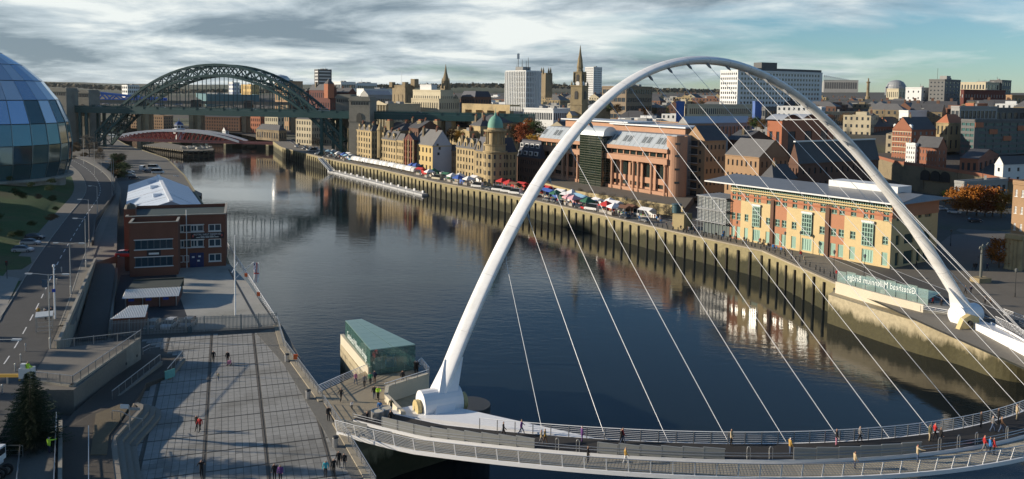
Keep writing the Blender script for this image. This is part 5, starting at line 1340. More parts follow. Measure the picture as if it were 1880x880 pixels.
# round end drum
dr = N0+uR*3.9-uL*.4; dz_ = zpx(dr, 250)-CZ
mb = MB(); mb.lathe([(3.6, -1), (3.6, dz_), (3.4, dz_), (3.4, dz_-.5), (0, dz_-.5)], (0, 0, 0), 28); mb.build('drum', CT, court, loc=dr-N0, smooth=False)
for zz in (.24, .46, .68, .88):
    a_ = math.atan2(-.75, -.1); MB().box((3.6*math.cos(a_), 3.6*math.sin(a_), dz_*zz), (.3, 1.7, .7), a_).build('drum_window', M_GLASS, court, loc=dr-N0)
# glass stair tower with barrel vault
gt0, gt1 = uL*xb0-uR*2.2, uL*xb1-uR*2.2; gw = (gt1-gt0).length; gh_ = zpx(N0+uL*xb0, 250)-CZ
mb = MB(); mb.prism([(p.x, p.y) for p in (gt0, gt1, gt1+uR*6, gt0+uR*6)], -1, gh_); tg_ = mb.build('glass_stair_tower', M('stair_glass', (.012, .022, .015), .05, .2, .5, spec=.9), court)
mb = MB()
for i in range(5): p = gt0.lerp(gt1, i/4)-uR*.04; mb.bar(p, p+Z*gh_, .14, .14)
for i in range(4): p = gt0-uL*.04+uR*6*i/3; mb.bar(p, p+Z*gh_, .14, .14)
for j in range(22): zz = gh_*j/21; mb.bar(gt0-uR*.04+Z*zz, gt1-uR*.04+Z*zz, .09, .09); mb.bar(gt0-uL*.04+Z*zz, gt0-uL*.04+uR*6+Z*zz, .09, .09)
mb.build('stair_mullions', M('stair_frame', (.16, .16, .115), .5), tg_)
mb = MB(); n_ = 16; vs = []
for i in range(n_+1):
    a_ = math.pi*i/n_; yy = 3.4-3.6*math.cos(a_); zz = gh_+3.6*math.sin(a_)
    vs += [gt0-uL*1.0+uR*yy+Z*zz, gt1+uL*6+uR*yy+Z*zz]
mb.add(vs, [(2*i, 2*i+1, 2*i+3, 2*i+2) for i in range(n_)]); mb.add(vs[0::2], [tuple(range(n_+1))]); mb.build('barrel_vault', MATS['court_metal'], court)
# terrace wall under the courts
tl = [V(1058, 368, 0), V(1130, 380, 0), V(1255, 400, 0)]
wall_line('terrace_wall', 'yellow stone retaining wall between market quay and courthouse terrace', [V(1000, 352, 0)]+tl, -.2, CZ+.9, .6, M('terrace_stone', (.40, .33, .18), .88, .2, .3, bump=.2))
mb = MB(); mb.prism([(p.x, p.y) for p in (V(985, 341, 0), V(1000, 352, 0), V(1058, 368, 0), V(1130, 380, 0), V(1255, 400, 0), V(1275, 372, 0), V(1235, 340, 0), V(1000, 320, 0))], -.2, CZ); tag(mb.build('courthouse_terrace', MATS['quay_paving']), kind='structure')

# ---- brick warehouses
e, g_ = block('balcony_warehouse', 'tan brick warehouse gable with a stack of white balconies', 1257, 1291, 1332, 258, 371, z0=CZ*.3, wall=TAN, nl=0, nr=5, rows=5, fw=.42, fh=.38, roof='gableR', rmat=SLATE, rh=5.0, phi=57)
uLb = g_['uL']; a_ = math.atan2(-uLb.y, -uLb.x)
for r_ in range(7):
    zz = g_['h']*(r_+.45)/7.2; p = uLb*g_['WL']*.55; out_ = (-uLb).cross(Vector((0, 0, 1)))
    p = p+out_*.6; bal = MB().box((0, 0, 0), (4.4, 1.2, .14)).build('balcony', M_WFR, e, loc=(p.x, p.y, zz), rz=a_)
    mb = MB(); mb.box((0, -.58, 1.0), (4.4, .05, .06)); 
    for i in range(9): mb.box((-2.2+.55*i, -.58, .5), (.05, .05, 1.0))
    mb.build('balcony_rail', M_DARK, bal, kind='stuff'); MB().box((0, .63, 1.1), (3.6, .08, 2.0)).build('balcony_door', M_GLASS, bal)
    for s_ in (.22, .84): q = uLb*g_['WL']*s_+out_*.03; MB().box((0, 0, 0), (.9, .1, 1.3)).build('gable_window', M_GLASS, e, loc=(q.x, q.y, zz+.9), rz=a_)
block('brick_warehouse', 'buff brick warehouse with arched windows and slate roof behind the glass-fronted offices', 1331, 1394, 1447, 289, D=262, z0=1., wall=TAN, nl=7, nr=6, rows=4, fw=.38, fh=.45, roof='gableL', rmat=SLATEL, rh=5.4, phi=57, ind=False)
e, g_ = block('dark_warehouse', 'dark brick warehouse with long slate roof and skylights', 1447, 1466, 1612, 300, D=240, z0=1., wall=DBRICK, nl=3, nr=14, rows=4, fw=.35, fh=.42, roof='gableR', rmat=SLATE, rh=6.2, phi=57)
for i in range(8):
    q = g_['c00'].lerp(g_['c01'], .12+.1*i)+uL*1.9+Z*2.4; MB().box((0, 0, 0), (1.0, 1.5, .1)).build('skylight', M('skylight', (.25, .33, .36), .1), e, loc=q).rotation_euler = (R(50), 0, math.atan2(g_['uR'].y, g_['uR'].x))
mb = MB(); mb.bar((g_['c00']+g_['c10'])/2+Z*6.3, (g_['c01']+g_['c11'])/2+Z*6.3, .7, .4); mb.build('ridge_capping', ZINC, e)
e, g_ = block('hipped_house', 'slate hipped-roof pub with red chimney tucked behind the offices', 1392, 1420, 1465, 331, D=232, z0=.5, wall=DBRICK, nl=3, nr=4, rows=2, roof='hip', rmat=SLATE, rh=4.2, phi=57, chim=1)
block('gabled_mews', 'dark brick gabled mews with white dormers behind the warehouses', 1331, 1365, 1418, 258, D=300, z0=2., wall=DBRICK, nl=5, nr=6, rows=3, roof='gableL', rh=3.5, phi=57, chim=1)
block('barrel_roof_offices', 'long glazed offices with pale sawtooth roof dormers on the hillside', 1245, 1262, 1380, 226, D=330, z0=6., wall=GREYC, glass=TEALG, nl=2, nr=16, rows=2, fw=.8, fh=.7, roof='gableR', rmat=ZINC, rh=2.6, phi=57)
block('pavilion_offices', 'flat zinc-roofed glazed pavilion behind the courthouse', 1098, 1262, 1318, 231, D=330, z0=6., wall=TAN, glass=M_GLASS, nl=22, nr=5, rows=1, fw=.8, fh=.5, roof='flat', rmat=ZINC, phi=57, parapet=.5)
e, g_ = block('wavy_roof_hall', 'orange brick hall with large dark windows and wavy metal roof', 1408, 1436, 1530, 223, D=315, z0=5., wall=TERRA, nl=2, nr=3, rows=1, fw=.45, fh=.6, roof=None, phi=50, cornice=False)
mb = MB(); vs = []
for i in range(25):
    q = g_['c00'].lerp(g_['c01'], i/24)-g_['uR']*1.0+g_['uR']*2*i/24; z_ = .6+2.0*abs(math.sin(i/24*math.pi*3)); vs += [q-uL*1.0+Z*z_, q+uL*(g_['WL']+1)+Z*z_]
mb.add(vs, [(2*i, 2*i+2, 2*i+3, 2*i+1) for i in range(24)]); mb.build('wavy_roof', ZINC, e)

# ---- offices on the quay: yellow stone and orange brick, glazed attic storey, oversailing roof
N0 = V(1633, 494, 0); N0.z = 0; phi = 54.9; uL, uR = dirs(phi)
off = empty('quay_offices', 'four-storey yellow stone and orange brick quayside offices with oversailing grey roof', 'office building', N0)
OW = len_to(N0, uL, 1341, 8); hT = zpx(N0, 397); OR = len_to(N0, uR, 1722, 10)
YST = M('buff_stone', (.56, .44, .235), .88, .15, .2, bump=.1); OBR = M('orange_face_brick', (.42, .20, .115), .9, .15, .3); SAGE = M('sage_frame', (.30, .47, .39), .5, .06, .5)
OGL = M('office_glass', (.04, .075, .07), .22, .3, .5, spec=.8)
hb, h1, h2, h3 = 4.3, 7.4, 10.6, hT
secs = [(0., .345), (.355, .695), (.705, 1.0)]             # bays along the front from the near corner
# openings as (fraction a, fraction b, z0, z1, kind)
ops = []
for s0_, s1_ in secs:
    L_ = s1_-s0_
    for fa, fb_, kind in ((.04, .13, 'w'), (.26, .44, 'o'), (.55, .64, 'w'), (.74, .83, 'p'), (.87, .96, 'p')):
        a_, b_ = (s0_+L_*fa)*OW, (s0_+L_*fb_)*OW
        ops.append((a_, b_, .5, 3.5, 'door'))
        if kind == 'o': ops.append((a_, b_, hb, h2-1.0, 'oriel'))
        else: ops.append((a_, b_, hb+1.0, hb+2.8, 'win'))
        if kind == 'o': 
            m_ = (a_+b_)/2; ops.append((a_+.1, m_-.25, h2, h2+1.9, 'win')); ops.append((m_+.25, b_-.1, h2, h2+1.9, 'win'))
        else: ops.append((a_, b_, h2, h2+1.9, 'win'))
def offwall(name, wall, xa, xb, za, zb, out_):
    """piece of the front between two distances from the corner, pushed out a little"""
    mb = MB(); a_, b_ = uL*xa-uR*out_, uL*xb-uR*out_; c_, d_ = uL*xb+uR*.3, uL*xa+uR*.3
    mb.prism([(p.x, p.y) for p in (a_, b_, c_, d_)], za, zb); return mb.build(name, wall, off)
mb = MB()
xs = sorted(set([0, OW]+[o[0] for o in ops]+[o[1] for o in ops])); zs = sorted(set([0., hT]+[o[2] for o in ops]+[o[3] for o in ops]))
def mat_at(x, z):
    f = x/OW
    for s0_, s1_ in secs:
        if s0_ <= f <= s1_:
            q = (f-s0_)/(s1_-s0_)
            if z > h2+2.3: return 1
            if z > h2-.4: return 1 
            if q > .70: return 1
            return 0
    return 2
for i in range(len(xs)-1):
    for j in range(len(zs)-1):
        xm, zm = (xs[i]+xs[i+1])/2, (zs[j]+zs[j+1])/2
        if any(o[0] < xm < o[1] and o[2] < zm < o[3] for o in ops): continue
        mb.quad(uL*xs[i+1]+Z*zs[j], uL*xs[i]+Z*zs[j], uL*xs[i]+Z*zs[j+1], uL*xs[i+1]+Z*zs[j+1], mat_at(xm, zm))
for a_, b_, z_0, z_1, k_ in ops:
    i_ = uR*.35
    mb.quad(uL*a_+Z*z_0, uL*b_+Z*z_0, uL*b_+i_+Z*z_0, uL*a_+i_+Z*z_0, 0); mb.quad(uL*b_+Z*z_1, uL*a_+Z*z_1, uL*a_+i_+Z*z_1, uL*b_+i_+Z*z_1, 0)
    mb.quad(uL*b_+Z*z_0, uL*b_+Z*z_1, uL*b_+i_+Z*z_1, uL*b_+i_+Z*z_0, 0); mb.quad(uL*a_+Z*z_1, uL*a_+Z*z_0, uL*a_+i_+Z*z_0, uL*a_+i_+Z*z_1, 0)
mb.build('front_wall', [YST, OBR, DBRICK], off)
ra = math.atan2(-uL.y, -uL.x)
for a_, b_, z_0, z_1, k_ in ops:
    p = uL*((a_+b_)/2)+uR*(.2 if k_ != 'oriel' else -.35); w_ = b_-a_
    if k_ == 'door': win_mesh(w_, z_1-z_0, 4, 1, None, .22).build('shutter_door', [SAGE, SAGE], off, loc=(p.x, p.y, z_0), rz=ra)
    elif k_ == 'win': win_mesh(w_, z_1-z_0, 2, 2, None, .13, True).build('window', [SAGE, OGL], off, loc=(p.x, p.y, z_0), rz=ra)
    else:
        o_ = win_mesh(w_, z_1-z_0, 4, 5, None, .16).build('oriel_window', [SAGE, OGL], off, loc=(p.x, p.y, z_0), rz=ra)
        MB().box((0, .3, z_1-z_0+.3), (w_+.3, .9, .5)).build('oriel_roof', ZINC, o_)
for f_ in (.35, .70):
    q = uL*OW*f_-uR*.14; MB().box((0, 0, hT/2), (.9, .35, hT)).build('downpipe_recess', DBRICK, off, loc=q, rz=ra)
for zz, hh_, m_ in ((h2+2.35, .35, YST), (h2+2.95, .25, YST), (hT-.1, .4, TERRA)):
    mb = MB(); mb.bar(uL*-.1-uR*.06+Z*zz, uL*OW-uR*.06+Z*zz, .14, hh_); mb.build('string_course', m_, off)
# east end wall
mw_, mg_ = MB(), MB(); facade(mw_, mg_, Vector((0, 0, 0)), uR, OR, 0, hT, [(2, 3.6), (5.5, 9.5), (11, 12.6), (OR-6, OR-3)], [(.4, 3.4), (hb+.8, hb+3.0), (h2, h2+1.9)], .3); mw_.build('end_wall', [YST], off); mg_.build('end_glazing', OGL, off)
mb = MB(); mb.bar(uR*0+Z*(h2+2.2)-uL*.06, uR*OR+Z*(h2+2.2)-uL*.06, .14, 3.0); mb.build('end_brick_band', OBR, off)
# attic storey
i_ = .9; ah = 2.7
def atq(d, o, z): return uL*d+uR*o+Z*z
mb = MB(); mb.prism([(p.x, p.y) for p in (atq(.9, i_, 0), atq(OW, i_, 0), atq(OW, OR-.8, 0), atq(.9, OR-.8, 0))], hT, hT+ah); mb.build('attic_storey', M('attic_dark', (.02, .028, .028), .15), off)
mfin = MB().box((0, 0, ah/2), (.22, .35, ah)).mesh('attic_mullion', SAGE)
for i in range(76): inst('attic_mullion', mfin, off, atq(.9+(OW-.9)*i/75, i_-.1, hT), ra)
for i in range(16): inst('attic_mullion', mfin, off, atq(.8, i_+(OR-2)*i/15, hT), math.atan2(uR.y, uR.x))
mb = MB(); lip = 2.0
mb.add([atq(-lip, -lip*.7, hT+ah), atq(OW+8, -lip*.7, hT+ah), atq(OW+8, OR+2, hT+ah), atq(-lip, OR+2, hT+ah), atq(-lip, -lip*.7, hT+ah+.28), atq(OW+8, -lip*.7, hT+ah+.28), atq(OW+8, OR+2, hT+ah+.28), atq(-lip, OR+2, hT+ah+.28), atq(-lip+1, OR*.55, hT+ah+1.6), atq(OW+8, OR*.55, hT+ah+1.6)],
       [(0, 1, 5, 4), (3, 2, 1, 0), (1, 2, 6, 9, 5), (2, 3, 7, 6), (3, 0, 4, 8, 7), (4, 5, 9, 8), (8, 9, 6, 7)]); mb.build('roof', M('office_roof', (.20, .21, .22), .4, .25, .3, metal=.2), off)
mb = MB(); mb.bar(atq(-lip, -lip*.7-.05, hT+ah+.14), atq(OW+8, -lip*.7-.05, hT+ah+.14), .12, .34); mb.build('roof_fascia', M_WFR, off)
mb = MB(); mb.prism([(p.x, p.y) for p in (atq(4, OR*.45, 0), atq(22, OR*.45, 0), atq(22, OR*.75, 0), atq(4, OR*.75, 0))], hT+ah+1., hT+ah+2.9); mb.build('roof_plant', M_WFR, off)
# glazed western bay with brise-soleil
bw_ = len_to(N0, uL, 1285, 6)
for k_ in range(3):
    z_ = 3.6+3.4*k_; mb = MB(); mb.add([atq(OW+.2, -1.6, z_), atq(bw_, -1.6, z_), atq(bw_, 8, z_), atq(OW+.2, 8, z_), atq(OW+.2, -1.6, z_+.25), atq(bw_, -1.6, z_+.25), atq(bw_, 8, z_+.25), atq(OW+.2, 8, z_+.25)], [(0, 1, 5, 4), (4, 5, 6, 7), (3, 2, 1, 0), (1, 2, 6, 5)]); mb.build('canopy_slab', LEAD, off)
mb = MB(); mb.prism([(p.x, p.y) for p in (atq(OW+.2, .3, 0), atq(bw_-1, .3, 0), atq(bw_-1, 8, 0), atq(OW+.2, 8, 0))], .2, 10.4); mb.build('glazed_bay', M('bay_glass', (.10, .13, .13), .3, .2, .5, spec=.8), off)
for k_ in range(2):
    for j in range(8):
        z_ = 4.1+3.4*k_+.38*j; mb = MB(); mb.bar(atq(OW+.3, -1.2, z_), atq(bw_-.4, -1.2, z_), .1, .14); mb.build('louvre', M('louvre_steel', (.42, .45, .46), .7), off)
for j in range(9):
    d = lerp(OW+.3, bw_-.4, j/8); mb = MB(); mb.bar(atq(d, -1.3, 0), atq(d, -1.3, 10.4), .14, .14); mb.build('bay_post', MATS['louvre_steel'], off)
# brick building at the right edge
e, g_ = block('riverside_flats', 'brown brick block on a round stone colonnade beside the small autumn tree', 1858, 1876, 2060, 338, 497, wall=TAN, nl=2, nr=10, rows=5, fw=.34, fh=.4, roof='flat', phi=60, ind=True, frame=M_WFR)
for k_ in range(4):
    q = g_['uL']*(g_['WL']*(k_+.2)/3.4)-g_['uR']*1.0; MB().lathe([(.75, 0), (.62, .5), (.6, 6.8), (.9, 7.2)], n=14).build('stone_column', STONE, e, loc=q)
mb = MB(); mb.bar(g_['uL']*g_['WL']-g_['uR']*1+Z*7.6, -g_['uL']*1-g_['uR']*1+Z*7.6, 2.4, 1.0); mb.build('stone_lintel', STONE, e)
# ---- right-hand hillside
block('victorian_warehouse', 'large red brick victorian building with slate roof above the stone viaduct wall', 1557, 1604, 1640, 233, D=420, yb=285, wall=BRICK, nl=9, nr=7, rows=5, fw=.4, fh=.5, roof='hip', rmat=SLATE, rh=7, phi=62, chim=3, glass=M('pale_glass', (.25, .27, .28), .2))
block('victorian_wing', 'long red brick wing with arched gateway beside the victorian building', 1600, 1640, 1722, 236, D=430, yb=280, wall=BRICK, nl=5, nr=9, rows=4, fw=.42, fh=.5, roof='gableR', rmat=SLATE, rh=6, phi=62, glass=MATS['pale_glass'])
e, g_ = block('gabled_red_house', 'red and white gabled brick mansion block on the sloping street', 1638, 1674, 1718, 238, D=365, yb=296, wall=BRICK, nl=7, nr=4, rows=5, fw=.42, fh=.5, roof='gableR', rmat=SLATE, rh=5.5, phi=60, glass=MATS['pale_glass'], chim=1)
dormers(e, g_, 5, mat=M_WFR, wd=1.3, hd=1.6)
for r_ in range(5):
    mb = MB(); mb.bar(g_['c10']*1-Z*(g_['h']*r_/6.5+1.2)-uR*.06, g_['c00']-Z*(g_['h']*r_/6.5+1.2)-uR*.06, .2, .3); mb.build('white_band', CREAM, e)
block('white_townhouse', 'narrow white rendered townhouse between two red brick houses', 1663, 1681, 1690, 266, D=345, yb=300, wall=WHITEW, nl=4, nr=1, rows=4, fw=.4, fh=.5, roof='flat', phi=60)
e, g_ = block('skylight_house', 'red brick house with dark slate roof and five skylights', 1681, 1722, 1738, 272, D=338, yb=310, wall=BRICK, nl=7, nr=2, rows=3, fw=.35, fh=.5, roof='gableL', rmat=SLATE, rh=4.5, phi=60, glass=MATS['pale_glass'])
for i in range(5):
    q = g_['c10'].lerp(g_['c00'], .15+.17*i)+g_['uR']*2.2+Z*2.35; MB().box((0, 0, 0), (1.0, 2.2, .1)).build('skylight', MATS['skylight'], e, loc=q).rotation_euler = (R(48), 0, math.atan2(-g_['uL'].y, -g_['uL'].x))
e, g_ = block('stone_chapel', 'ornate old sandstone hall with red hipped roof above the viaduct wall', 1718, 1742, 1772, 226, D=378, yb=276, wall=STONE, nl=3, nr=3, rows=2, fw=.4, fh=.6, roof='hip', rmat=TERRA, rh=4, phi=60)
e, g_ = block('glass_flats', 'dark modern flats with teal glass bands and red panels', 1764, 1790, 2010, 222, D=362, yb=282, wall=DGREY, glass=TEALG, nl=3, nr=15, rows=6, fw=.88, fh=.5, roof='flat', rmat=LEAD, phi=66)
for i in range(9):
    q = g_['c00'].lerp(g_['c01'], (i+.3)/9)-g_['uL']*.15; MB().box((0, 0, -g_['h']*(.12+.16*(i*2 % 5)/1.6)), (g_['WR']/16, .2, 2.2)).build('red_panel', TERRA, e, loc=q, rz=math.atan2(g_['uR'].y, g_['uR'].x))
block('brick_works', 'single-storey red brick works with twin white-trimmed gables', 1762, 1796, 1832, 292, D=332, yb=318, wall=BRICK, nl=3, nr=4, rows=1, fw=.5, fh=.5, roof='gableL', rmat=SLATE, rh=3, phi=40)
block('white_house', 'plain white rendered house with sash windows at the bank top', 1826, 1842, 1960, 302, D=308, yb=335, wall=WHITEW, nl=1, nr=7, rows=2, fw=.28, fh=.4, roof='gableR', rmat=SLATE, rh=3, phi=66)
block('timber_pavilion', 'low flat-roofed white-edged pavilion above the autumn trees', 1752, 1770, 1850, 336, D=287, yb=365, wall=GREYC, nl=2, nr=8, rows=1, fw=.6, fh=.5, roof='flat', rmat=LEAD, phi=60)
# hillside street held up by an old retaining wall with arches
vw = empty('arched_wall', 'old stone retaining wall with dark arched openings below the sloping street', 'wall')
VWM = M('viaduct_stone', (.22, .18, .115), .9, .35, .3, bump=.5, dirt=((.10, .085, .06), .8, .15))
HT = [(1590, 283, 372), (1650, 300, 348), (1700, 306, 328), (1760, 316, 316), (1800, 322, 310), (1850, 332, 302), (1990, 345, 292)]
pts = [VY(*q) for q in HT]
mb = MB(); mb.prism([(p.x, p.y) for p in pts]+[(420, 330), (420, 560), (190, 560)], -.2, [p.z-.8 for p in pts]+[16, 26, 22]); tag(mb.build('hillside_street', MATS['quay_road']), kind='structure')
for p, q in zip(pts[:-1], pts[1:]):
    d = q-p; d.z = 0; n_ = Vector((-d.y, d.x, 0)).normalized(); n_ = n_ if n_.y > 0 else -n_
    mb = MB(); mb.prism([(v_.x, v_.y) for v_ in (p-n_*.8, q-n_*.8, q+n_*.1, p+n_*.1)], -.2, [p.z-.3, q.z-.3, q.z-.3, p.z-.3]); mb.build('wall_length', VWM, vw)
    mb = MB(); mb.bar(p-n_*.4+Vector((0, 0, .3)), q-n_*.4+Vector((0, 0, .3)), .6, 1.2); mb.build('brick_coping', BRICK, vw)
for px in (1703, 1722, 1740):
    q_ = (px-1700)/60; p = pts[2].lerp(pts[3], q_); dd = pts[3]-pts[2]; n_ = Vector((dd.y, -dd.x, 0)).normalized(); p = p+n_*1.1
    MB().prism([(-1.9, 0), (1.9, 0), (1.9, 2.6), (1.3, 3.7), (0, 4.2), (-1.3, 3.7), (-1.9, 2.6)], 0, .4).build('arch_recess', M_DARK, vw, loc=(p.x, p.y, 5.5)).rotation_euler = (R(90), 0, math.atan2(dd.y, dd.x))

# ---- landmarks on the hill
e, g_ = block('white_tower', 'tall white office tower with vertical fins and rooftop aerials', 928, 966, 992, 131, D=520, wall=WHITEW, nl=12, nr=9, rows=14, fw=.5, fh=.7, roof='flat', phi=50, rmat=GREYC, cornice=False)
for s_, nn, uu in ((0, 12, 'uL'), (1, 9, 'uR')):
    for i in range(nn+1):
        q = g_[uu]*(g_['WL' if not s_ else 'WR']*i/nn); o_ = (-g_['uR'] if not s_ else -g_['uL'])*.25; MB().box((q.x+o_.x, q.y+o_.y, g_['h']/2), (.5, .5, g_['h']), R(50)).build('fin', WHITEW, e)
q = (g_['c00']+g_['c11'])/2; MB().box(q+Z*1.5, (8, 6, 3), R(50)).build('plant_room', GREYC, e)
for dx, hh_ in ((-5, 12), (-1, 8), (3, 7), (5, 9)): MB().tube([q+g_['uL']*-dx, q+g_['uL']*-dx+Z*hh_], [.3, .12], 5).build('aerial', M_DARK, e)
MB().box(q+g_['uL']*5+Z*10, (1.6, 1.6, 3.5)).build('dish_cluster', M_WFR, e)
block('low_offices', 'low white-framed offices in front of the white tower', 960, 1016, 1048, 201, D=485, wall=WHITEW, nl=16, nr=9, rows=3, fw=.75, fh=.5, roof='flat', phi=40, rmat=LEAD)
# church with clock tower and spire
D = 430; c0 = VY(1063, 215, D); zb_ = VY(1063, 232, D).z
ch = empty('church_tower', 'old stone church tower with clock stage and tapering spire', 'church', (c0.x, c0.y, zb_), R(-34))
def zy(py): return VY(1063, py, D).z-zb_
tw_ = 30*D/F*.80
CHS = M('church_stone', (.27, .22, .13), .9, .3, .2, dirt=((.12, .10, .07), .7, .15))
for nm, y0, y1, w_ in (('lower_stage', 240, 192, 1.), ('middle_stage', 192, 158, .97), ('clock_stage', 158, 133, .62)):
    mb = MB(); mb.box((0, 0, (zy(y0)+zy(y1))/2), (tw_*w_, tw_*w_, zy(y1)-zy(y0))); mb.box((0, 0, zy(y1)), (tw_*w_+.7, tw_*w_+.7, .6)); mb.build(nm, CHS, ch)
for a_ in range(4):
    m_ = Matrix.Rotation(a_*math.pi/2, 4, 'Z')
    for nm, zc_, ww, hh_, off_ in (('louvre_opening', zy(175), 1.9, 4.2, tw_*.49), ('belfry_opening', zy(143), 1.5, 3.4, tw_*.31)):
        o = MB().prism([(-ww/2, 0), (ww/2, 0), (ww/2, hh_*.8), (ww*.25, hh_), (-ww*.25, hh_), (-ww/2, hh_*.8)], 0, .3).build(nm, M_DARK, ch); o.matrix_local = m_@Matrix.Translation((0, -off_+.12, zc_-hh_/2))@Matrix.Rotation(R(90), 4, 'X')
    o = MB().lathe([(0, 0), (1.15, 0), (1.25, -.1)], n=18).build('clock_face', M_WFR, ch); o.matrix_local = m_@Matrix.Translation((0, -tw_*.31-.1-.04, zy(154)))@Matrix.Rotation(R(90), 4, 'X')
    for sx_ in (-1, 1): o = MB().lathe([(.3, 0), (.28, zy(134)-zy(152)), (.4, zy(134)-zy(152))], n=7).build('corner_column', CHS, ch); o.matrix_local = m_@Matrix.Translation((sx_*tw_*.34, -tw_*.34, zy(152)))
    o = MB().lathe([(.35, 0), (.55, 1.0), (.2, 2.0), (0, 3.2)], n=8).build('urn', CHS, ch); o.matrix_local = m_@Matrix.Translation((tw_*.44, -tw_*.44, zy(158)))
MB().lathe([(tw_*.30, zy(134)), (tw_*.22, zy(126)), (tw_*.26, zy(125)), (tw_*.19, zy(113)), (tw_*.2, zy(112)), (tw_*.1, zy(100)), (.12, zy(84)), (0, zy(83))], n=8).build('spire', CHS, ch)
block('church_portico', 'small pedimented stone portico at the foot of the church tower', 1040, 1050, 1062, 212, D=424, wall=STONE, nl=3, nr=2, rows=1, fw=.5, fh=.6, roof='gableR', rmat=LEAD, rh=2.2)
block('stone_nave', 'low stone church nave behind the white arch', 1066, 1090, 1120, 200, D=445, wall=STONE2, nl=4, nr=4, rows=1, fw=.3, fh=.5, roof='hip', rmat=LEAD, rh=3)
block('grid_tower', 'pale residential tower with dense window grid on the skyline', 1074, 1090, 1105, 124, D=950, wall=WHITEW, nl=8, nr=6, rows=16, fw=.55, fh=.5, roof='flat', phi=48)
block('slab_offices', 'brown concrete offices with dark window bands behind the arch', 1105, 1150, 1197, 160, D=500, wall=M('brown_concrete', (.22, .175, .125), .85, .2, .2), nl=6, nr=10, rows=6, fw=.92, fh=.5, roof='flat', phi=50)
e, g_ = block('cream_curved_offices', 'long cream office strip with blue stair towers at both ends', 1256, 1262, 1382, 193, D=430, wall=CREAM, nl=1, nr=30, rows=4, fw=.62, fh=.5, roof='flat', phi=62)
for px0, px1, nm in ((1241, 1256, 'west'), (1381, 1398, 'east')): block('blue_stair_tower', 'bright blue stair tower at the %s end of the cream office strip' % ('courthouse' if nm == 'west' else 'white slab'), px0, (px0*2+px1)/3, px1, 188, D=428, wall=M('cobalt', (.02, .10, .36), .5), nl=0, nr=0, rows=0, phi=56, cornice=False)
e, g_ = block('white_slab', 'huge white gridded office slab with dark rooftop plant', 1322, 1355, 1509, 130, D=560, wall=WHITEW, nl=8, nr=26, rows=11, fw=.58, fh=.5, roof='flat', phi=62, rmat=DGREY)
q = g_['c00'].lerp(g_['c01'], .38)+g_['uL']*6; MB().box(q+Z*3.2, (13, 9, 6.5), R(20)).build('plant_room', DGREY, e); q = (g_['c01']+g_['c11'])/2; 
mb = MB(); mb.prism([(p.x, p.y) for p in (g_['c00'].lerp(g_['c01'], .2)+g_['uL']*1, g_['c01']+g_['uL']*1, g_['c11']-g_['uL']*1, g_['c00'].lerp(g_['c01'], .2)+g_['uL']*(g_['WL']-1))], g_['h'], g_['h']+2.4); mb.build('penthouse', DGREY, e)
block('podium_block', 'dark glass podium below the white slab', 1395, 1405, 1512, 198, D=500, wall=DGREY, nl=2, nr=20, rows=3, fw=.8, fh=.5, roof='flat', phi=62)
# stadium
e, g_ = block('stadium', 'football stadium with glazed stands and white cantilever roof trusses on the skyline', 1512, 1576, 1613, 148, D=1500, wall=GREYC, nl=14, nr=10, rows=3, fw=.8, fh=.6, roof='flat', rmat=LEAD, phi=20, glass=DGREY)
mb = MB(); 
for i in range(26):
    p = g_['c10'].lerp(g_['c01'], i/25); mb.bar(p+Z*0, p+Z*9-g_['uR']*8, .8, .8)
    if i < 25: mb.bar(p+Z*9-g_['uR']*8, g_['c10'].lerp(g_['c01'], (i+1)/25)+Z*(9 if i % 2 else 6)-g_['uR']*8, .7, .7)
mb.build('roof_truss', M_WFR, e, kind='stuff')
c0 = VY(1593, 178, 900); mo = empty('monument_column', 'tall stone monument column rising among rooftops before the stadium', 'monument', c0)
MB().lathe([(2.4, -14), (2.4, 0), (1.6, 1), (1.4, 15), (2.2, 15.6), (2.2, 16.4), (.8, 16.8), (.7, 20), (0, 20.6)], n=12).build('shaft', STONE2, mo)
c0 = VY(1645, 162, 900); dm = empty('domed_hall', 'cream classical hall with broad lead dome on the skyline', 'building', c0)
MB().lathe([(11, -8), (11, 1), (10, 1.5), (9.5, 3.5), (7.5, 6.5), (4, 8.4), (0, 9)], n=22).build('dome', LEAD, dm)
block('cream_block', 'cream classical block below the lead dome', 1627, 1650, 1706, 164, D=880, wall=CREAM, nl=6, nr=12, rows=3, fw=.4, fh=.5, phi=50)
block('white_clad_block', 'white clad angular block beside the dark grey tower', 1662, 1692, 1712, 162, D=610, wall=WHITEW, nl=3, nr=2, rows=5, fw=.25, fh=.3, phi=50)
e, g_ = block('grey_tower', 'dark grey panelled tower block with roof plant', 1705, 1735, 1763, 147, D=600, wall=M('slate_grey_panel', (.14, .145, .145), .7, .15, .2), nl=4, nr=4, rows=8, fw=.4, fh=.35, phi=50)
MB().box((g_['c00']+g_['c11'])/2+Z*1.6, (7, 5, 3.4), R(40)).build('plant_room', GREYC, e); MB().tube([(g_['c10']+g_['c11'])/2, (g_['c10']+g_['c11'])/2+Z*9], .12, 5).build('aerial', M_DARK, e)
block('maroon_slab', 'long maroon brick slab with one row of pale windows', 1763, 1770, 1845, 166, D=590, wall=MAROON, nl=1, nr=14, rows=3, fw=.4, fh=.3, phi=72, glass=MATS['pale_glass'])
block('rear_offices', 'grey and cream offices stepping up behind the maroon slab', 1762, 1810, 1852, 152, D=760, wall=CREAM, nl=8, nr=7, rows=4, phi=50)
block('rear_offices', 'dark slab offices on the skyline behind the maroon slab', 1816, 1840, 1856, 148, D=780, wall=DGREY, nl=6, nr=4, rows=5, phi=50)
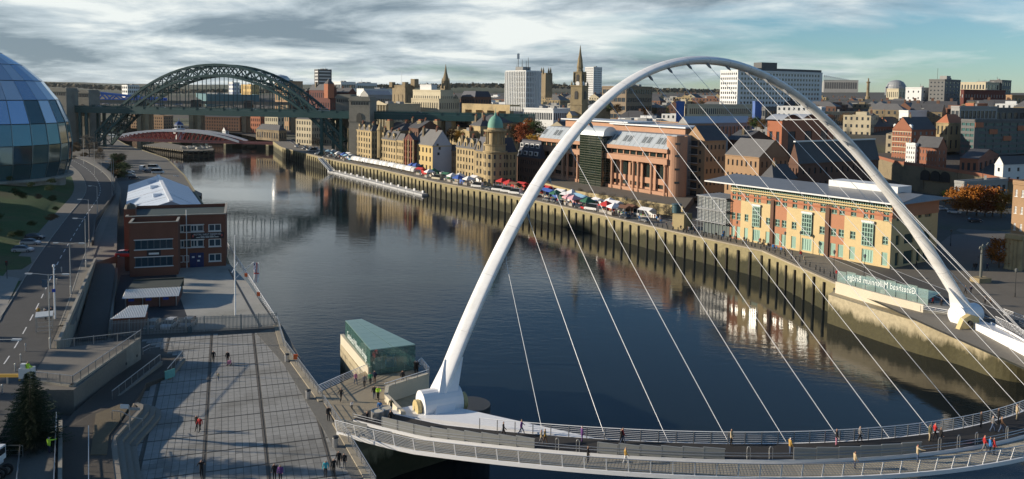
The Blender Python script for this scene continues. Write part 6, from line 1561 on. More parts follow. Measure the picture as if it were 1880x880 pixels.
block('edge_offices', 'tan brick offices at the right skyline edge behind a tall lamp mast', 1846, 1858, 1960, 176, D=560, wall=TAN, nl=2, nr=14, rows=3, phi=66)
block('edge_offices', 'low black roofed sheds before the tan offices', 1800, 1822, 1960, 200, D=430, wall=DGREY, nl=3, nr=12, rows=2, fw=.7, phi=66)
block('terraced_flats', 'white-edged terraced flats between victorian brick and grey tower', 1650, 1668, 1722, 205, D=430, wall=WHITEW, nl=4, nr=8, rows=1, fw=.8, phi=62)
block('grey_flats', 'grey balconied flats behind the glass block', 1745, 1762, 1830, 197, D=400, wall=GREYC, nl=2, nr=9, rows=3, fw=.8, phi=62)
block('brick_annexe', 'orange brick annexe with flat roof near the grey tower', 1772, 1788, 1812, 192, D=420, wall=TERRA, nl=2, nr=3, rows=2, phi=62)
block('pale_terrace', 'ribbed pale terrace with tall vertical piers behind the right arch leg', 1505, 1525, 1596, 207, D=470, wall=CREAM, nl=5, nr=20, rows=2, fw=.6, fh=.75, phi=62)
# centre skyline
e, g_ = block('castle_keep', 'square dark stone castle keep with corner turret and flag', 720, 744, 761, 158, D=660, wall=STONE2, nl=3, nr=2, rows=2, fw=.12, fh=.3, roof='flat', phi=50)
for q in (g_['c00'], g_['c10'], g_['c01']): MB().box(q+Z*1.0, (3.6, 3.6, 4.2), R(50)).build('turret', STONE2, e)
MB().box(g_['c01']+Z*2.8, (4.6, 4.6, 6), R(50)).build('turret', STONE2, e); MB().tube([g_['c11'], g_['c11']+Z*12], .12, 5).build('flag_staff', M_WFR, e)
e, g_ = block('portico_hall', 'neoclassical stone hall with columned portico behind the granite towers', 683, 713, 772, 192, D=545, wall=PALE, nl=0, nr=8, rows=2, fw=.2, fh=.4, roof='flat', rmat=LEAD, phi=48)
for i in range(6):
    q = g_['uL']*(g_['WL']*(i+.5)/6)-g_['uR']*.8; MB().lathe([(.75, 0), (.62, g_['h']-1), (.8, g_['h']-.8)], n=10).build('column', PALE, e, loc=q)
mb = MB(); mb.add([g_['c00']-g_['uR']*1.2, g_['c10']-g_['uR']*1.2, (g_['c00']+g_['c10'])/2-g_['uR']*1.2+Z*2.4], [(0, 2, 1)]); mb.bar(g_['c00']-g_['uR']*.7, g_['c10']-g_['uR']*.7, 1.4, 1.0); mb.build('pediment', PALE, e)
e, g_ = block('stepped_offices', 'cream stone office building stepping up in tiers above the bridge approach', 755, 806, 844, 183, D=560, wall=PALE, nl=12, nr=9, rows=4, fw=.42, fh=.5, phi=46)
block('stepped_upper_tier', 'white upper tier of the stepped cream offices', 758, 809, 832, 167, D=566, wall=CREAM, nl=12, nr=6, rows=2, fw=.4, fh=.5, phi=46, z0=gz(*VY(806, 183, 560).xy)+6)
block('stepped_top_tier', 'small white penthouse crowning the stepped cream offices', 771, 792, 802, 157, D=574, wall=WHITEW, nl=5, nr=3, rows=1, fw=.4, fh=.5, phi=46, z0=gz(*VY(806, 183, 560).xy)+10)
block('dark_office_range', 'dark offices with mansard roof beside the railway viaduct arches', 846, 872, 902, 178, D=570, wall=DBRICK, nl=8, nr=6, rows=4, roof='mansard', rmat=NAVYR, rh=4)
block('turreted_brewery', 'red brick building with turrets behind the green bridge arch', 568, 606, 618, 166, D=690, wall=MAROON, nl=9, nr=3, rows=5, fw=.4, fh=.5, roof='gableL', rmat=SLATE, rh=5, phi=46, chim=2)
block('turreted_brewery', 'dark red brick wing with stepped gables beside the turreted block', 606, 640, 654, 170, D=700, wall=MAROON, nl=7, nr=3, rows=4, roof='gableL', rmat=SLATE, rh=4, phi=46, chim=3)
c0 = VY(604, 165, 690); tt = empty('red_turret', 'square red brick turret with pyramid cap above the brewery', 'turret', c0); MB().box((0, 0, -1), (6, 6, 12), .8).build('turret_wall', TERRA, tt); MB().lathe([(4.6, 5), (0, 9.5)], n=4).build('turret_cap', SLATE, tt)
block('brown_tower_block', 'brown mid-rise block left of the red brewery', 554, 562, 572, 168, D=720, wall=DBRICK, nl=3, nr=3, rows=5, phi=46)
block('slab_tower', 'dark banded tower block on the skyline above the brewery', 577, 584, 609, 128, D=1150, wall=DGREY, glass=WHITEW, nl=1, nr=1, rows=10, fw=.9, fh=.3, phi=60)
block('white_terrace_offices', 'white banded offices on the skyline beside the dark tower', 612, 626, 653, 151, D=1000, wall=WHITEW, nl=4, nr=8, rows=4, fw=.9, fh=.45, phi=50)
block('white_terrace_offices', 'long white banded offices behind the brewery roof', 640, 655, 692, 153, D=1020, wall=WHITEW, nl=4, nr=9, rows=4, fw=.9, fh=.45, phi=56)
block('glass_corner_block', 'stone block with rounded glazed corner behind the arch haunch', 505, 530, 556, 150, D=760, wall=TAN, glass=TEALG, nl=7, nr=6, rows=5, phi=46)
c0 = VY(515, 146, 770); d_ = empty('lead_dome', 'shallow pale dome above the stone block behind the arch', 'dome', c0); MB().lathe([(9, -3), (8.4, 1.0), (6, 3.2), (0, 4.6)], n=18).build('dome_shell', ZINC, d_)
block('arena_roof_hall', 'bright blue roofed arena hall beyond the castle keep', 655, 668, 726, 164, D=820, wall=WHITEW, nl=3, nr=12, rows=1, fw=.7, roof='flat', rmat=M('arena_blue', (.04, .16, .42), .5), phi=60)
block('station_sheds', 'grey glazed station roofs left of the castle keep', 662, 676, 720, 174, D=740, wall=GREYC, nl=3, nr=10, rows=2, fw=.8, roof='gableR', rmat=LEAD, rh=4, phi=60)
c0 = VY(818, 172, 640); ds = empty('spire_cathedral', 'slender dark cathedral spire above the stepped cream offices', 'church', c0)
MB().box((0, 0, -4), (6, 6, 20), .7).build('spire_tower', STONE2, ds); zz_ = VY(818, 118, 640).z-c0.z
MB().lathe([(3.6, 5.5), (2.6, 9), (2.9, 9.2), (1.0, zz_*.72), (.1, zz_), (0, zz_+.3)], n=8).build('spire', STONE2, ds)
for sx_, sy_ in ((1, 1), (1, -1), (-1, 1), (-1, -1)): MB().lathe([(.6, 4), (.5, 9), (0, 12.5)], n=6).build('pinnacle', STONE2, ds, loc=(sx_*2.6, sy_*2.6, 0))
c0 = VY(1002, 157, 800); ct = empty('square_church_tower', 'dark square church tower with corner pinnacles right of the white tower', 'church', c0)
MB().box((0, 0, 0), (9, 9, 24), .7).build('tower', STONE2, ct)
for sx_, sy_ in ((1, 1), (1, -1), (-1, 1), (-1, -1)): MB().lathe([(.9, 11), (.9, 14), (0, 18)], n=6).build('pinnacle', STONE2, ct, loc=(sx_*3.6*.98-sy_*.8, sy_*3.6, 0))
block('riverside_glass_flats', 'white and blue glass flats far up the river', 224, 234, 256, 157, D=1300, wall=WHITEW, nl=3, nr=6, rows=8, fw=.7, phi=52)
block('blue_white_flats', 'tall blue and white flats under the arch crown', 420, 428, 440, 152, D=1200, wall=WHITEW, glass=M('flat_blue', (.06, .12, .3), .4), nl=3, nr=4, rows=8, fw=.6, phi=50)
block('ochre_flats', 'ochre rendered flats under the arch crown', 443, 462, 476, 156, D=1150, wall=M('ochre', (.52, .36, .14), .85), nl=6, nr=4, rows=6, fw=.4, phi=50)
block('teal_shed', 'long teal roofed shed far beyond the rail bridge', 360, 380, 476, 174, D=1050, wall=M('teal_clad', (.06, .16, .19), .6), nl=0, nr=0, rows=0, phi=66, rmat=MATS['teal_clad'])
block('brick_flats', 'brown brick flats with pale window bands seen under the green deck', 240, 300, 318, 214, D=790, wall=TAN, nl=16, nr=4, rows=4, fw=.5, z0=-2, phi=20)
block('brick_flats', 'dark brown riverside flats with slate roof seen under the green deck', 372, 440, 470, 216, D=720, wall=DBRICK, nl=14, nr=5, rows=4, roof='gableL', rh=4, z0=1, phi=20)
block('pink_flats', 'pink and cream flats between the rail bridge piers', 460, 478, 486, 206, D=690, wall=TERRA, nl=5, nr=2, rows=4, z0=1, phi=30)
block('white_quay_house', 'cream stone quay house under the green deck', 486, 510, 522, 214, D=660, wall=CREAM, nl=6, nr=2, rows=3, z0=1, phi=30)
block('fish_market', 'low stone market hall with slate hipped roof by the swing bridge end', 470, 512, 526, 240, D=600, wall=STONE2, nl=9, nr=3, rows=1, roof='hip', rh=4, z0=0.01, phi=40)
block('rounded_guildhall', 'pale stone guildhall with rounded end behind the arch springing', 543, 572, 590, 220, D=560, wall=PALE, nl=6, nr=4, rows=4, roof='hip', rh=4, z0=0.01, phi=40)
block('classical_front', 'pale stone classical front seen through the green arch ribs', 590, 618, 636, 222, D=560, wall=PALE, nl=6, nr=3, rows=4, z0=0.01, phi=46)
block('red_roof_cottage', 'small white cottage with red tiled roof near the swing bridge', 408, 414, 420, 240, D=660, wall=WHITEW, nl=2, nr=1, rows=2, roof='gableR', rmat=TERRA, rh=3, z0=1, phi=40)
# railway viaduct with arches on the hill
vi = empty('rail_viaduct', 'sandstone railway viaduct arches left of the white tower', 'viaduct'); a, c = VY(848, 200, 540), VY(936, 202, 500); zt_ = VY(890, 194, 520).z
d = c-a; d.z = 0; Lv = d.length; d.normalize()
mb = MB(); rows = [(gz(a.x, a.y)-2, zt_-3)]
facade(mb, None, Vector((a.x, a.y, 0)), d, Lv, gz(a.x, a.y)-2, zt_, cols_(Lv, 4, .62), rows, 6.0); mb.build('viaduct_wall', STONE, vi)
mb = MB(); n_ = Vector((-d.y, d.x, 0)); mb.prism([(p.x, p.y) for p in (a, c, c+n_*8, a+n_*8)], zt_-.01, zt_+.9); mb.build('viaduct_parapet', STONE, vi)

# ---- filler rooftops: one mesh each, shared by kind
def house_mesh(w_, d_, h_, rh_, wall, rmat, kind):
    mb = MB(); x, y = w_/2, d_/2
    mb.add([(-x, -y, -12), (x, -y, -12), (x, y, -12), (-x, y, -12), (-x, -y, h_), (x, -y, h_), (x, y, h_), (-x, y, h_)], [(0, 1, 5, 4), (1, 2, 6, 5), (2, 3, 7, 6), (3, 0, 4, 7)], 0)
    if kind == 'gable':
        mb.add([(-x, -y-.3, h_-.2), (x, -y-.3, h_-.2), (x, 0, h_+rh_), (-x, 0, h_+rh_), (-x, y+.3, h_-.2), (x, y+.3, h_-.2)], [(0, 1, 2, 3), (3, 2, 5, 4)], 1); mb.add([(-x, -y, h_), (-x, y, h_), (-x, 0, h_+rh_), (x, -y, h_), (x, y, h_), (x, 0, h_+rh_)], [(0, 2, 1), (3, 4, 5)], 0)
        for s_ in (-.32, .3): mb.box((w_*s_, .4, h_+rh_+.4), (1.5, .9, 2.6), mi=3)
    elif kind == 'hip':
        r_ = min(x, y)*.9; mb.add([(-x, -y, h_), (x, -y, h_), (x, y, h_), (-x, y, h_), (-x+r_, 0, h_+rh_), (x-r_, 0, h_+rh_)], [(0, 1, 5, 4), (1, 2, 5), (2, 3, 4, 5), (3, 0, 4)], 1); mb.box((0, .5, h_+rh_), (1.5, .9, 2.6), mi=3)
    else:
        mb.add([(-x, -y, h_-.4), (x, -y, h_-.4), (x, y, h_-.4), (-x, y, h_-.4)], [(0, 1, 2, 3)], 1); mb.box((x*.3, 0, h_+.6), (w_*.3, d_*.4, 2.0), mi=0)
    nf = max(2, int(h_/3.2)); nx = max(3, int(w_/2.6)); ny = max(2, int(d_/2.6))
    for f_ in range(-1, nf):
        zc_ = h_*(f_+.55)/nf
        for i in range(nx):
            xx = -x+w_*(i+.5)/nx
            for s_ in (-1, 1): mb.add([(xx-.55, s_*(y+.03), zc_-.8), (xx+.55, s_*(y+.03), zc_-.8), (xx+.55, s_*(y+.03), zc_+.8), (xx-.55, s_*(y+.03), zc_+.8)], [(0, 1, 2, 3)] if s_ < 0 else [(3, 2, 1, 0)], 2)
        for i in range(ny):
            yy = -y+d_*(i+.5)/ny
            for s_ in (-1, 1): mb.add([(s_*(x+.03), yy-.5, zc_-.8), (s_*(x+.03), yy+.5, zc_-.8), (s_*(x+.03), yy+.5, zc_+.8), (s_*(x+.03), yy-.5, zc_+.8)], [(3, 2, 1, 0)] if s_ < 0 else [(0, 1, 2, 3)], 2)
    return mb.mesh('rooftop_house', [wall, rmat, M_GLASS, DBRICK])
KINDS = []
for wall, wn in ((STONE, 'sandstone'), (STONE2, 'sooty stone'), (DBRICK, 'dark brick'), (M('muted_brick', (.19, .10, .068), .9, .25, .3), 'red brick'), (PALE, 'pale stone'), (WHITEW, 'white'), (GREYC, 'grey concrete')):
    for kind, rmat, kn in (('gable', SLATE, 'slate gabled'), ('hip', SLATEL if wn != 'red brick' else SLATE, 'slate hipped'), ('flat', LEAD, 'flat')):
        if kind != 'flat' and wn in ('white', 'grey concrete'): continue
        KINDS.append((house_mesh(rnd.uniform(14, 26), rnd.uniform(9, 14), rnd.uniform(7, 11), rnd.uniform(3, 4.5), wall, rmat, kind), wn, kn))
def near(px, lm): return min((abs(px-q[0]), q[1]) for q in lm)[1]
TLM = ((530, 760, 'the glazed corner block'), (605, 690, 'the red brick brewery'), (680, 800, 'the blue arena roof'), (740, 660, 'the castle keep'), (700, 545, 'the columned portico hall'), (790, 560, 'the stepped cream offices'), (818, 640, 'the slender spire'), (890, 520, 'the railway viaduct'), (960, 520, 'the white finned tower'), (1002, 800, 'the pinnacled church tower'), (1063, 430, 'the clock tower church'), (1090, 950, 'the gridded pale tower'), (1150, 500, 'the brown slab offices'), (1320, 430, 'the cream office strip'), (1430, 560, 'the huge white slab'), (1560, 1500, 'the football stadium'), (1593, 900, 'the monument column'), (1545, 470, 'the ribbed pale terrace'), (1645, 890, 'the lead dome'), (1735, 600, 'the dark grey tower'), (1800, 590, 'the maroon slab'), (1620, 420, 'the victorian warehouse'), (1850, 362, 'the dark glass flats'), (1450, 315, 'the wavy-roofed hall'))
def near2(px, D): return min((math.hypot((px-a_)*D/F, (D-b_)), c_) for a_, b_, c_ in TLM)[1]
rf = random.Random(5); placed = []
tries = 0
while len(placed) < 300 and tries < 14000:
    tries += 1
    D = 380*math.exp(rf.random()*1.5); px = rf.uniform(520, 1900)
    p = VY(px, 200, D); dd = inland(p.x, p.y)
    if dd < 95: continue
    z = gz(p.x, p.y)
    q = PJ((p.x, p.y, z+10))
    if q[1] > 275 or q[1] < 140: continue
    if D < 440 and 1380 < px and rf.random() < .6: continue
    if any((p.x-a_)**2+(p.y-b_)**2 < (13+D*.006)**2 for a_, b_ in placed): continue
    me, wn, kn = rf.choice(KINDS)
    if wn == 'red brick' and rf.random() < .45: continue
    placed.append((p.x, p.y))
    zt_cap = VY(px, 172 if px < 1500 else 178, D).z-14         # stay under the skyline
    o = inst('rooftop_house', me, None, (p.x, p.y, min(z, zt_cap) if D > 700 else min(z, VY(px, 190, D).z-11)), R(rf.choice((-34, -30, -38, 56, 52, 60))))
    tag(o, '%s house with %s roof near %s' % (wn, kn, near2(px, D)), 'house', '%s houses with %s roofs near %s' % (wn, kn, near2(px, D)))
# ================================================================== BRIDGE LANDINGS AND GLASS PAVILIONS
def glass_mat(name, col, alpha, rough=.04):
    m = bpy.data.materials.new(name); m.use_nodes = True; t = m.node_tree; b = t.nodes['Principled BSDF']
    b.inputs['Base Color'].default_value = (*col, 1); b.inputs['Roughness'].default_value = rough; b.inputs['Alpha'].default_value = alpha
    b.inputs['Specular IOR Level'].default_value = .8; return m
G_PANE = glass_mat('clear_pane', (.10, .22, .20), .38); G_PALE = glass_mat('pale_pane', (.36, .50, .47), .34); G_ROOF = glass_mat('frosted_pane', (.22, .36, .33), .93, .16)
G_TEXT = M('frosted_lettering', (.74, .82, .80), .5, .03)
# Gateshead landing: walkway platform
cz = .15
lp = [V(584, 724, 0), V(630, 703, 0), V(672, 683, 0), V(684, 692, 0), V(764, 682, 0), V(786, 692, 0), V(712, 716, 0), V(706, 735, 0), V(735, 772, 0), V(662, 806, 0), V(636, 806, 0), V(600, 750, 0)]
mb = MB(); mb.prism([(p.x, p.y) for p in lp], -1.4, cz); tag(mb.build('landing_walkway', M('bound_gravel', (.31, .265, .19), .9, .18, .8, bump=.2)), kind='structure')
rc = [V(634, 590, 3.5), V(664, 587, 3.5), V(763, 634, 3.5), V(680, 644, 3.5)]         # back-left, back-right, front-right, front-left
cx_ = sum(rc, Vector())/4
def grow(p, k): q = cx_+(p-cx_)*k; return Vector((q.x, q.y, 0))
# caisson
cs = empty('bridge_caisson', 'tapering concrete caisson carrying the glass pavilion over the river', 'pier')
mb = MB(); mb.prism([(p.x, p.y) for p in (grow(rc[0], 1.2), grow(rc[1], 1.15), grow(rc[2], 1.12), V(786, 694, 0), V(690, 716, 0), V(672, 690, 0))], -9, -.3); mb.build('caisson_body', M_CAIS, cs)
mb = MB(); mb.prism([(p.x, p.y) for p in (V(690, 712, 0), V(786, 692, 0), V(850, 748, -2), V(868, 765, -2), V(735, 772, 0), V(640, 806, 0), V(622, 782, 0))], -9, -1.45); mb.build('pivot_base', M_CAIS, cs)
wl_, wr_ = grow(rc[0], 1.19), V(676, 690, 0)
mb = MB(); d = (wr_-wl_).normalized(); n_ = Vector((d.y, -d.x, 0))
mb.prism([(p.x, p.y) for p in (wl_, wr_, wr_-n_*.5, wl_-n_*.5)], -.3, 1.15); mb.build('parapet_wall', M('pale_concrete', (.56, .51, .40), .8, .12, .4), cs)
# fender ring around the pivot
pv_ = f1+Vector((3.5, 4.2, 0)); mb = MB(); mb.lathe([(2.6, -9), (2.6, -.4), (0, -.4)], n=18); mb.build('steel_dolphin', M('dark_steel', (.05, .055, .06), .6, .2), cs, loc=(pv_.x, pv_.y, 0))
# pavilion
pav = empty('glass_pavilion', 'long green glass pavilion beside the arch foot with bridge lettering on its side', 'pavilion')
H_ = 3.5; corners = [Vector((p.x, p.y, cz)) for p in rc]
def wall_glass(a, c, n, nm='glass_pane'):
    for i in range(n):
        p, q = a.lerp(c, i/n+.004), a.lerp(c, (i+1)/n-.004); d = (q-p).normalized(); n_ = Vector((d.y, -d.x, 0))*.02
        mb = MB(); mb.prism([(v_.x, v_.y) for v_ in (p-n_, q-n_, q+n_, p+n_)], cz, H_-.05); mb.build(nm, G_PANE, pav)
wall_glass(corners[3], corners[2], 4); wall_glass(corners[0], corners[3], 9); wall_glass(corners[1], corners[2], 9); wall_glass(corners[0], corners[1], 2)
for i in range(8):
    for j in range(2):
        e0, e1 = rc[0].lerp(rc[3], (i+.01)/8), rc[0].lerp(rc[3], (i+.99)/8); g0_, g1_ = rc[1].lerp(rc[2], (i+.01)/8), rc[1].lerp(rc[2], (i+.99)/8)
        q = [e0.lerp(g0_, .5*j+.006), e0.lerp(g0_, .5*j+.494), e1.lerp(g1_, .5*j+.494), e1.lerp(g1_, .5*j+.006)]
        mb = MB(); mb.prism([(v_.x, v_.y) for v_ in q], H_, H_+.12); mb.build('roof_pane', G_ROOF, pav)
mb = MB(); mb.prism([(p.x, p.y) for p in [cx_+(p-cx_)*.98 for p in corners]], cz-.1, cz+.02); mb.build('pavilion_floor', M('pav_floor', (.26, .25, .21), .6), pav)
for k_, (u_, v_) in enumerate(((.86, .3), (.84, .62), (.6, .5), (.4, .35), (.3, .6))):
    p = corners[0].lerp(corners[3], u_).lerp(corners[1].lerp(corners[2], u_), v_)
    mb = MB(); mb.box((0, 0, .5), (1.4, .7, 1.0)); mb.box((0, 0, 1.3), (1.2, .08, .6)); mb.build('display_stand', M('stand_%d' % k_, ((.5, .55, .55), (.05, .2, .4), (.4, .05, .05), (.5, .5, .5), (.1, .3, .3))[k_], .5), pav, loc=p, rz=rnd.uniform(0, 3))
d = (corners[3]-corners[0]); L_ = d.length; d.normalize(); n_ = Vector((d.y, -d.x, 0))
if n_.x > 0: n_ = -n_
p = corners[0].lerp(corners[3], .5)+n_*.08
text('pavilion_lettering', 'Gateshead Millennium Bridge', 1.45, G_TEXT, pav, (p.x, p.y, 1.55), (R(90), 0, math.atan2(d.y, d.x)), sx=L_*.88/19.2)
railing('landing_railing', 'white multi-rail fence on the landing edge above the water gap', [V(584, 724, cz), V(630, 703, cz), V(676, 683, cz)], 1.9, 1.15, rails=(1.12, .92, .72, .52, .32), mat=M_WHITE)
railing('landing_railing', 'white multi-rail fence at the pavilion corner above the river', [V(764, 680, cz), V(774, 672, cz), V(788, 690, cz)], 1.6, 1.15, rails=(1.12, .92, .72, .52, .32), mat=M_WHITE)
railing('landing_railing', 'short white railing on top of the concrete wall before the arch foot', [V(706, 716, cz+.5), V(746, 703, cz+.5), V(786, 690, cz+.5)], 1.6, .8, rails=(.8, .5), mat=M_WHITE)
wall_line('landing_wall', 'pale concrete wall in front of the white arch foot', [V(712, 720, 0), V(788, 696, 0)], -1.4, .75, -.4, MATS['pale_concrete'])
wall_line('landing_wall', 'pale concrete kerb wall between landing and bridge deck', [V(708, 722, 0), V(705, 738, 0), V(738, 773, 0)], -1.4, 1.0, -.45, MATS['pale_concrete'])
for px, py in ((693, 777), (707, 772)):
    c_ = empty('entry_cylinder', 'polished steel half-cylinder entry post at the bridge deck start', 'entry post', V(px, py, cz), group='steel entry posts at the deck')
    MB().lathe([(.75, 0), (.75, 1.5), (.68, 1.5), (.68, 0)], n=16).build('shell', M_STEEL, c_); MB().lathe([(0, 1.42), (.68, 1.42)], n=16).build('cap', M('pale_concrete'), c_)
sc_ = empty('entry_screen', 'straight perforated steel screen where the landing meets the outer walkway', 'screen', V(624, 780, cz)); a, c = V(624, 786, cz), V(674, 796, cz); dd = c-a
for i in range(3): inst('screen_panel', me_pan, sc_, dd*((i+.5)/3)+a-V(624, 780, cz), math.atan2(dd.y, dd.x), (dd.length/6, 1, 1))
# Newcastle landing
zn = -.8
nc = empty('bridge_caisson', 'long curved concrete caisson under the far end of the footbridge', 'pier')
out_ = cr([V(1521, 541, zn), V(1600, 566, zn), V(1690, 592, zn), V(1760, 608, zn), V(1830, 630, zn), V(1900, 640, zn), V(2000, 640, zn)], 5)
mb = MB(); mb.prism([(p.x, p.y) for p in out_]+[(p.x, p.y) for p in (V(2000, 560, zn), V(1850, 548, zn), V(1560, 512, zn))], -9, zn); mb.build('caisson_body', M_CAIS, nc)
mb = MB(); inn_ = cr([V(1533, 538, zn), V(1600, 558, zn), V(1694, 583, zn)], 5)
for p, q in zip(inn_[:-1], inn_[1:]):
    d = (q-p); d.z = 0; d.normalize(); n_ = Vector((-d.y, d.x, 0)); n_ = n_ if n_.y > 0 else -n_; mb.prism([(v_.x, v_.y) for v_ in (p, q, q+n_*.6, p+n_*.6)], zn-.02, 1.5)
mb.build('parapet_wall', M('pale_concrete'), nc)
mb = MB(); p, q = V(1694, 583, zn), V(1802, 592, zn); mb.prism([(v_.x, v_.y) for v_ in (p, q, q+Vector((2, 8, 0)), p+Vector((2, 8, 0)))], zn-.02, .5); mb.build('service_block', M_CONC, nc)
np_ = empty('glass_screen', 'glass pavilion seen from the river with the bridge name reversed across it', 'pavilion')
s_a, s_b = V(1536, 522, .6), V(1704, 560, .6); d = s_b-s_a; L_ = d.length; d.normalize(); n_ = Vector((-d.y, d.x, 0))
hS = zpx(s_a, 497)
for i in range(9):
    p, q = s_a.lerp(s_b, i/9+.004), s_a.lerp(s_b, (i+1)/9-.004); mb = MB(); mb.prism([(v_.x, v_.y) for v_ in (p, q, q+n_*.05, p+n_*.05)], .3, hS+(.25 if i % 2 else 0)); mb.build('glass_pane', G_PALE, np_)
for i in range(8):
    p, q = s_a.lerp(s_b, i/8+.004)+n_*.3, s_a.lerp(s_b, (i+1)/8-.004)+n_*.3; mb = MB(); mb.add([p+Z*(hS*.3), q+Z*(hS*.3), q+n_*4+Z*(hS*.5), p+n_*4+Z*(hS*.5)], [(0, 1, 2, 3)]); mb.build('roof_pane', G_ROOF, np_)
p = s_a.lerp(s_b, .5)-n_*.06; text('screen_lettering', 'Gateshead Millennium Bridge', 1.7, G_TEXT, np_, (p.x, p.y, hS*.60), (R(90), 0, math.atan2(-d.y, -d.x)), sx=L_*.84/22.5)
mb = MB()
for i in range(5): mb.box(s_a.lerp(s_b, .12+.19*i)+n_*2.5+Z*.2, (3, 1.2, .9), .3*i)
mb.build('interior_counter', M_STEEL, np_, kind='stuff')
railing('landing_railing', 'white railing along the far landing beside the reversed lettering', [V(1690, 572, .6), V(1745, 582, .6), V(1800, 586, .6)], 2.2, 1.1, rails=(1.1, .8, .5), mat=M_WHITE)
railing('landing_railing', 'white slatted railing on the far deck end beside the arch foot', [V(1842, 580, .4), V(1905, 604, .4)], 1.4, 1.3, rails=(1.25, 1.0, .75, .5, .25), mat=M_WHITE)
mb = MB(); mb.prism([(p.x, p.y) for p in (V(1560, 512, 0), V(1704, 556, 0), V(1800, 588, 0), V(1920, 600, 0), V(2050, 560, 0), V(2050, 440, 0), V(1760, 420, 0), V(1660, 500, 0))], -.6, .03); tag(mb.build('bridge_square_paving', M('square_paving', (.14, .13, .115), .88, .2, .4)), kind='structure')
# yellow rocker on the far foot
fy_ = V(1772, 590, .5); yk = MB(); yk.prism([(-2.2, -1.2), (2.4, -1.2), (2.0, .9), (.2, 1.4), (-1.2, .8)], 0, .8); o = yk.build('yellow_rocker', MATS['yellow_paint'], bridge, loc=(fy_.x-1.2, fy_.y-2.2, 1.0)); o.rotation_euler = (R(90), 0, math.atan2(UA.y, UA.x)-.15); MB().tube([(0, 0, .7), (0, 0, 1.1)], .45, 10).build('rocker_hub', M_DARK, o)
# ================================================================== VEHICLES
PAINT = {k: M('paint_'+k, c, .28, .04, .5, spec=.6, coat=.6) for k, c in dict(silver=(.42, .44, .46), white=(.70, .71, .71), red=(.42, .02, .02), dark=(.025, .03, .04), teal=(.05, .13, .15), grey=(.16, .17, .18), blue=(.03, .08, .25), cream=(.6, .55, .4)).items()}
TYRE = M('tyre', (.015, .015, .015), .9); RIM = M('rim', (.4, .41, .42), .35, metal=.7); CGL = M('car_glass', (.015, .02, .025), .05, .1, spec=.8)
LAMP_F = M('headlamp', (.7, .72, .72), .15); LAMP_R = M('tail_lamp', (.35, .02, .015), .3)
def loft(stations):
    b, g_ = MB(), MB(); k = 10; S_ = []
    for x, w_, zl_, zb_, zr, wr in stations: S_.append([Vector(p) for p in ((x, -w_*.88, zl_), (x, -w_, zl_+.18), (x, -w_*1.0, zb_-.06), (x, -w_*.96, zb_), (x, -wr, zr), (x, wr, zr), (x, w_*.96, zb_), (x, w_, zb_-.06), (x, w_, zl_+.18), (x, w_*.88, zl_))])
    for i in range(len(S_)-1):
        s0_, s1_ = stations[i], stations[i+1]; cab0, cab1 = s0_[4]-s0_[3] > .2, s1_[4]-s1_[3] > .2
        for j in range(k):
            f = (S_[i][j], S_[i+1][j], S_[i+1][(j+1) % k], S_[i][(j+1) % k]); gl_ = (j in (3, 5) and (cab0 or cab1)) or (j == 4 and cab0 != cab1)
            (g_ if gl_ else b).add(f, [(0, 1, 2, 3)])
    b.add(S_[0], [tuple(range(k))[::-1]]); b.add(S_[-1], [tuple(range(k))]); return b, g_
HATCH = [(-2.02, .72, .30, .62, .64, .68), (-1.92, .80, .24, .82, .86, .72), (-1.5, .84, .22, .90, 1.36, .60), (-.4, .86, .20, .90, 1.47, .62), (.45, .86, .20, .90, 1.40, .60), (1.15, .85, .20, .88, .92, .74), (1.75, .81, .22, .76, .80, .70), (2.0, .70, .28, .58, .60, .62)]
VAN = [(-2.55, .90, .32, 1.1, 2.18, .84), (-2.5, .95, .28, 1.1, 2.3, .86), (.9, .96, .26, 1.15, 2.32, .86), (1.35, .96, .26, 1.15, 2.1, .80), (1.95, .95, .26, 1.15, 1.22, .84), (2.45, .90, .28, .95, .99, .80), (2.6, .80, .32, .7, .72, .72)]
mwh = MB().lathe([(0, -.11), (.2, -.12), (.31, -.11), (.33, 0), (.31, .11), (.2, .12), (0, .11)], n=14).mesh('wheel', TYRE); mrim = MB().lathe([(0, .125), (.2, .13), (.21, .11)], n=12).mesh('rim', RIM)
mhl = MB().box((0, 0, 0), (.12, .34, .16)).mesh('headlight', LAMP_F); mtl = MB().box((0, 0, 0), (.1, .2, .3)).mesh('tail_light', LAMP_R)
VM = {}
for nm, st_ in (('car', HATCH), ('van', VAN)):
    b, g_ = loft(st_); VM[nm] = (b.mesh('body', PAINT['white']), g_.mesh('window', CGL), st_)
VM['panel_van'] = VM['van']
def vehicle(kind, name, label, loc, rz, col, group=None, cat=None, parts=True):
    bm, gm, st_ = VM[kind]; e = empty(name, label, cat or ('car' if kind == 'car' else 'van'), loc, rz, group)
    o = inst('body', bm, e); o.material_slots[0].link = 'OBJECT'; o.material_slots[0].material = PAINT[col]; inst('window', gm, e)
    L_ = st_[-1][0]; w_ = .82 if kind == 'car' else .9
    for x in (-L_*.62, L_*.66):
        for s_ in (-1, 1):
            wl = inst('wheel', mwh, e, (x, s_*w_*.93, .33)); wl.rotation_euler = (R(90)*-s_, 0, 0); inst('rim', mrim, wl)
    if parts:
        for s_ in (-1, 1): inst('headlight', mhl, e, (L_-.07, s_*w_*.66, .62)); inst('tail_light', mtl, e, (-L_+.04, s_*w_*.76, .72))
    return e
vehicle('car', 'parked_car', 'red hatchback parked on the road terrace beside the naval building', V(232, 472, RZ+.02), R(5), 'red')
vehicle('car', 'parked_car', 'silver hatchback in the roadside bay with grass behind its boot', V(42, 463, RZ+.04), R(8), 'silver')
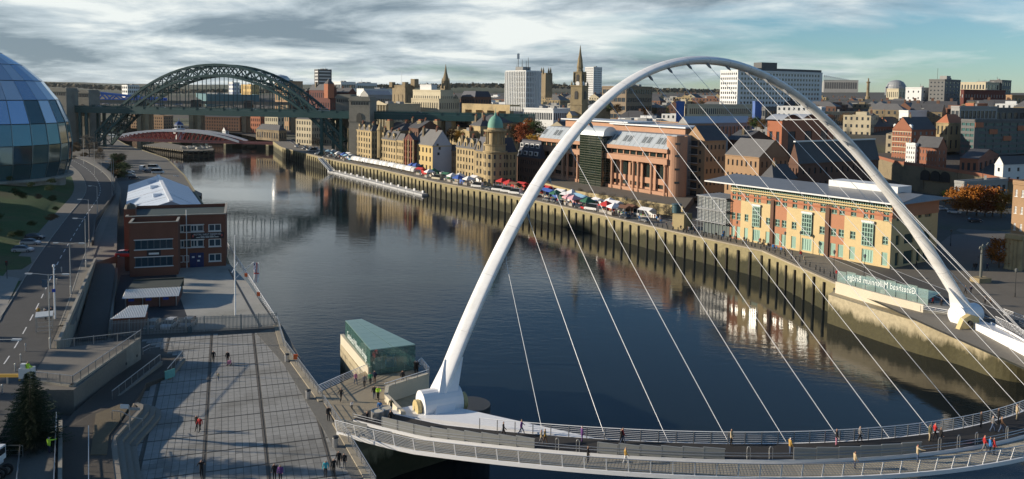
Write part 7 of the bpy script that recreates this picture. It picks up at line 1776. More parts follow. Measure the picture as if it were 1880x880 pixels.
vehicle('car', 'parked_car', 'pale silver estate in the roadside bay between silver hatchback and dark car', V(56, 450, RZ+.04), R(8), 'silver')
vehicle('car', 'parked_car', 'dark car at the far end of the roadside bay', V(64, 440, RZ+.04), R(5), 'dark')
vehicle('car', 'parked_car', 'dark green car nose-out before the garage doors', V(281, 553), R(-92), 'teal')
vehicle('car', 'parked_car', 'black car tail-out before the garage doors', V(314, 553), R(88), 'dark')
vehicle('car', 'parked_car', 'teal car behind the palisade fence near the corrugated store', V(281, 604), R(-88), 'teal')
vehicle('car', 'parked_car', 'white car behind the palisade fence', V(312, 602), R(-92), 'white')
vehicle('car', 'parked_car', 'grey car behind the palisade fence near the control box', V(346, 600), R(-90), 'grey')
for px, py, k_, c_, rz_, lb in ((262, 313, 'van', 'white', 100, 'white van in the car park beyond the pale shed roof nearest the road'), (283, 311, 'van', 'white', 5, 'white minibus in the car park beyond the pale shed roof'), (290, 319, 'van', 'white', 5, 'white panel van just behind the pale shed roof'), (240, 324, 'car', 'silver', 20, 'silver car at the roadside edge of the shed car park'), (238, 318, 'car', 'white', 20, 'white car at the roadside edge of the shed car park'), (246, 329, 'car', 'dark', 20, 'dark car at the roadside edge of the shed car park'), (270, 316, 'car', 'dark', 60, 'dark car between minibus and panel van'), (276, 316, 'car', 'grey', 60, 'grey car between minibus and panel van')):
    vehicle(k_, 'parked_'+k_, lb, V(px, py, .02), R(rz_), c_)
for i, (px, c_) in enumerate(((1668, 'red'), (1676, 'dark'), (1684, 'silver'), (1692, 'blue'), (1700, 'grey'))):
    p = pts[1].lerp(pts[2], .15+.2*i)+Vector((2.2, 3.0, -.7)); vehicle('car', 'parked_car', '%s car parked on the sloping street above the arched wall' % c_, (p.x, p.y, p.z), R(-60), c_, 'cars on the sloping street')
vehicle('car', 'parked_car', 'silver car waiting on the street behind the quay offices', V(1728, 386, .06), R(-40), 'silver'); vehicle('car', 'parked_car', 'white car turning behind the quay offices near orange trees', V(1752, 392, .06), R(-40), 'white'); vehicle('car', 'parked_car', 'black car under the dark bank beyond the quay offices', V(1790, 408, .06), R(-10), 'dark')
for i, px in enumerate((182, 240, 300, 372, 420, 466, 585, 598, 770)):
    lo, hi = -20., LT+100
    for _ in range(40):
        m_ = (lo+hi)/2
        if PJ(along(m_, 3, ZD))[0] < px: lo = m_
        else: hi = m_
    q = along(lo, 2.5, ZD+.08); k_ = 'van' if i in (6, 7) else 'car'
    vehicle(k_, 'crossing_'+k_, '%s %s crossing the green arch bridge' % (('white', 'silver', 'grey')[i % 3], k_), q, math.atan2(AX.y, AX.x), ('white', 'silver', 'grey')[i % 3], 'traffic on the green bridge', parts=False)

# ================================================================== QUAYSIDE MARKET
QLM = ((640, 'the granite bridge tower'), (700, 'the gabled chambers'), (775, 'the georgian house'), (850, 'the baroque office'), (910, 'the corner hotel'), (970, 'the mansard offices'), (1030, 'the western court wing'), (1095, 'the glass stair tower'), (1170, 'the court columns'), (1240, 'the round court drum'))
QD = poly_pts(QL, 1.0)
def quay_at(px, o):
    best = None
    for i in range(1, len(QD)-1):
        d = (QD[i+1]-QD[i-1]).normalized(); q = QD[i]+Vector((d.y, -d.x, 0))*o
        e_ = abs(PJ(q)[0]-px)
        if q.y > 120 and (best is None or e_ < best[0]): best = (e_, q, d)
    return Vector((best[1].x, best[1].y, .08)), math.atan2(best[2].y, best[2].x)
CANV = {k: M('canvas_'+k, c, .85, .12, .6) for k, c in dict(white=(.74, .75, .76), grey=(.50, .52, .52), blue=(.05, .12, .42), sky=(.25, .45, .62), red=(.50, .04, .04), green=(.03, .13, .08), pink=(.62, .36, .40), brown=(.16, .08, .05)).items()}
mleg = MB().box((0, 0, 1.05), (.06, .06, 2.1)).mesh('leg', M_STEEL); mtab = MB().box((0, 0, .8), (2.5, .8, .06)).box((0, -.38, .45), (2.5, .03, .7)).mesh('table', M('table_cloth', (.35, .33, .3), .9))
def canopy_pyr():
    mb = MB(); x = 1.55; z0_, z1_ = 2.1, 3.1; mb.add([(-x, -x, z0_), (x, -x, z0_), (x, x, z0_), (-x, x, z0_), (0, 0, z1_)], [(0, 1, 4), (1, 2, 4), (2, 3, 4), (3, 0, 4)])
    for a_, b_ in (((-x, -x), (x, -x)), ((x, -x), (x, x)), ((x, x), (-x, x)), ((-x, x), (-x, -x))): mb.add([(*a_, z0_-.3), (*b_, z0_-.3), (*b_, z0_), (*a_, z0_)], [(0, 1, 2, 3)])
    mb.add([(-x, x, 0), (x, x, 0), (x, x, z0_-.3), (-x, x, z0_-.3)], [(3, 2, 1, 0)]); return mb
def canopy_barrel():
    mb = MB(); vs = []; n_ = 10
    for i in range(n_+1):
        a_ = math.pi*i/n_; vs += [(-1.5, -1.6*math.cos(a_), .9+1.75*math.sin(a_)**.7), (1.5, -1.6*math.cos(a_), .9+1.75*math.sin(a_)**.7)]
    mb.add(vs, [(2*i, 2*i+1, 2*i+3, 2*i+2) for i in range(n_)]); mb.add(vs[0::2], [tuple(range(n_+1))]); mb.add(vs[1::2], [tuple(range(n_+1))[::-1]]); return mb
def canopy_gable():
    mb = MB(); mb.add([(-1.9, -1.4, 2.1), (1.9, -1.4, 2.1), (1.9, 0, 2.75), (-1.9, 0, 2.75), (-1.9, 1.4, 2.1), (1.9, 1.4, 2.1)], [(0, 1, 2, 3), (3, 2, 5, 4)]); mb.add([(-1.9, -1.4, 2.1), (-1.9, 1.4, 2.1), (-1.9, 0, 2.75)], [(0, 2, 1)]); mb.add([(1.9, -1.4, 2.1), (1.9, 1.4, 2.1), (1.9, 0, 2.75)], [(0, 1, 2)])
    mb.add([(-1.9, 1.4, .1), (1.9, 1.4, .1), (1.9, 1.4, 2.1), (-1.9, 1.4, 2.1)], [(3, 2, 1, 0)]); return mb
CM = dict(pyramid=canopy_pyr().mesh('canopy', CANV['white']), barrel=canopy_barrel().mesh('canopy', CANV['white']), gabled=canopy_gable().mesh('canopy', CANV['white']))
mgood = []
for i in range(4):
    mb = MB()
    for _ in range(8): mb.box((rnd.uniform(-1.1, 1.1), rnd.uniform(-.3, .3), .83+rnd.uniform(.05, .2)), (rnd.uniform(.15, .4), rnd.uniform(.15, .35), rnd.uniform(.1, .35)), rnd.uniform(0, 3), mi=rnd.randrange(4))
    mgood.append(mb.mesh('goods', [M('goods_a', (.5, .2, .1), .8), M('goods_b', (.1, .25, .4), .8), M('goods_c', (.6, .55, .4), .8), M('goods_d', (.15, .35, .12), .8)]))
def stall(px, o, kind, col, sc=1.0, jit=.0, where=''):
    p, a_ = quay_at(px, o); e = empty('market_stall', '%s %s market stall %s' % (col, {'pyramid': 'peaked', 'barrel': 'round-topped', 'gabled': 'ridge-roofed'}[kind], where), 'market stall', p, a_+math.pi+jit, '%s %s stalls %s' % (col, kind, where)); e.scale = (sc,)*3
    c_ = inst('canopy', CM[kind], e); c_.material_slots[0].link = 'OBJECT'; c_.material_slots[0].material = CANV[col]
    if kind != 'barrel':
        xs_ = (1.5, 1.5) if kind == 'pyramid' else (1.85, 1.35)
        for sx_ in (-1, 1):
            for sy_ in (-1, 1): inst('leg', mleg, e, (sx_*xs_[0], sy_*xs_[1], 0))
        inst('table', mtab, e, (0, -1.0, 0)); inst('goods', rnd.choice(mgood), e, (0, -1.0, 0))
for i in range(22): stall(651+i*5.3, 7.0, 'barrel', 'white' if i % 3 else 'grey', 1.15, where='in the long row along the quay')
for i, (px, o, k_, c_) in enumerate(((592, 9, 'pyramid', 'white'), (604, 8, 'gabled', 'sky'), (612, 11, 'pyramid', 'white'), (622, 8, 'pyramid', 'white'), (632, 8, 'pyramid', 'blue'), (636, 5.5, 'gabled', 'sky'), (640, 12, 'gabled', 'white'), (646, 9, 'barrel', 'grey'), (757, 12, 'pyramid', 'blue'), (764, 13, 'pyramid', 'blue'), (772, 7, 'gabled', 'red'),
      (788, 6, 'pyramid', 'white'), (797, 9, 'pyramid', 'green'), (820, 8, 'gabled', 'green'), (832, 7, 'pyramid', 'white'), (842, 5, 'pyramid', 'blue'), (845, 10, 'pyramid', 'white'), (860, 6, 'pyramid', 'white'), (872, 12, 'gabled', 'white'))): stall(px, o, k_, c_, 1.25, rnd.uniform(-.2, .2), 'between the bridge tower and the corner hotel')
for i, (px, o, k_, c_) in enumerate(((922, 13, 'pyramid', 'red'), (934, 12, 'pyramid', 'red'), (945, 10, 'gabled', 'brown'), (958, 13, 'gabled', 'red'), (990, 12, 'pyramid', 'red'), (985, 7, 'pyramid', 'red'), (1000, 9, 'gabled', 'blue'), (1010, 8, 'gabled', 'blue'), (1006, 14, 'gabled', 'red'), (1022, 7, 'pyramid', 'green'), (1030, 12, 'gabled', 'white'), (1040, 8, 'gabled', 'white'), (1046, 4.5, 'pyramid', 'pink'), (1054, 4.5, 'pyramid', 'pink'), (1062, 10, 'gabled', 'sky'), (1070, 9, 'gabled', 'sky'), (1078, 5, 'pyramid', 'green'), (1050, 13, 'pyramid', 'white'),
      (1095, 9, 'gabled', 'white'), (1112, 5, 'pyramid', 'red'), (1128, 4.5, 'pyramid', 'white'), (1130, 10, 'gabled', 'white'), (1120, 11, 'pyramid', 'white'), (1146, 6, 'gabled', 'brown'), (1158, 9, 'gabled', 'brown'), (1186, 9, 'gabled', 'white'))): stall(px, o, k_, c_, 1.25, rnd.uniform(-.25, .25), 'between the corner hotel and the courthouse terrace')
for i, (px, o, k_, c_) in enumerate(((803, 5, 'van', 'cream'), (877, 4, 'van', 'white'), (914, 4, 'van', 'white'), (930, 4, 'van', 'white'), (946, 3.5, 'van', 'white'), (1016, 3.5, 'car', 'grey'), (1030, 3, 'car', 'dark'), (1062, 3, 'car', 'dark'), (1074, 3, 'car', 'red'), (1087, 3.5, 'van', 'white'), (1184, 4, 'car', 'grey'), (1165, 9, 'van', 'white'), (890, 3.5, 'car', 'dark'), (898, 3.5, 'car', 'grey'), (905, 3.5, 'car', 'dark'), (962, 3.5, 'car', 'silver'), (1003, 3, 'car', 'grey'), (1146, 3, 'car', 'dark'))):
    p, a_ = quay_at(px, o); vehicle(k_, 'market_'+k_, '%s %s parked at the quay edge among market stalls' % (c_, k_), p, a_+(0 if k_ == 'car' else .3), PAINT and c_, '%s %ss at the market edge' % (c_, k_), parts=False)
for i in range(16):
    px = 530+i*6.2+rnd.uniform(-2, 2); p, a_ = quay_at(px, rnd.choice((5, 9, 14))); c_ = rnd.choice(('white', 'white', 'grey', 'silver', 'dark')); k_ = 'van' if rnd.random() < .5 else 'car'
    vehicle(k_, 'quay_'+k_, '%s %s parked on the quay near the green arch springing' % (c_, k_), p, a_+rnd.choice((0, 1.57)), c_, '%s %ss by the green arch springing' % (c_, k_), parts=False)
for i in range(30):
    px = 660+i*11+rnd.uniform(-3, 3); p, a_ = quay_at(px, 17); c_ = rnd.choice(('white', 'grey', 'silver', 'dark', 'blue')); vehicle('car', 'street_car', '%s car parked behind the market before %s' % (c_, near(px, QLM)), p, a_, c_, '%s cars before %s' % (c_, near(px, QLM)), parts=False)
# floating jetty below the market
fj = empty('floating_jetty', 'long white-railed floating jetty below the market quay wall', 'jetty')
ja, jc = V(606, 313, -5.8), V(781, 357, -5.8); d = (jc-ja); d.z = 0; L_ = d.length; d.normalize(); n_ = Vector((-d.y, d.x, 0))
for i in range(14):
    p, q = ja+d*(L_*i/14), ja+d*(L_*(i+.97)/14); mb = MB(); mb.prism([(v_.x, v_.y) for v_ in (p-n_*1.5, q-n_*1.5, q+n_*1.5, p+n_*1.5)], -6.9, -5.7); mb.build('pontoon_unit', M('pontoon_deck', (.42, .44, .46), .7, .15, .4), fj)
    mb = MB(); p0_ = p.lerp(q, .5); mb.box((p0_.x+n_.x*1.0, p0_.y+n_.y*1.0, -5.2), (1.4, .6, 1.0), math.atan2(d.y, d.x)); mb.build('service_box', M_WHITE, fj)
mb = MB()
for s_ in (-1.4,): 
    for zz in (-4.7, -5.2): mb.bar(ja+n_*s_+Z*(zz+5.8), jc+n_*s_+Z*(zz+5.8), .08, .08)
mb.build('jetty_rail', M_WHITE, fj)
mb = MB(); g0_, g1_ = V(588, 291, .4), V(609, 315, -5.5)
for s_ in (-1.2, 1.2): mb.bar(g0_+n_*s_+Z*1, g1_+n_*s_+Z*1, .25, .25); mb.bar(g0_+n_*s_, g1_+n_*s_, .25, .25)
mb.bar(g0_, g1_, 2.2, .2); mb.build('gangway', M('gangway_steel', (.42, .46, .50), .5, metal=.4), fj)
for q_ in (.35, .75, .98): p = ja+d*L_*q_+n_*1.9; MB().tube([(p.x, p.y, -9), (p.x, p.y, -.5)], .28, 8).build('mooring_pile', M_STEEL, fj)

# ================================================================== STREET FURNITURE
def lamp(px, py, ytop, arms, z=RZ, lab='', rz_=0.):
    b_ = V(px, py, z); e = empty('street_lamp', lab, 'street lamp', b_); h = zpx(b_, ytop)-z
    MB().tube([(0, 0, 0), (0, 0, 1.4), (0, 0, 1.5), (0, 0, h)], [.14, .14, .08, .06], 8).build('column', M('lamp_column', (.42, .43, .42), .5, .1, metal=.3), e)
    for s_ in arms:
        L_ = abs(s_); MB().tube([(0, 0, h-.1), (s_*.5, 0, h+.05), (s_*.85, 0, h+.08)], .045, 5).build('arm', MATS['lamp_column'], e); MB().box((s_*1.0, 0, h+.06), (.9, .3, .14)).box((s_*1.0, 0, h-.03), (.6, .22, .06)).build('lamp_head', M('lamp_white', (.62, .64, .64), .4), e)
lamp(158, 492, 402, (-1.9,), lab='tall single-arm road lamp at the ramp wall top')
lamp(130, 541, 447, (-2.3, 2.0), lab='double-arm road lamp standing on the wide pavement')
lamp(92, 640, 504, (-2.6, 2.3), lab='double-arm road lamp beside the shelter')
lamp(164, 453, 367, (-1.9,), lab='single-arm road lamp beside the stone gate wall')
lamp(179, 396, 342, (-1.9,), lab='single-arm road lamp on the bend below the grass bank')
lamp(206, 362, 297, (-1.6,), lab='road lamp behind the shed retaining wall'); lamp(209, 350, 292, (-1.4,), lab='road lamp at the shed car park corner'); lamp(174, 322, 262, (), lab='plain pole at the road bend near shrubs'); lamp(154, 302, 255, (-1.2,), lab='lamp at the far end of the curving road')
lamp(186, 318, 285, (), lab='short pole near the shed car park shrubs')
b_ = V(101, 586, RZ); e = empty('camera_pole', 'white camera pole on the road pavement', 'pole', b_); hh_ = zpx(b_, 490)-RZ
MB().tube([(0, 0, 0), (0, 0, 2.2), (0, 0, hh_)], [.16, .12, .09], 8).build('column', M_WHITE, e); MB().lathe([(0, -.1), (.2, 0), (.2, .3), (0, .4)], n=10).build('camera_dome', M_WHITE, e, loc=(0, 0, hh_)); MB().box((0, -.15, hh_*.55), (.5, .06, .5)).build('blue_sign', MATS['sign_blue'], e)
# foreground road lamp leaning in from the left
b_ = V(-45, 760, RZ); e = empty('street_lamp', 'road lamp reaching in over the carriageway with long single arm', 'street lamp', b_); hh_ = zpx(b_, 624)-RZ
MB().tube([(0, 0, 0), (0, 0, hh_)], [.12, .08], 8).build('column', MATS['lamp_column'], e); aL = 4.2; MB().tube([(0, 0, hh_), (aL, 0, hh_+.1)], .05, 5).build('arm', MATS['lamp_column'], e); MB().box((aL+.4, 0, hh_+.08), (.95, .34, .16)).build('lamp_head', MATS['lamp_white'], e)
# bus shelter, bollards, signs on the left pavement
sh_ = V(82, 606, RZ); e = empty('kiosk_shelter', 'small white framed shelter on the pavement edge', 'shelter', sh_, R(-62))
MB().box((0, 0, 2.3), (3.0, 2.2, .12)).build('shelter_roof', M('shelter_roof', (.5, .53, .54), .4), e)
for sx_ in (-1.4, 1.4):
    for sy_ in (-1, 1): MB().box((sx_, sy_, 1.15), (.08, .08, 2.3)).build('shelter_post', M_STEEL, e)
for zz in (.3, .9, 1.5): MB().box((1.42, 0, zz), (.05, 2., .05)).build('shelter_rail', M_STEEL, e)
mbol = MB().lathe([(.09, 0), (.09, .95), (.06, 1.0), (0, 1.0)], n=8).mesh('post', M_STEEL)
for px, py in ((47, 645), (38, 664), (28, 682), (14, 705), (4, 722), (81, 578), (92, 548), (104, 522), (113, 500)):
    b_ = empty('bollard', 'slim steel bollard along the road kerb', 'bollard', V(px, py, RZ+.05), group='steel bollards along the road kerb'); inst('post', mbol, b_); MB().box((0, -.1, .8), (.1, .02, .1)).build('reflector', M_WFR, b_)
b_ = V(83, 548, RZ); e = empty('road_sign', 'blue square road sign facing the carriageway', 'sign', b_); MB().tube([(0, 0, 0), (0, 0, 3)], .05, 6).build('pole', M_STEEL, e); MB().box((0, -.06, 2.5), (.9, .04, 1.3)).build('plate', M('sign_slate', (.06, .11, .17), .5), e)
b_ = V(13, 512, RZ+.1); e = empty('traffic_signal', 'slim traffic signal post at the grass verge corner', 'traffic light', b_); MB().tube([(0, 0, 0), (0, 0, 3.2)], .06, 6).build('pole', M_DARK, e); MB().box((0, 0, 2.9), (.35, .3, .9)).build('signal_head', M_DARK, e); MB().lathe([(0, 0), (.1, 0)], n=8).build('red_lens', LAMP_R, e, loc=(0, -.16, 3.15)).rotation_euler = (R(90), 0, 0)
# finger sign at the steps
b_ = V(238, 790, 1.2); e = empty('finger_sign', 'white two-way finger sign at the top of the plaza steps', 'sign', b_); hh_ = zpx(b_, 745)-1.2
MB().tube([(0, 0, 0), (0, 0, hh_)], .06, 6).build('pole', M_STEEL, e); MB().box((-.5, 0, hh_-.1), (.9, .06, .45)).build('sign_arm', M_WHITE, e); MB().box((.55, 0, hh_-.35), (1.2, .06, .28)).build('sign_arm', M('sign_grey', (.35, .36, .36), .5), e)
b_ = V(312, 697, .15); e = empty('notice_board', 'teal notice panel on the short path parapet', 'notice board', b_, R(60)); MB().box((0, 0, .75), (1.5, .08, 1.1)).build('panel', M('notice_teal', (.12, .35, .33), .5), e)
for s_ in (-.6, .6): MB().box((s_, 0, .2), (.06, .06, .5)).build('leg', M_STEEL, e)
# litter bins by the plaza railing
mbin = MB().lathe([(.32, 0), (.34, .95), (.30, 1.0)], n=14).mesh('drum', M_STEEL); mlid = MB().lathe([(.36, .98), (.3, 1.12), (0, 1.16)], n=14).mesh('lid', M_DARK)
for px, py, lb in ((527, 664, 'below the yard fence'), (566, 732, 'near the landing walkway'), (616, 820, 'below the deck end')):
    b_ = empty('litter_bin', 'round steel litter bin beside the plaza railing %s' % lb, 'bin', V(px, py, .05)); inst('drum', mbin, b_); inst('lid', mlid, b_)
for px, py, z, lb in ((543, 668, .3, 'on the plaza river railing'), (475, 550, .3, 'on the white yard railing'), (452, 514, .3, 'near the naval flag')):
    b_ = empty('life_buoy', 'orange lifebuoy post %s' % lb, 'lifebuoy', V(px, py, z)); MB().box((0, 0, .5), (.08, .08, 1.0)).build('post', M_STEEL, b_); MB().box((0, -.1, 1.0), (.55, .2, .7)).build('orange_case', M('buoy_orange', (.65, .12, .03), .5), b_)
# Newcastle quay: bollards, lamps, statue
for i in range(40):
    px = 1190+i*9.0; p, a_ = quay_at(px, 2.0)
    b_ = empty('quay_bollard', 'black iron bollard along the quay edge before the offices', 'bollard', p, group='black bollards along the quay edge'); MB().lathe([(.16, 0), (.13, .9), (.17, 1.0), (0, 1.1)], n=8).build('post', M_DARK, b_) if i == 0 else inst('post', QBM, b_)
    if i == 0: QBM = b_.children[0].data
    MB().lathe([(.18, .8), (.18, .86)], n=8).build('collar', M_STEEL, b_) if i == 0 else inst('collar', QBC, b_)
    if i == 0: QBC = [c for c in b_.children if c.name.startswith('collar')][0].data
LMP = None
for i, px in enumerate((1260, 1306, 1350, 1392, 1440, 1470, 1530, 1585, 1040, 1150)):
    p, a_ = quay_at(px, 7.5 if i % 2 else 3.2); e = empty('quay_lamp', 'black quayside lamp post on the promenade', 'street lamp', p, group='black lamp posts on the promenade')
    if LMP is None:
        LMP = (MB().tube([(0, 0, 0), (0, 0, .8), (0, 0, .9), (0, 0, 4.6)], [.13, .13, .07, .05], 8).mesh('column', M_DARK), MB().lathe([(.06, 4.6), (.26, 4.9), (.30, 5.3), (.1, 5.5), (0, 5.6)], n=8).mesh('lantern', M('lantern', (.12, .13, .13), .3)))
    inst('column', LMP[0], e); inst('lantern', LMP[1], e)
for px, py, yt in ((1863, 546, 492), (1745, 452, 420)):
    b_ = V(px, py); e = empty('quay_lamp', 'black quayside lamp post on the paved square', 'street lamp', b_, group='black lamp posts on the square'); k_ = (zpx(b_, yt))/5.6; o = inst('column', LMP[0], e, sc=(1, 1, k_)); o = inst('lantern', LMP[1], e, sc=(1, 1, k_)); 
b_ = V(1800, 518); e = empty('pole_statue', 'bronze figure leaning from a tall column on stone base', 'statue', b_); hh_ = zpx(b_, 456)
MB().box((0, 0, .5), (3.2, 2.4, 1.0), .3).build('base', STONE, e); MB().tube([(0, 0, .9), (0, 0, hh_*.82)], .28, 10).build('column', M('bronze', (.13, .14, .13), .5, metal=.4), e)
fg = bpy.data.meshes.new('figure'); zz = hh_*.82
fg.from_pydata([(0, 0, zz), (0, 0, zz+.9), (.1, 0, zz+1.5), (.1, 0, zz+1.9), (.1, 0, zz+2.2), (.7, 0, zz+1.7), (1.3, 0, zz+2.6), (-.5, 0, zz+1.6), (-.6, 0, zz+1.0)], [(0, 1), (1, 2), (2, 3), (3, 4), (2, 5), (5, 6), (2, 7), (7, 8)], [])
def skin(me, radii, sub=1, root=0):
    o = bpy.data.objects.new('tmp', me); COL.objects.link(o); m_ = o.modifiers.new('s', 'SKIN'); 
    if not me.skin_vertices: 
        bpy.context.view_layer.objects.active = o
    for i, r_ in enumerate(radii): me.skin_vertices[0].data[i].radius = (r_, r_) if not isinstance(r_, tuple) else r_
    me.skin_vertices[0].data[root].use_root = True
    u_ = o.modifiers.new('u', 'SUBSURF'); u_.levels = sub; u_.render_levels = sub
    bpy.context.view_layer.update(); r_ = bpy.data.meshes.new_from_object(o.evaluated_get(bpy.context.evaluated_depsgraph_get())); bpy.data.objects.remove(o)
    r_.polygons.foreach_set('use_smooth', [True]*len(r_.polygons)); return r_
fm = skin(fg, [.3, .28, .34, .14, .2, .16, .1, .16, .1]); fm.materials.clear(); fm.materials.append(MATS['bronze']); inst('figure', fm, e)
b_ = empty('quay_kiosk', 'round stone pier with dark lantern drum at the courthouse terrace end', 'pier', V(1252, 420)); MB().box((0, 0, 2.2), (5, 3.6, 4.4), .9).build('stone_block', MATS['terrace_stone'], b_); MB().lathe([(1.3, 4.4), (1.3, 6.6), (1.5, 6.7), (1.5, 7.0), (0, 7.2)], n=14).build('lantern_drum', M('drum_teal', (.04, .09, .11), .4), b_, loc=(-1.5, 1, 0))

# ================================================================== PEOPLE
def person_mesh(stride=.0, lift=0., armL=(0, 0), armR=(0, 0), coat=1., lean=0.):
    """one continuous skinned body, facing -y; arm angles (swing forward, raise) in radians"""
    v = [(0, 0, .95), (0, -.02-lean*.3, 1.14), (0, -lean*.6, 1.36), (0, -lean*.7-.01, 1.50), (0, -lean*.8-.03, 1.585), (0, -lean*.85-.02, 1.70)]
    e = [(0, 1), (1, 2), (2, 3), (3, 4), (4, 5)]; r = [(.155*coat, .115*coat), (.145*coat, .11*coat), (.17*coat, .12*coat), .06, .082, .088]
    for s_, (fw, up_) in ((-1, armL), (1, armR)):
        k_ = len(v); sh = Vector((s_*.20, -lean*.6, 1.42)); d_ = Vector((s_*(.18+up_*.6), -math.sin(fw), -math.cos(fw)*math.cos(up_)+max(0, up_-1.2)*1.3)).normalized(); el = sh+d_*.29
        d2 = (d_+Vector((-s_*.12, -.35-abs(fw)*.2, .18 if up_ < 1 else .9))).normalized(); wr = el+d2*.25; hd = wr+d2*.10
        v += [sh, el, wr, hd]; e += [(2, k_), (k_, k_+1), (k_+1, k_+2), (k_+2, k_+3)]; r += [.075*coat, .055*coat, .042, .042]
    for s_ in (-1, 1):
        k_ = len(v); st_ = stride*s_; v += [(s_*.09, 0, .86), (s_*.10, -st_*.55-.03, .48), (s_*.10, -st_, .09+(lift if st_ < 0 else 0)), (s_*.11, -st_-.17, .045+(lift*.4 if st_ < 0 else 0))]
        e += [(0, k_), (k_, k_+1), (k_+1, k_+2), (k_+2, k_+3)]; r += [.10, .068, .045, .038]
    me = bpy.data.meshes.new('body'); me.from_pydata([tuple(p) for p in v], e, [])
    m = skin(me, r, 1); m.materials.clear()
    for k_ in range(5): m.materials.append(None)
    idx = []
    for p in m.polygons:
        c = p.center; z = c.z
        if z > 1.53: i_ = 3 if (z > 1.68 or (c.y > -lean*.8+.005 and z > 1.56)) else 0
        elif z > 1.49: i_ = 0
        elif abs(c.x) > .225 and (z < .93 or z > 1.56): i_ = 0
        elif z > (.84 if coat > 1.05 else .93) or (abs(c.x) > .23 and z > .9): i_ = 2
        elif z > .10: i_ = 1
        else: i_ = 4
        idx.append(i_)
    m.polygons.foreach_set('material_index', idx); return m
POSE = dict(walk=person_mesh(.26, .06, (.35, 0), (-.3, 0)), stride=person_mesh(.34, .09, (-.4, 0), (.45, 0), 1.12), stand=person_mesh(.05, 0, (.15, 0), (.1, 0), 1.15), still=person_mesh(.02, 0, (.6, 0), (.5, 0), 1.1, .04), photo=person_mesh(.04, 0, (1.3, .5), (1.3, .5), 1.08), ride=person_mesh(.15, .2, (1.1, .1), (1.1, .1), 1.05, .35))
SK = M('skin', (.45, .27, .19), .6); SHOE = M('shoe', (.02, .02, .02), .6)
CL = {k: M('cloth_'+k, c, .9, .15, 2.) for k, c in dict(black=(.014, .014, .016), navy=(.02, .025, .06), red=(.42, .03, .03), teal=(.05, .38, .45), green=(.03, .28, .14), lime=(.45, .75, .05), blue=(.03, .16, .42), beige=(.42, .34, .22), grey=(.16, .16, .165), white=(.62, .62, .62), brown=(.11, .065, .04), purple=(.13, .05, .2), pink=(.5, .2, .28), jeans=(.06, .09, .16), mustard=(.38, .24, .06), olive=(.09, .09, .05)).items()}
HAIR = {k: M('hair_'+k, c, .8) for k, c in dict(brown=(.06, .035, .02), black=(.012, .01, .01), fair=(.32, .22, .11), grey=(.32, .31, .30), white=(.6, .6, .58), blue=(.04, .12, .35), teal=(.1, .4, .4), red=(.4, .04, .04)).items()}
def person(loc, pose, top, legs, label, rz=0., hair='brown', sc=1., group=None):
    o = inst('person', POSE[pose], None, loc, rz, sc); tag(o, label, 'person', group)
    for s_, m_ in zip(o.material_slots, (SK, CL[legs], CL[top], HAIR[hair], SHOE)): s_.link = 'OBJECT'; s_.material = m_
    return o
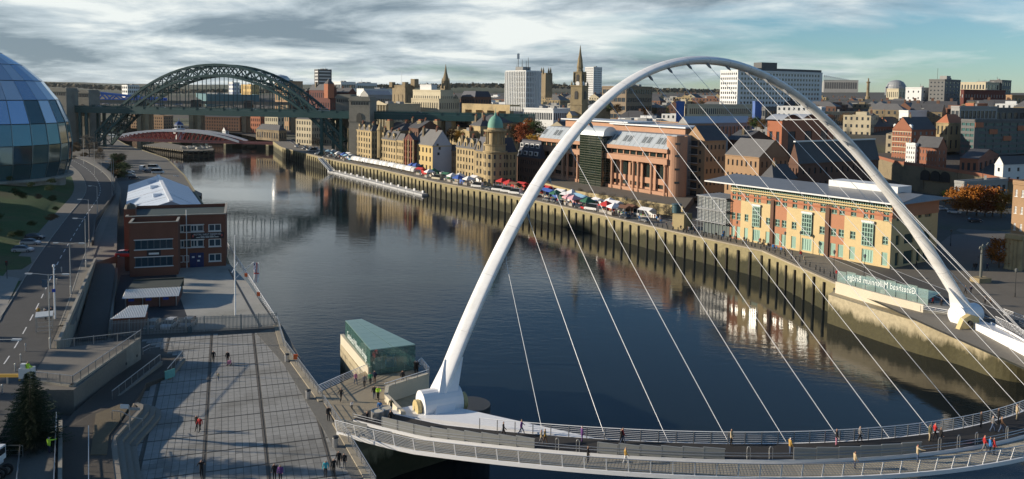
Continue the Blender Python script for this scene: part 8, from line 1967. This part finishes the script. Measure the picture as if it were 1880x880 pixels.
PP = [  # px, py, z, pose, top, legs, facing, hair, scale, label
    (392, 666, .04, 'walk', 'black', 'black', 10, 'brown', 1., 'person in black carrying a bag on the plaza near a pushchair'),
    (418, 667, .04, 'stand', 'black', 'black', 0, 'white', 1., 'white-haired person in black pushing a small pink pushchair'),
    (401, 699, .04, 'walk', 'beige', 'jeans', 0, 'fair', .62, 'small child in beige running on the plaza'),
    (367, 793, .04, 'walk', 'red', 'black', -15, 'grey', 1., 'person in bright red jacket crossing the plaza'),
    (361, 790, .04, 'stride', 'black', 'black', -15, 'grey', 1., 'person in black close behind the red jacket'),
    (370, 875, .04, 'photo', 'black', 'black', 20, 'black', 1., 'person in black holding a camera up on the plaza'),
    (504, 882, .04, 'stand', 'black', 'black', 10, 'brown', 1., 'dark-coated person in a pair at the plaza bottom edge'),
    (515, 884, .04, 'stand', 'purple', 'black', 0, 'black', .98, 'person in dark purple beside the dark-coated one'),
    (598, 876, .04, 'walk', 'teal', 'black', 5, 'teal', 1., 'person in bright turquoise coat and hat by the river setts'),
    (613, 872, .04, 'walk', 'black', 'black', 5, 'grey', 1., 'person in black walking beside the turquoise coat'),
    (622, 858, .04, 'stand', 'black', 'black', 0, 'brown', 1., 'person in long black coat near the plaza railing'),
    (632, 861, .04, 'stand', 'black', 'grey', 0, 'black', .96, 'slim person in black against the plaza railing'),
    (603, 773, .04, 'stand', 'black', 'black', 30, 'brown', 1., 'person in long dark coat at the landing railing corner'),
    (626, 737, .17, 'walk', 'black', 'black', -20, 'brown', 1., 'person in black coat entering the landing walkway'),
    (646, 752, .17, 'walk', 'white', 'black', 10, 'brown', .6, 'small child in white on the landing walkway'),
    (653, 706, .17, 'walk', 'pink', 'jeans', 40, 'brown', .92, 'child in pale pink at the landing fence'),
    (669, 712, .17, 'walk', 'grey', 'black', 0, 'brown', 1., 'person in grey shorts suit walking on the landing'),
    (680, 707, .17, 'walk', 'green', 'black', 0, 'brown', .97, 'person in emerald green coat on the landing'),
    (688, 704, .17, 'stand', 'navy', 'brown', 0, 'brown', 1., 'person in navy coat beside the emerald coat'),
    (739, 704, .17, 'stand', 'black', 'grey', 0, 'brown', 1., 'person in striped trousers alone before the pavilion'),
    (762, 686, .17, 'photo', 'black', 'black', 150, 'grey', 1.05, 'person in black photographing the river from the pavilion corner'),
    (766, 686, .17, 'stand', 'black', 'black', 150, 'black', 1.05, 'person in black leaning by the photographer at the pavilion corner'),
    (697, 762, .17, 'walk', 'blue', 'grey', 170, 'brown', 1., 'person in royal blue jacket behind the steel entry posts'),
    (718, 758, .4, 'walk', 'olive', 'black', 170, 'grey', 1., 'person in olive jacket squeezing past the steel entry posts'),
    (674, 782, .17, 'walk', 'black', 'black', 60, 'brown', 1., 'person in black beside the straight entry screen'),
    (717, 780, .9, 'stride', 'black', 'black', 60, 'brown', 1., 'striding person in black at the deck start'),
]
for px, py, z, pose, top, legs, fa_, hair, sc, lb in PP: person(V(px, py, z), pose, top, legs, lb, R(fa_), hair, sc)
# pushchair
p = V(421, 671, .04); pc = empty('pushchair', 'small pink pushchair on the plaza', 'pushchair', p); MB().box((0, 0, .45), (.4, .55, .4)).build('seat', CL['pink'], pc)
for s_ in (-.22, .22):
    for y_ in (-.25, .25): o = MB().lathe([(0, -.02), (.12, -.02), (.12, .02), (0, .02)], n=10).build('wheel', TYRE, pc, loc=(s_, y_, .12)); o.rotation_euler = (0, R(90), 0)
MB().bar((0, .25, .5), (0, .6, 1.0), .05).build('handle', M_DARK, pc)
# cyclist
p = V(694, 735, .17); bk = empty('bicycle', 'black bicycle ridden by the lime-jacketed cyclist', 'bicycle', p, R(15))
for y_ in (-.52, .52): 
    o = MB().lathe([(.30, -.02), (.34, 0), (.30, .02)], n=18).build('wheel', TYRE, bk, loc=(0, y_, .34)); o.rotation_euler = (0, R(90), 0); MB().tube([(0, -.03, 0), (0, .03, 0)], .04, 6).build('hub', M_STEEL, o)
mb = MB()
for a_, b2_ in (((0, .52, .34), (0, .15, .85)), ((0, .15, .85), (0, -.4, .85)), ((0, -.4, .85), (0, -.52, .34)), ((0, .15, .85), (0, 0, .32)), ((0, 0, .32), (0, .52, .34)), ((0, 0, .32), (0, -.4, .85))): mb.bar(a_, b2_, .045)
mb.build('frame', M_DARK, bk); MB().box((0, .15, .95), (.14, .26, .07)).build('saddle', M_DARK, bk); MB().bar((-.25, -.42, 1.0), (.25, -.42, 1.0), .04).build('handlebar', M_DARK, bk)
person(V(694, 735, .17)+Vector((0, 0, .12)), 'ride', 'lime', 'black', 'cyclist in lime yellow jacket on the landing', R(15), 'black')
person(V(687, 733, .17), 'stand', 'black', 'jeans', 'person in black right beside the lime cyclist', R(0), 'black')
# people on the deck: (pixel column, offset from inner rail, outer level?)
DKP = [(924, 1.6, 'walk', 'black', 'black', 90, 'brown', 'person in black walking low beside the first deck screen'), (957, .6, 'stride', 'purple', 'jeans', 90, 'fair', 'person in purple top at the inner deck rail'), (993, 2.9, 'walk', 'beige', 'grey', 80, 'grey', 'person in beige coat past the end of the first deck screen'), (1000, 2.5, 'walk', 'mustard', 'brown', 80, 'grey', 'person in tan coat beside the beige coat on the deck'), (1068, 1.2, 'stand', 'purple', 'purple', 100, 'white', 'person in long plum coat on the black walkway'), (1143, 1.0, 'walk', 'red', 'jeans', 85, 'brown', 'person in scarlet coat on the black walkway'), (1140, 1.2, 'walk', 'black', 'black', 85, 'black', 'person in black close behind the scarlet coat'),
       (1342, .5, 'stand', 'beige', 'black', 60, 'black', 'person in beige vest leaning on the inner rail'), (1450, 2.6, 'stand', 'mustard', 'jeans', 100, 'white', 'person in brown jacket beside the last deck screen'), (1535, .9, 'stand', 'black', 'pink', 70, 'brown', 'person in black with pink scarf at the inner rail'), (1578, .6, 'walk', 'grey', 'black', 80, 'grey', 'person in grey photographing from the inner rail'), (1706, 1.6, 'stand', 'olive', 'beige', 80, 'brown', 'person in olive coat near the deck bend'), (1716, 1.4, 'walk', 'red', 'black', 80, 'red', 'person in red jacket near the deck bend'), (1726, 2.4, 'stand', 'black', 'black', 80, 'black', 'person in black near the deck bend'), (1800, .7, 'stand', 'black', 'black', 70, 'brown', 'person in black at the rail past the deck bend'), (1822, 1.9, 'walk', 'grey', 'jeans', 70, 'white', 'person in pale grey coat past the deck bend'), (1832, .8, 'stand', 'black', 'black', 70, 'black', 'tall person in dark coat by the rail past the bend'), (1838, 2.4, 'walk', 'brown', 'jeans', 70, 'fair', 'person in russet coat past the deck bend'), (1866, 1.0, 'stand', 'beige', 'beige', 70, 'fair', 'person in long beige coat far along the deck')]
for px, o_, pose, top, legs, fa_, hair, lb in DKP:
    t = t_at(px, o_) if px < 1780 else t_at(px, o_); p = deck(t, o_, .06); person(p, pose, top, legs, lb, R(fa_), hair)
DKO = [(1079, 5.2, 'stand', 'black', 'black', 80, 'fair', 'person in black on the slatted outer walkway'), (1148, 4.9, 'walk', 'mustard', 'white', 90, 'fair', 'person in mustard jumper and white trousers on the slatted walkway'), (1569, 5.2, 'stand', 'beige', 'navy', 90, 'brown', 'person in tan jacket on the slatted walkway'), (1684, 4.7, 'photo', 'beige', 'jeans', 80, 'red', 'person with large beige shawl and red hat on the slatted walkway'), (1807, 4.5, 'walk', 'red', 'grey', 70, 'red', 'person in red hat and coat on the slatted walkway'), (1817, 5.0, 'stand', 'blue', 'black', 70, 'brown', 'person in blue between two red coats on the slatted walkway'), (1824, 5.2, 'stand', 'red', 'black', 70, 'brown', 'stout person in red coat on the slatted walkway')]
for px, o_, pose, top, legs, fa_, hair, lb in DKO: person(deck(t_at(px, o_), o_, -.28), pose, top, legs, lb, R(fa_), hair)
# people on the far quay
rp_ = random.Random(3); TOPS = ('black', 'navy', 'grey', 'black', 'brown', 'red', 'blue', 'beige', 'white')
for i, (px, o_) in enumerate(((1252, 3), (1256, 6), (1262, 2.6), (1264, 3), (1268, 7), (1276, 3), (1278, 3.2), (1326, 6.5), (1329, 6.5), (1314, 2.4), (1324, 2.6), (1340, 3), (1343, 3.2), (1346, 3.4), (1352, 3), (1366, 3.6), (1370, 3.4), (1393, 6), (1396, 6), (1405, 3), (1409, 3.4), (1413, 3), (1420, 3), (1424, 3.4), (1428, 3.2), (1432, 3), (1452, 3.6), (1455, 3.2), (1472, 5), (1478, 2.6), (1538, 3), (1541, 3))):
    p, a_ = quay_at(px, o_); t_ = rp_.choice(TOPS); po = rp_.choice(('walk', 'stand', 'stride')); person(p, po, t_, rp_.choice(('black', 'jeans', 'grey')), '%s person in %s strolling the promenade before the offices' % ({'walk': 'walking', 'stand': 'standing', 'stride': 'striding'}[po], t_), rp_.uniform(0, 6.28), rp_.choice(('brown', 'black', 'grey', 'fair')), 1., '%s people in %s on the promenade' % (po, t_))
for i in range(170):
    px = rp_.uniform(600, 1250); p, a_ = quay_at(px, rp_.uniform(2.2, 13)); t_ = rp_.choice(TOPS); po = rp_.choice(('walk', 'stand', 'stride'))
    person(p, po, t_, rp_.choice(('black', 'jeans', 'grey')), '%s shopper in %s at the market before %s' % ({'walk': 'walking', 'stand': 'standing', 'stride': 'striding'}[po], t_, near(px, QLM)), rp_.uniform(0, 6.28), rp_.choice(('brown', 'black', 'grey', 'fair')), 1., '%s shoppers in %s before %s' % (po, t_, near(px, QLM)))
for px, py, t_ in ((1712, 562, 'red'), (1728, 566, 'black'), (1772, 540, 'black'), (1782, 540, 'navy'), (1808, 560, 'black'), (1818, 562, 'brown'), (1788, 496, 'black'), (1792, 496, 'black'), (1812, 497, 'navy'), (1682, 492, 'black')):
    person(V(px, py, .06), 'walk', t_, 'black', 'person in %s walking on the paved square beyond the arch foot' % t_, rp_.uniform(0, 6), 'brown', 1., 'people in %s on the paved square' % t_)
for px, py, t_, lb in ((71, 584, 'mustard', 'person in ochre top waiting beside the shelter'), (84, 588, 'black', 'person in black seated level with the shelter roof'), (94, 585, 'black', 'person in black standing behind the shelter')): person(V(px, py, RZ+.05), 'stand', t_, 'black', lb)
# ================================================================== TREES AND PLANTS
BARK = M('bark', (.075, .058, .04), .95, .3, 1.)
def leafmat(name, c): return M(name, c, .75, .45, .5, spec=.2, fine=.7)
LEAF = dict(orange=leafmat('leaf_orange', (.30, .115, .018)), gold=leafmat('leaf_gold', (.36, .21, .025)), green=leafmat('leaf_green', (.045, .075, .02)), brown=leafmat('leaf_brown', (.13, .085, .04)), russet=leafmat('leaf_russet', (.22, .06, .02)), twig=leafmat('twig_grey', (.11, .095, .07)))
def crown_mesh(name, kind, seed, n=1500, w_=.5, squash=1., leaf=.32, bare=False):
    r_ = random.Random(seed); mb = MB(); cl = []
    for _ in range(26):
        a_ = r_.uniform(0, 6.283); u_ = r_.uniform(-1, 1); q = math.sqrt(1-u_*u_)*r_.uniform(.35, 1)
        cl.append((Vector((math.cos(a_)*q*w_, math.sin(a_)*q*w_, .62+u_*.34*squash)), r_.uniform(.10, .2)))
    for _ in range(n):
        c, rr = r_.choice(cl); p = c+Vector((r_.gauss(0, 1), r_.gauss(0, 1), r_.gauss(0, .8)))*rr*.55
        s_ = leaf*r_.uniform(.06, .13); a_ = Vector((r_.gauss(0, 1), r_.gauss(0, 1), r_.gauss(0, .6))).normalized(); b_ = a_.orthogonal().normalized()
        if bare: mb.add([p-a_*s_*2.2, p+b_*s_*.14, p+a_*s_*2.2, p-b_*s_*.14], [(0, 1, 2, 3)])
        else: mb.add([p-a_*s_, p-b_*s_*.7, p+a_*s_, p+b_*s_*.7], [(0, 1, 2, 3)])
    return mb.mesh(name, LEAF[kind])
def trunk_mesh(seed):
    r_ = random.Random(seed); mb = MB(); mb.tube([(0, 0, -.06), (.005, 0, .15), (0, .01, .4), (.01, 0, .75)], [.028, .021, .017, .006], 7)
    for i in range(9):
        a_ = i*2.4+r_.random(); z = .22+.05*i; L_ = r_.uniform(.22, .4); e_ = Vector((math.cos(a_)*L_, math.sin(a_)*L_, z+L_*.7)); mb.tube([(0, 0, z), Vector((0, 0, z)).lerp(e_, .5)+Vector((0, 0, .02)), e_], [.011, .008, .003], 5)
    return mb.mesh('trunk', BARK)
TRK = [trunk_mesh(i) for i in range(3)]; CRN = {}
for k_ in LEAF:
    for s_ in range(2): CRN[k_, s_] = crown_mesh('crown', k_, len(k_)*7+s_, 1700 if k_ != 'twig' else 1300, .44, 1.0, .34, k_ == 'twig')
tcount = 0
def tree(p, h, kind, label, group=None, wide=1., name=None):
    global tcount
    tcount += 1; e = empty(name or {'orange': 'autumn_tree', 'gold': 'autumn_tree', 'russet': 'autumn_tree', 'green': 'leafy_tree', 'brown': 'withered_tree', 'twig': 'bare_tree'}[kind], label, 'tree', p, rnd.uniform(0, 6.28), group); e.scale = (h*wide, h*wide, h)
    inst('trunk', TRK[tcount % 3], e, sc=(1, 1, .5 if name else 1)); inst('crown', CRN[kind, tcount % 2], e, (0, 0, -.3 if name else 0)); return e
for px, py, h, k_ in ((1758, 392, 7.5, 'orange'), (1775, 395, 8.5, 'orange'), (1793, 397, 8.5, 'orange'), (1808, 398, 8.0, 'russet'), (1822, 398, 8.2, 'orange'), (1838, 400, 7.2, 'gold')):
    tree(V(px, py, 0), h*1.1, k_, '%s autumn tree in the dense row below the white-edged pavilion' % {'orange': 'orange', 'russet': 'russet', 'gold': 'golden'}[k_], 'autumn trees below the pavilion', 1.05)
tree(V(1834, 492, 0), 6.5, 'orange', 'small lone orange tree beside the stone colonnade')
tree(V(1736, 376, 0), 5, 'green', 'dark green bush at the end of the autumn row'); tree(V(1820, 484, 0), 3, 'green', 'low green shrub under the lone orange tree')
for px, py, D, hpx, k_, lb in ((843, 268, 392, 27, 'gold', 'bright golden tree behind the ornate yellow office'), (829, 266, 396, 30, 'brown', 'brown withered tree beside the golden tree'), (948, 262, 400, 32, 'brown', 'brown tree left of the courthouse roof'), (960, 268, 395, 40, 'russet', 'russet tree between mansard offices and courthouse'), (970, 258, 410, 38, 'orange', 'tall orange tree behind the mansard offices'), (976, 276, 385, 28, 'gold', 'golden tree just beside the courthouse end'), (989, 275, 380, 26, 'gold', 'small golden tree against the courthouse corner'), (985, 256, 405, 34, 'green', 'dark green tree by the courthouse roof end'), (940, 255, 415, 26, 'brown', 'thin brown tree behind the navy mansard'),
      (1118, 210, 450, 20, 'green', 'olive tree below the brown concrete offices'), (1134, 212, 445, 20, 'brown', 'brown tree below the brown concrete offices'), (1184, 214, 430, 16, 'orange', 'rusty tree beside the brown concrete offices'), (1200, 213, 430, 14, 'brown', 'small brown tree right of the concrete offices'), (1388, 240, 325, 24, 'green', 'dark evergreen beside the orange brick hall'), (1400, 242, 322, 22, 'brown', 'brown scrub tree beside the orange brick hall'), (1378, 236, 335, 20, 'brown', 'thin brown tree behind the sawtooth offices'),
      (868, 160, 1300, 9, 'twig', 'bare round tree on the skyline beyond the cathedral spire'), (1014, 158, 1200, 8, 'twig', 'bare tree on the skyline beside the square church tower'), (1036, 160, 1250, 8, 'twig', 'bare tree on the skyline left of the clock tower')):
    p = VY(px, py, D); tree(p, hpx*D/F, k_, lb)
# shrubs and bare trees on the Gateshead bank
gsh = random.Random(8)
for i in range(46):
    px = gsh.uniform(118, 228); py = gsh.uniform(262, 322)
    if px > 168+(py-262)*.9 or px < 150+(310-py)*-.2-40: continue
    if 120 < px < 205 and 296 < py: continue
    k_ = gsh.choice(('brown', 'green', 'brown', 'twig')); tree(V(px, py, 2.0), gsh.uniform(3, 5.5), k_, {'brown': 'brown withered shrub', 'green': 'dark green shrub', 'twig': 'bare grey shrub'}[k_]+' on the bank below the granite tower', k_+' shrubs below the granite tower', 1.3, 'bank_shrub')
tree(V(164, 286, 2), 11, 'twig', 'tall bare tree at the foot of the green arch')
for i in range(14): tree(V(218+gsh.uniform(-12, 14), 306+gsh.uniform(-14, 22), 1), gsh.uniform(3, 4.5), gsh.choice(('green', 'green', 'brown')), 'dense shrub screening the shed car park from the road', 'shrubs screening the shed car park', 1.4, 'bank_shrub')
for i in range(22):
    px = gsh.uniform(-20, 128); py = gsh.uniform(330, 425)
    if px > 150-(py-330)*.75: continue
    q = V(px, py, 8); tree((q.x, q.y, 4.5+5*smooth(0, 1, (425-py)/95)), gsh.uniform(1.2, 2.2), gsh.choice(('green', 'brown', 'green')), 'low scrub bush on the grass bank below the concert hall', 'scrub on the grass bank', 1.5, 'bank_shrub')
for i, px in enumerate((1065, 1085, 1105, 1124, 1147, 1165, 1182, 1200, 1222, 1240)):
    p, a_ = quay_at(px, 15); tree(p, 4.2, 'twig', 'young bare street tree before the yellow terrace wall', 'young bare trees along the terrace wall')
for i in range(7): p, a_ = quay_at(536+i*8, 22); tree(p, 6, 'twig', 'bare street tree near the stone guildhall', 'bare trees by the guildhall')
# trees scattered through the town
k2 = 0
for i in range(900):
    D = 420*math.exp(rf.random()*1.25); px = rf.uniform(520, 1880); p = VY(px, 200, D)
    if inland(p.x, p.y) < 110: continue
    z = gz(p.x, p.y)
    if PJ((p.x, p.y, z+6))[1] > 262 or any((p.x-a_)**2+(p.y-b_)**2 < 120 for a_, b_ in placed): continue
    kd = rf.choice(('brown', 'twig', 'green', 'brown')); z = min(z, VY(px, 186, D).z-9); tree((p.x, p.y, z), rf.uniform(6, 9.5), kd, {'brown': 'brown late-autumn', 'twig': 'bare grey', 'green': 'dark green'}[kd]+' tree among rooftops near '+near2(px, D), kd+' trees near '+near2(px, D)); k2 += 1
    if k2 > 110: break
# wooded skyline
wd = MB(); 
for i in range(5200):
    px = rf.uniform(-100, 1500); D = rf.uniform(2150, 2500); yb = np.interp(px, [0, 130, 320, 560, 700, 860, 1000, 1200, 1500], [151, 155, 166, 165, 157, 155, 156, 163, 171])
    p = VY(px, yb+rf.uniform(-.6, 4.5), D); s_ = rf.uniform(2.2, 5)
    a_ = Vector((rf.gauss(0, 1), .2, rf.gauss(0, .7))).normalized(); b_ = a_.orthogonal(); wd.add([p-a_*s_, p-b_*s_, p+a_*s_, p+b_*s_], [(0, 1, 2, 3)])
tag(wd.build('far_woodland', leafmat('leaf_far', (.075, .068, .045))), 'brown woodland strip along the distant ridge', 'woodland', kind='stuff')
# ---- big fir tree being dressed beside the raised path
fb_ = V(58, 818, 1.6); ftop = zpx(fb_, 682)-1.6
fir = empty('fir_tree', 'big dark fir tree set up beside the raised path', 'tree', fb_)
MB().tube([(0, 0, 0), (0, 0, ftop*.5), (0, 0, ftop)], [.16, .1, .02], 8).build('trunk', BARK, fir)
mb = MB(); fr = random.Random(4); NEED = M('fir_needles', (.018, .042, .020), .7, .4, 2., spec=.25)
lev = 38
for l_ in range(lev):
    q = l_/lev; z = lerp(.35, ftop*.985, q**.95); Rr = 3.0*(1-q)**.72*(1+.14*math.sin(l_*1.7))+.12; nb_ = int(lerp(24, 8, q))
    for b_ in range(nb_):
        a_ = b_*2*math.pi/nb_+l_*.9+fr.uniform(-.18, .18); L_ = Rr*fr.uniform(.72, 1.12); dr_ = Vector((math.cos(a_), math.sin(a_), 0)); sd_ = Vector((-dr_.y, dr_.x, 0))
        k_ = max(4, int(L_/.17))
        for i in range(k_):
            s_ = (i+.6)/k_; p = Vector((0, 0, z+.12))+dr_*(L_*s_)+Vector((0, 0, -.30*L_*s_+.20*L_*s_*s_))
            for sg in (-1, 1):
                w_ = (.34*(1-s_*.55)+.10)*fr.uniform(.7, 1.3); tip = p+dr_*w_*.75+sd_*sg*w_*.8+Vector((0, 0, fr.uniform(-.14, .06))); mid_ = p.lerp(tip, .5); o_ = (dr_*.8-sd_*sg).normalized()*.055; mb.add([p, mid_+o_+Vector((0, 0, .02)), tip, mid_-o_-Vector((0, 0, .03))], [(0, 1, 2, 3)])
mb.build('needles', NEED, fir)
# fence and steps about the tree
railing('tree_barrier', 'low steel barrier in front of the fir tree', [V(8, 838, 1.6), V(42, 838, 1.6)], 1.2, 1.1, rails=(1.1, .6, .15))
railing('path_railing', 'steel handrail descending beside the lift truck', [V(30, 905, 1.6), V(37, 835, 1.6)], 2., 1.0, rails=(1.0, .5))
# ---- lift truck with basket
tb = VY(48, 684, 86.5); lt = empty('lift_truck', 'white lift truck with yellow boom beside the fir tree', 'lift truck', V(-5, 872, 1.6))
o0 = V(-5, 872, 1.6)
MB().box((-2.2, 0, 1.5), (4.2, 2.3, 1.6)).build('cab_body', PAINT['white'], lt); MB().box((.1, -.2, 2.0), (.6, 1.9, 1.3)).build('cab_front', PAINT['white'], lt); MB().box((.42, -.2, 2.2), (.06, 1.6, .6)).build('windscreen', CGL, lt)
for i, (dx, dy) in enumerate(((.75, -.6), (.85, .1), (.8, -1.3))):
    o = MB().lathe([(0, -.2), (.5, -.2), (.55, 0), (.5, .2), (0, .2)], n=18).build('wheel', TYRE, lt, loc=(dx, dy, .5)); o.rotation_euler = (R(90), 0, R(20)); inst('rim', mrim, o, sc=1.6)
mb = MB(); el_ = VY(-60, 690, 88)-o0; mb.bar(el_, tb-o0+Vector((-.7, 0, -.35)), .28, .32); mb.bar((-2.5, 0, 2.2), el_, .36, .4); mb.build('boom', M('boom_yellow', (.40, .26, .05), .5, .15), lt)
mb = MB(); mb.bar(tb-o0+Vector((-.75, 0, -.9)), tb-o0+Vector((-.5, 0, .1)), .16, .2); mb.build('boom_knuckle', MATS['boom_yellow'], lt)
bk_ = MB(); c_ = tb-o0+Vector((.1, 0, 0))
for dx, sx_ in ((-.62, 1), (.62, 1)): bk_.box(c_+Vector((dx, 0, 0)), (.06, .9, 1.1))
bk_.box(c_+Vector((0, -.45, 0)), (1.3, .06, 1.1)); bk_.box(c_+Vector((0, .45, 0)), (1.3, .06, 1.1)); bk_.box(c_+Vector((0, 0, -.54)), (1.3, .9, .06)); bk_.build('basket', PAINT['white'], lt)
MB().box(c_+Vector((-.3, -.1, .75)), (.5, .4, .5)).build('control_box', PAINT['white'], lt)
person(tb+Vector((.15, 0, -.5)), 'still', 'lime', 'navy', 'worker in hi-vis yellow leaning over the lift basket', R(100), 'grey')
person(V(90, 833, 1.65), 'photo', 'lime', 'navy', 'worker in hi-vis vest and blue helmet at the fir tree foot', R(160), 'blue')
# ================================================================== HAZE
hm = bpy.data.materials.new('haze_air'); hm.use_nodes = True; t = hm.node_tree; t.nodes.clear()
o_ = t.nodes.new('ShaderNodeOutputMaterial'); v_ = t.nodes.new('ShaderNodeVolumePrincipled'); t.links.new(v_.outputs[0], o_.inputs['Volume'])
v_.inputs['Color'].default_value = (.80, .88, .95, 1); v_.inputs['Density'].default_value = .000022; v_.inputs['Anisotropy'].default_value = .2
hz_ = MB().box((0, 4000, 48), (16000, 9800, 118)).build('haze', hm); tag(hz_, 'thin pale air over the whole valley', 'haze', kind='stuff')
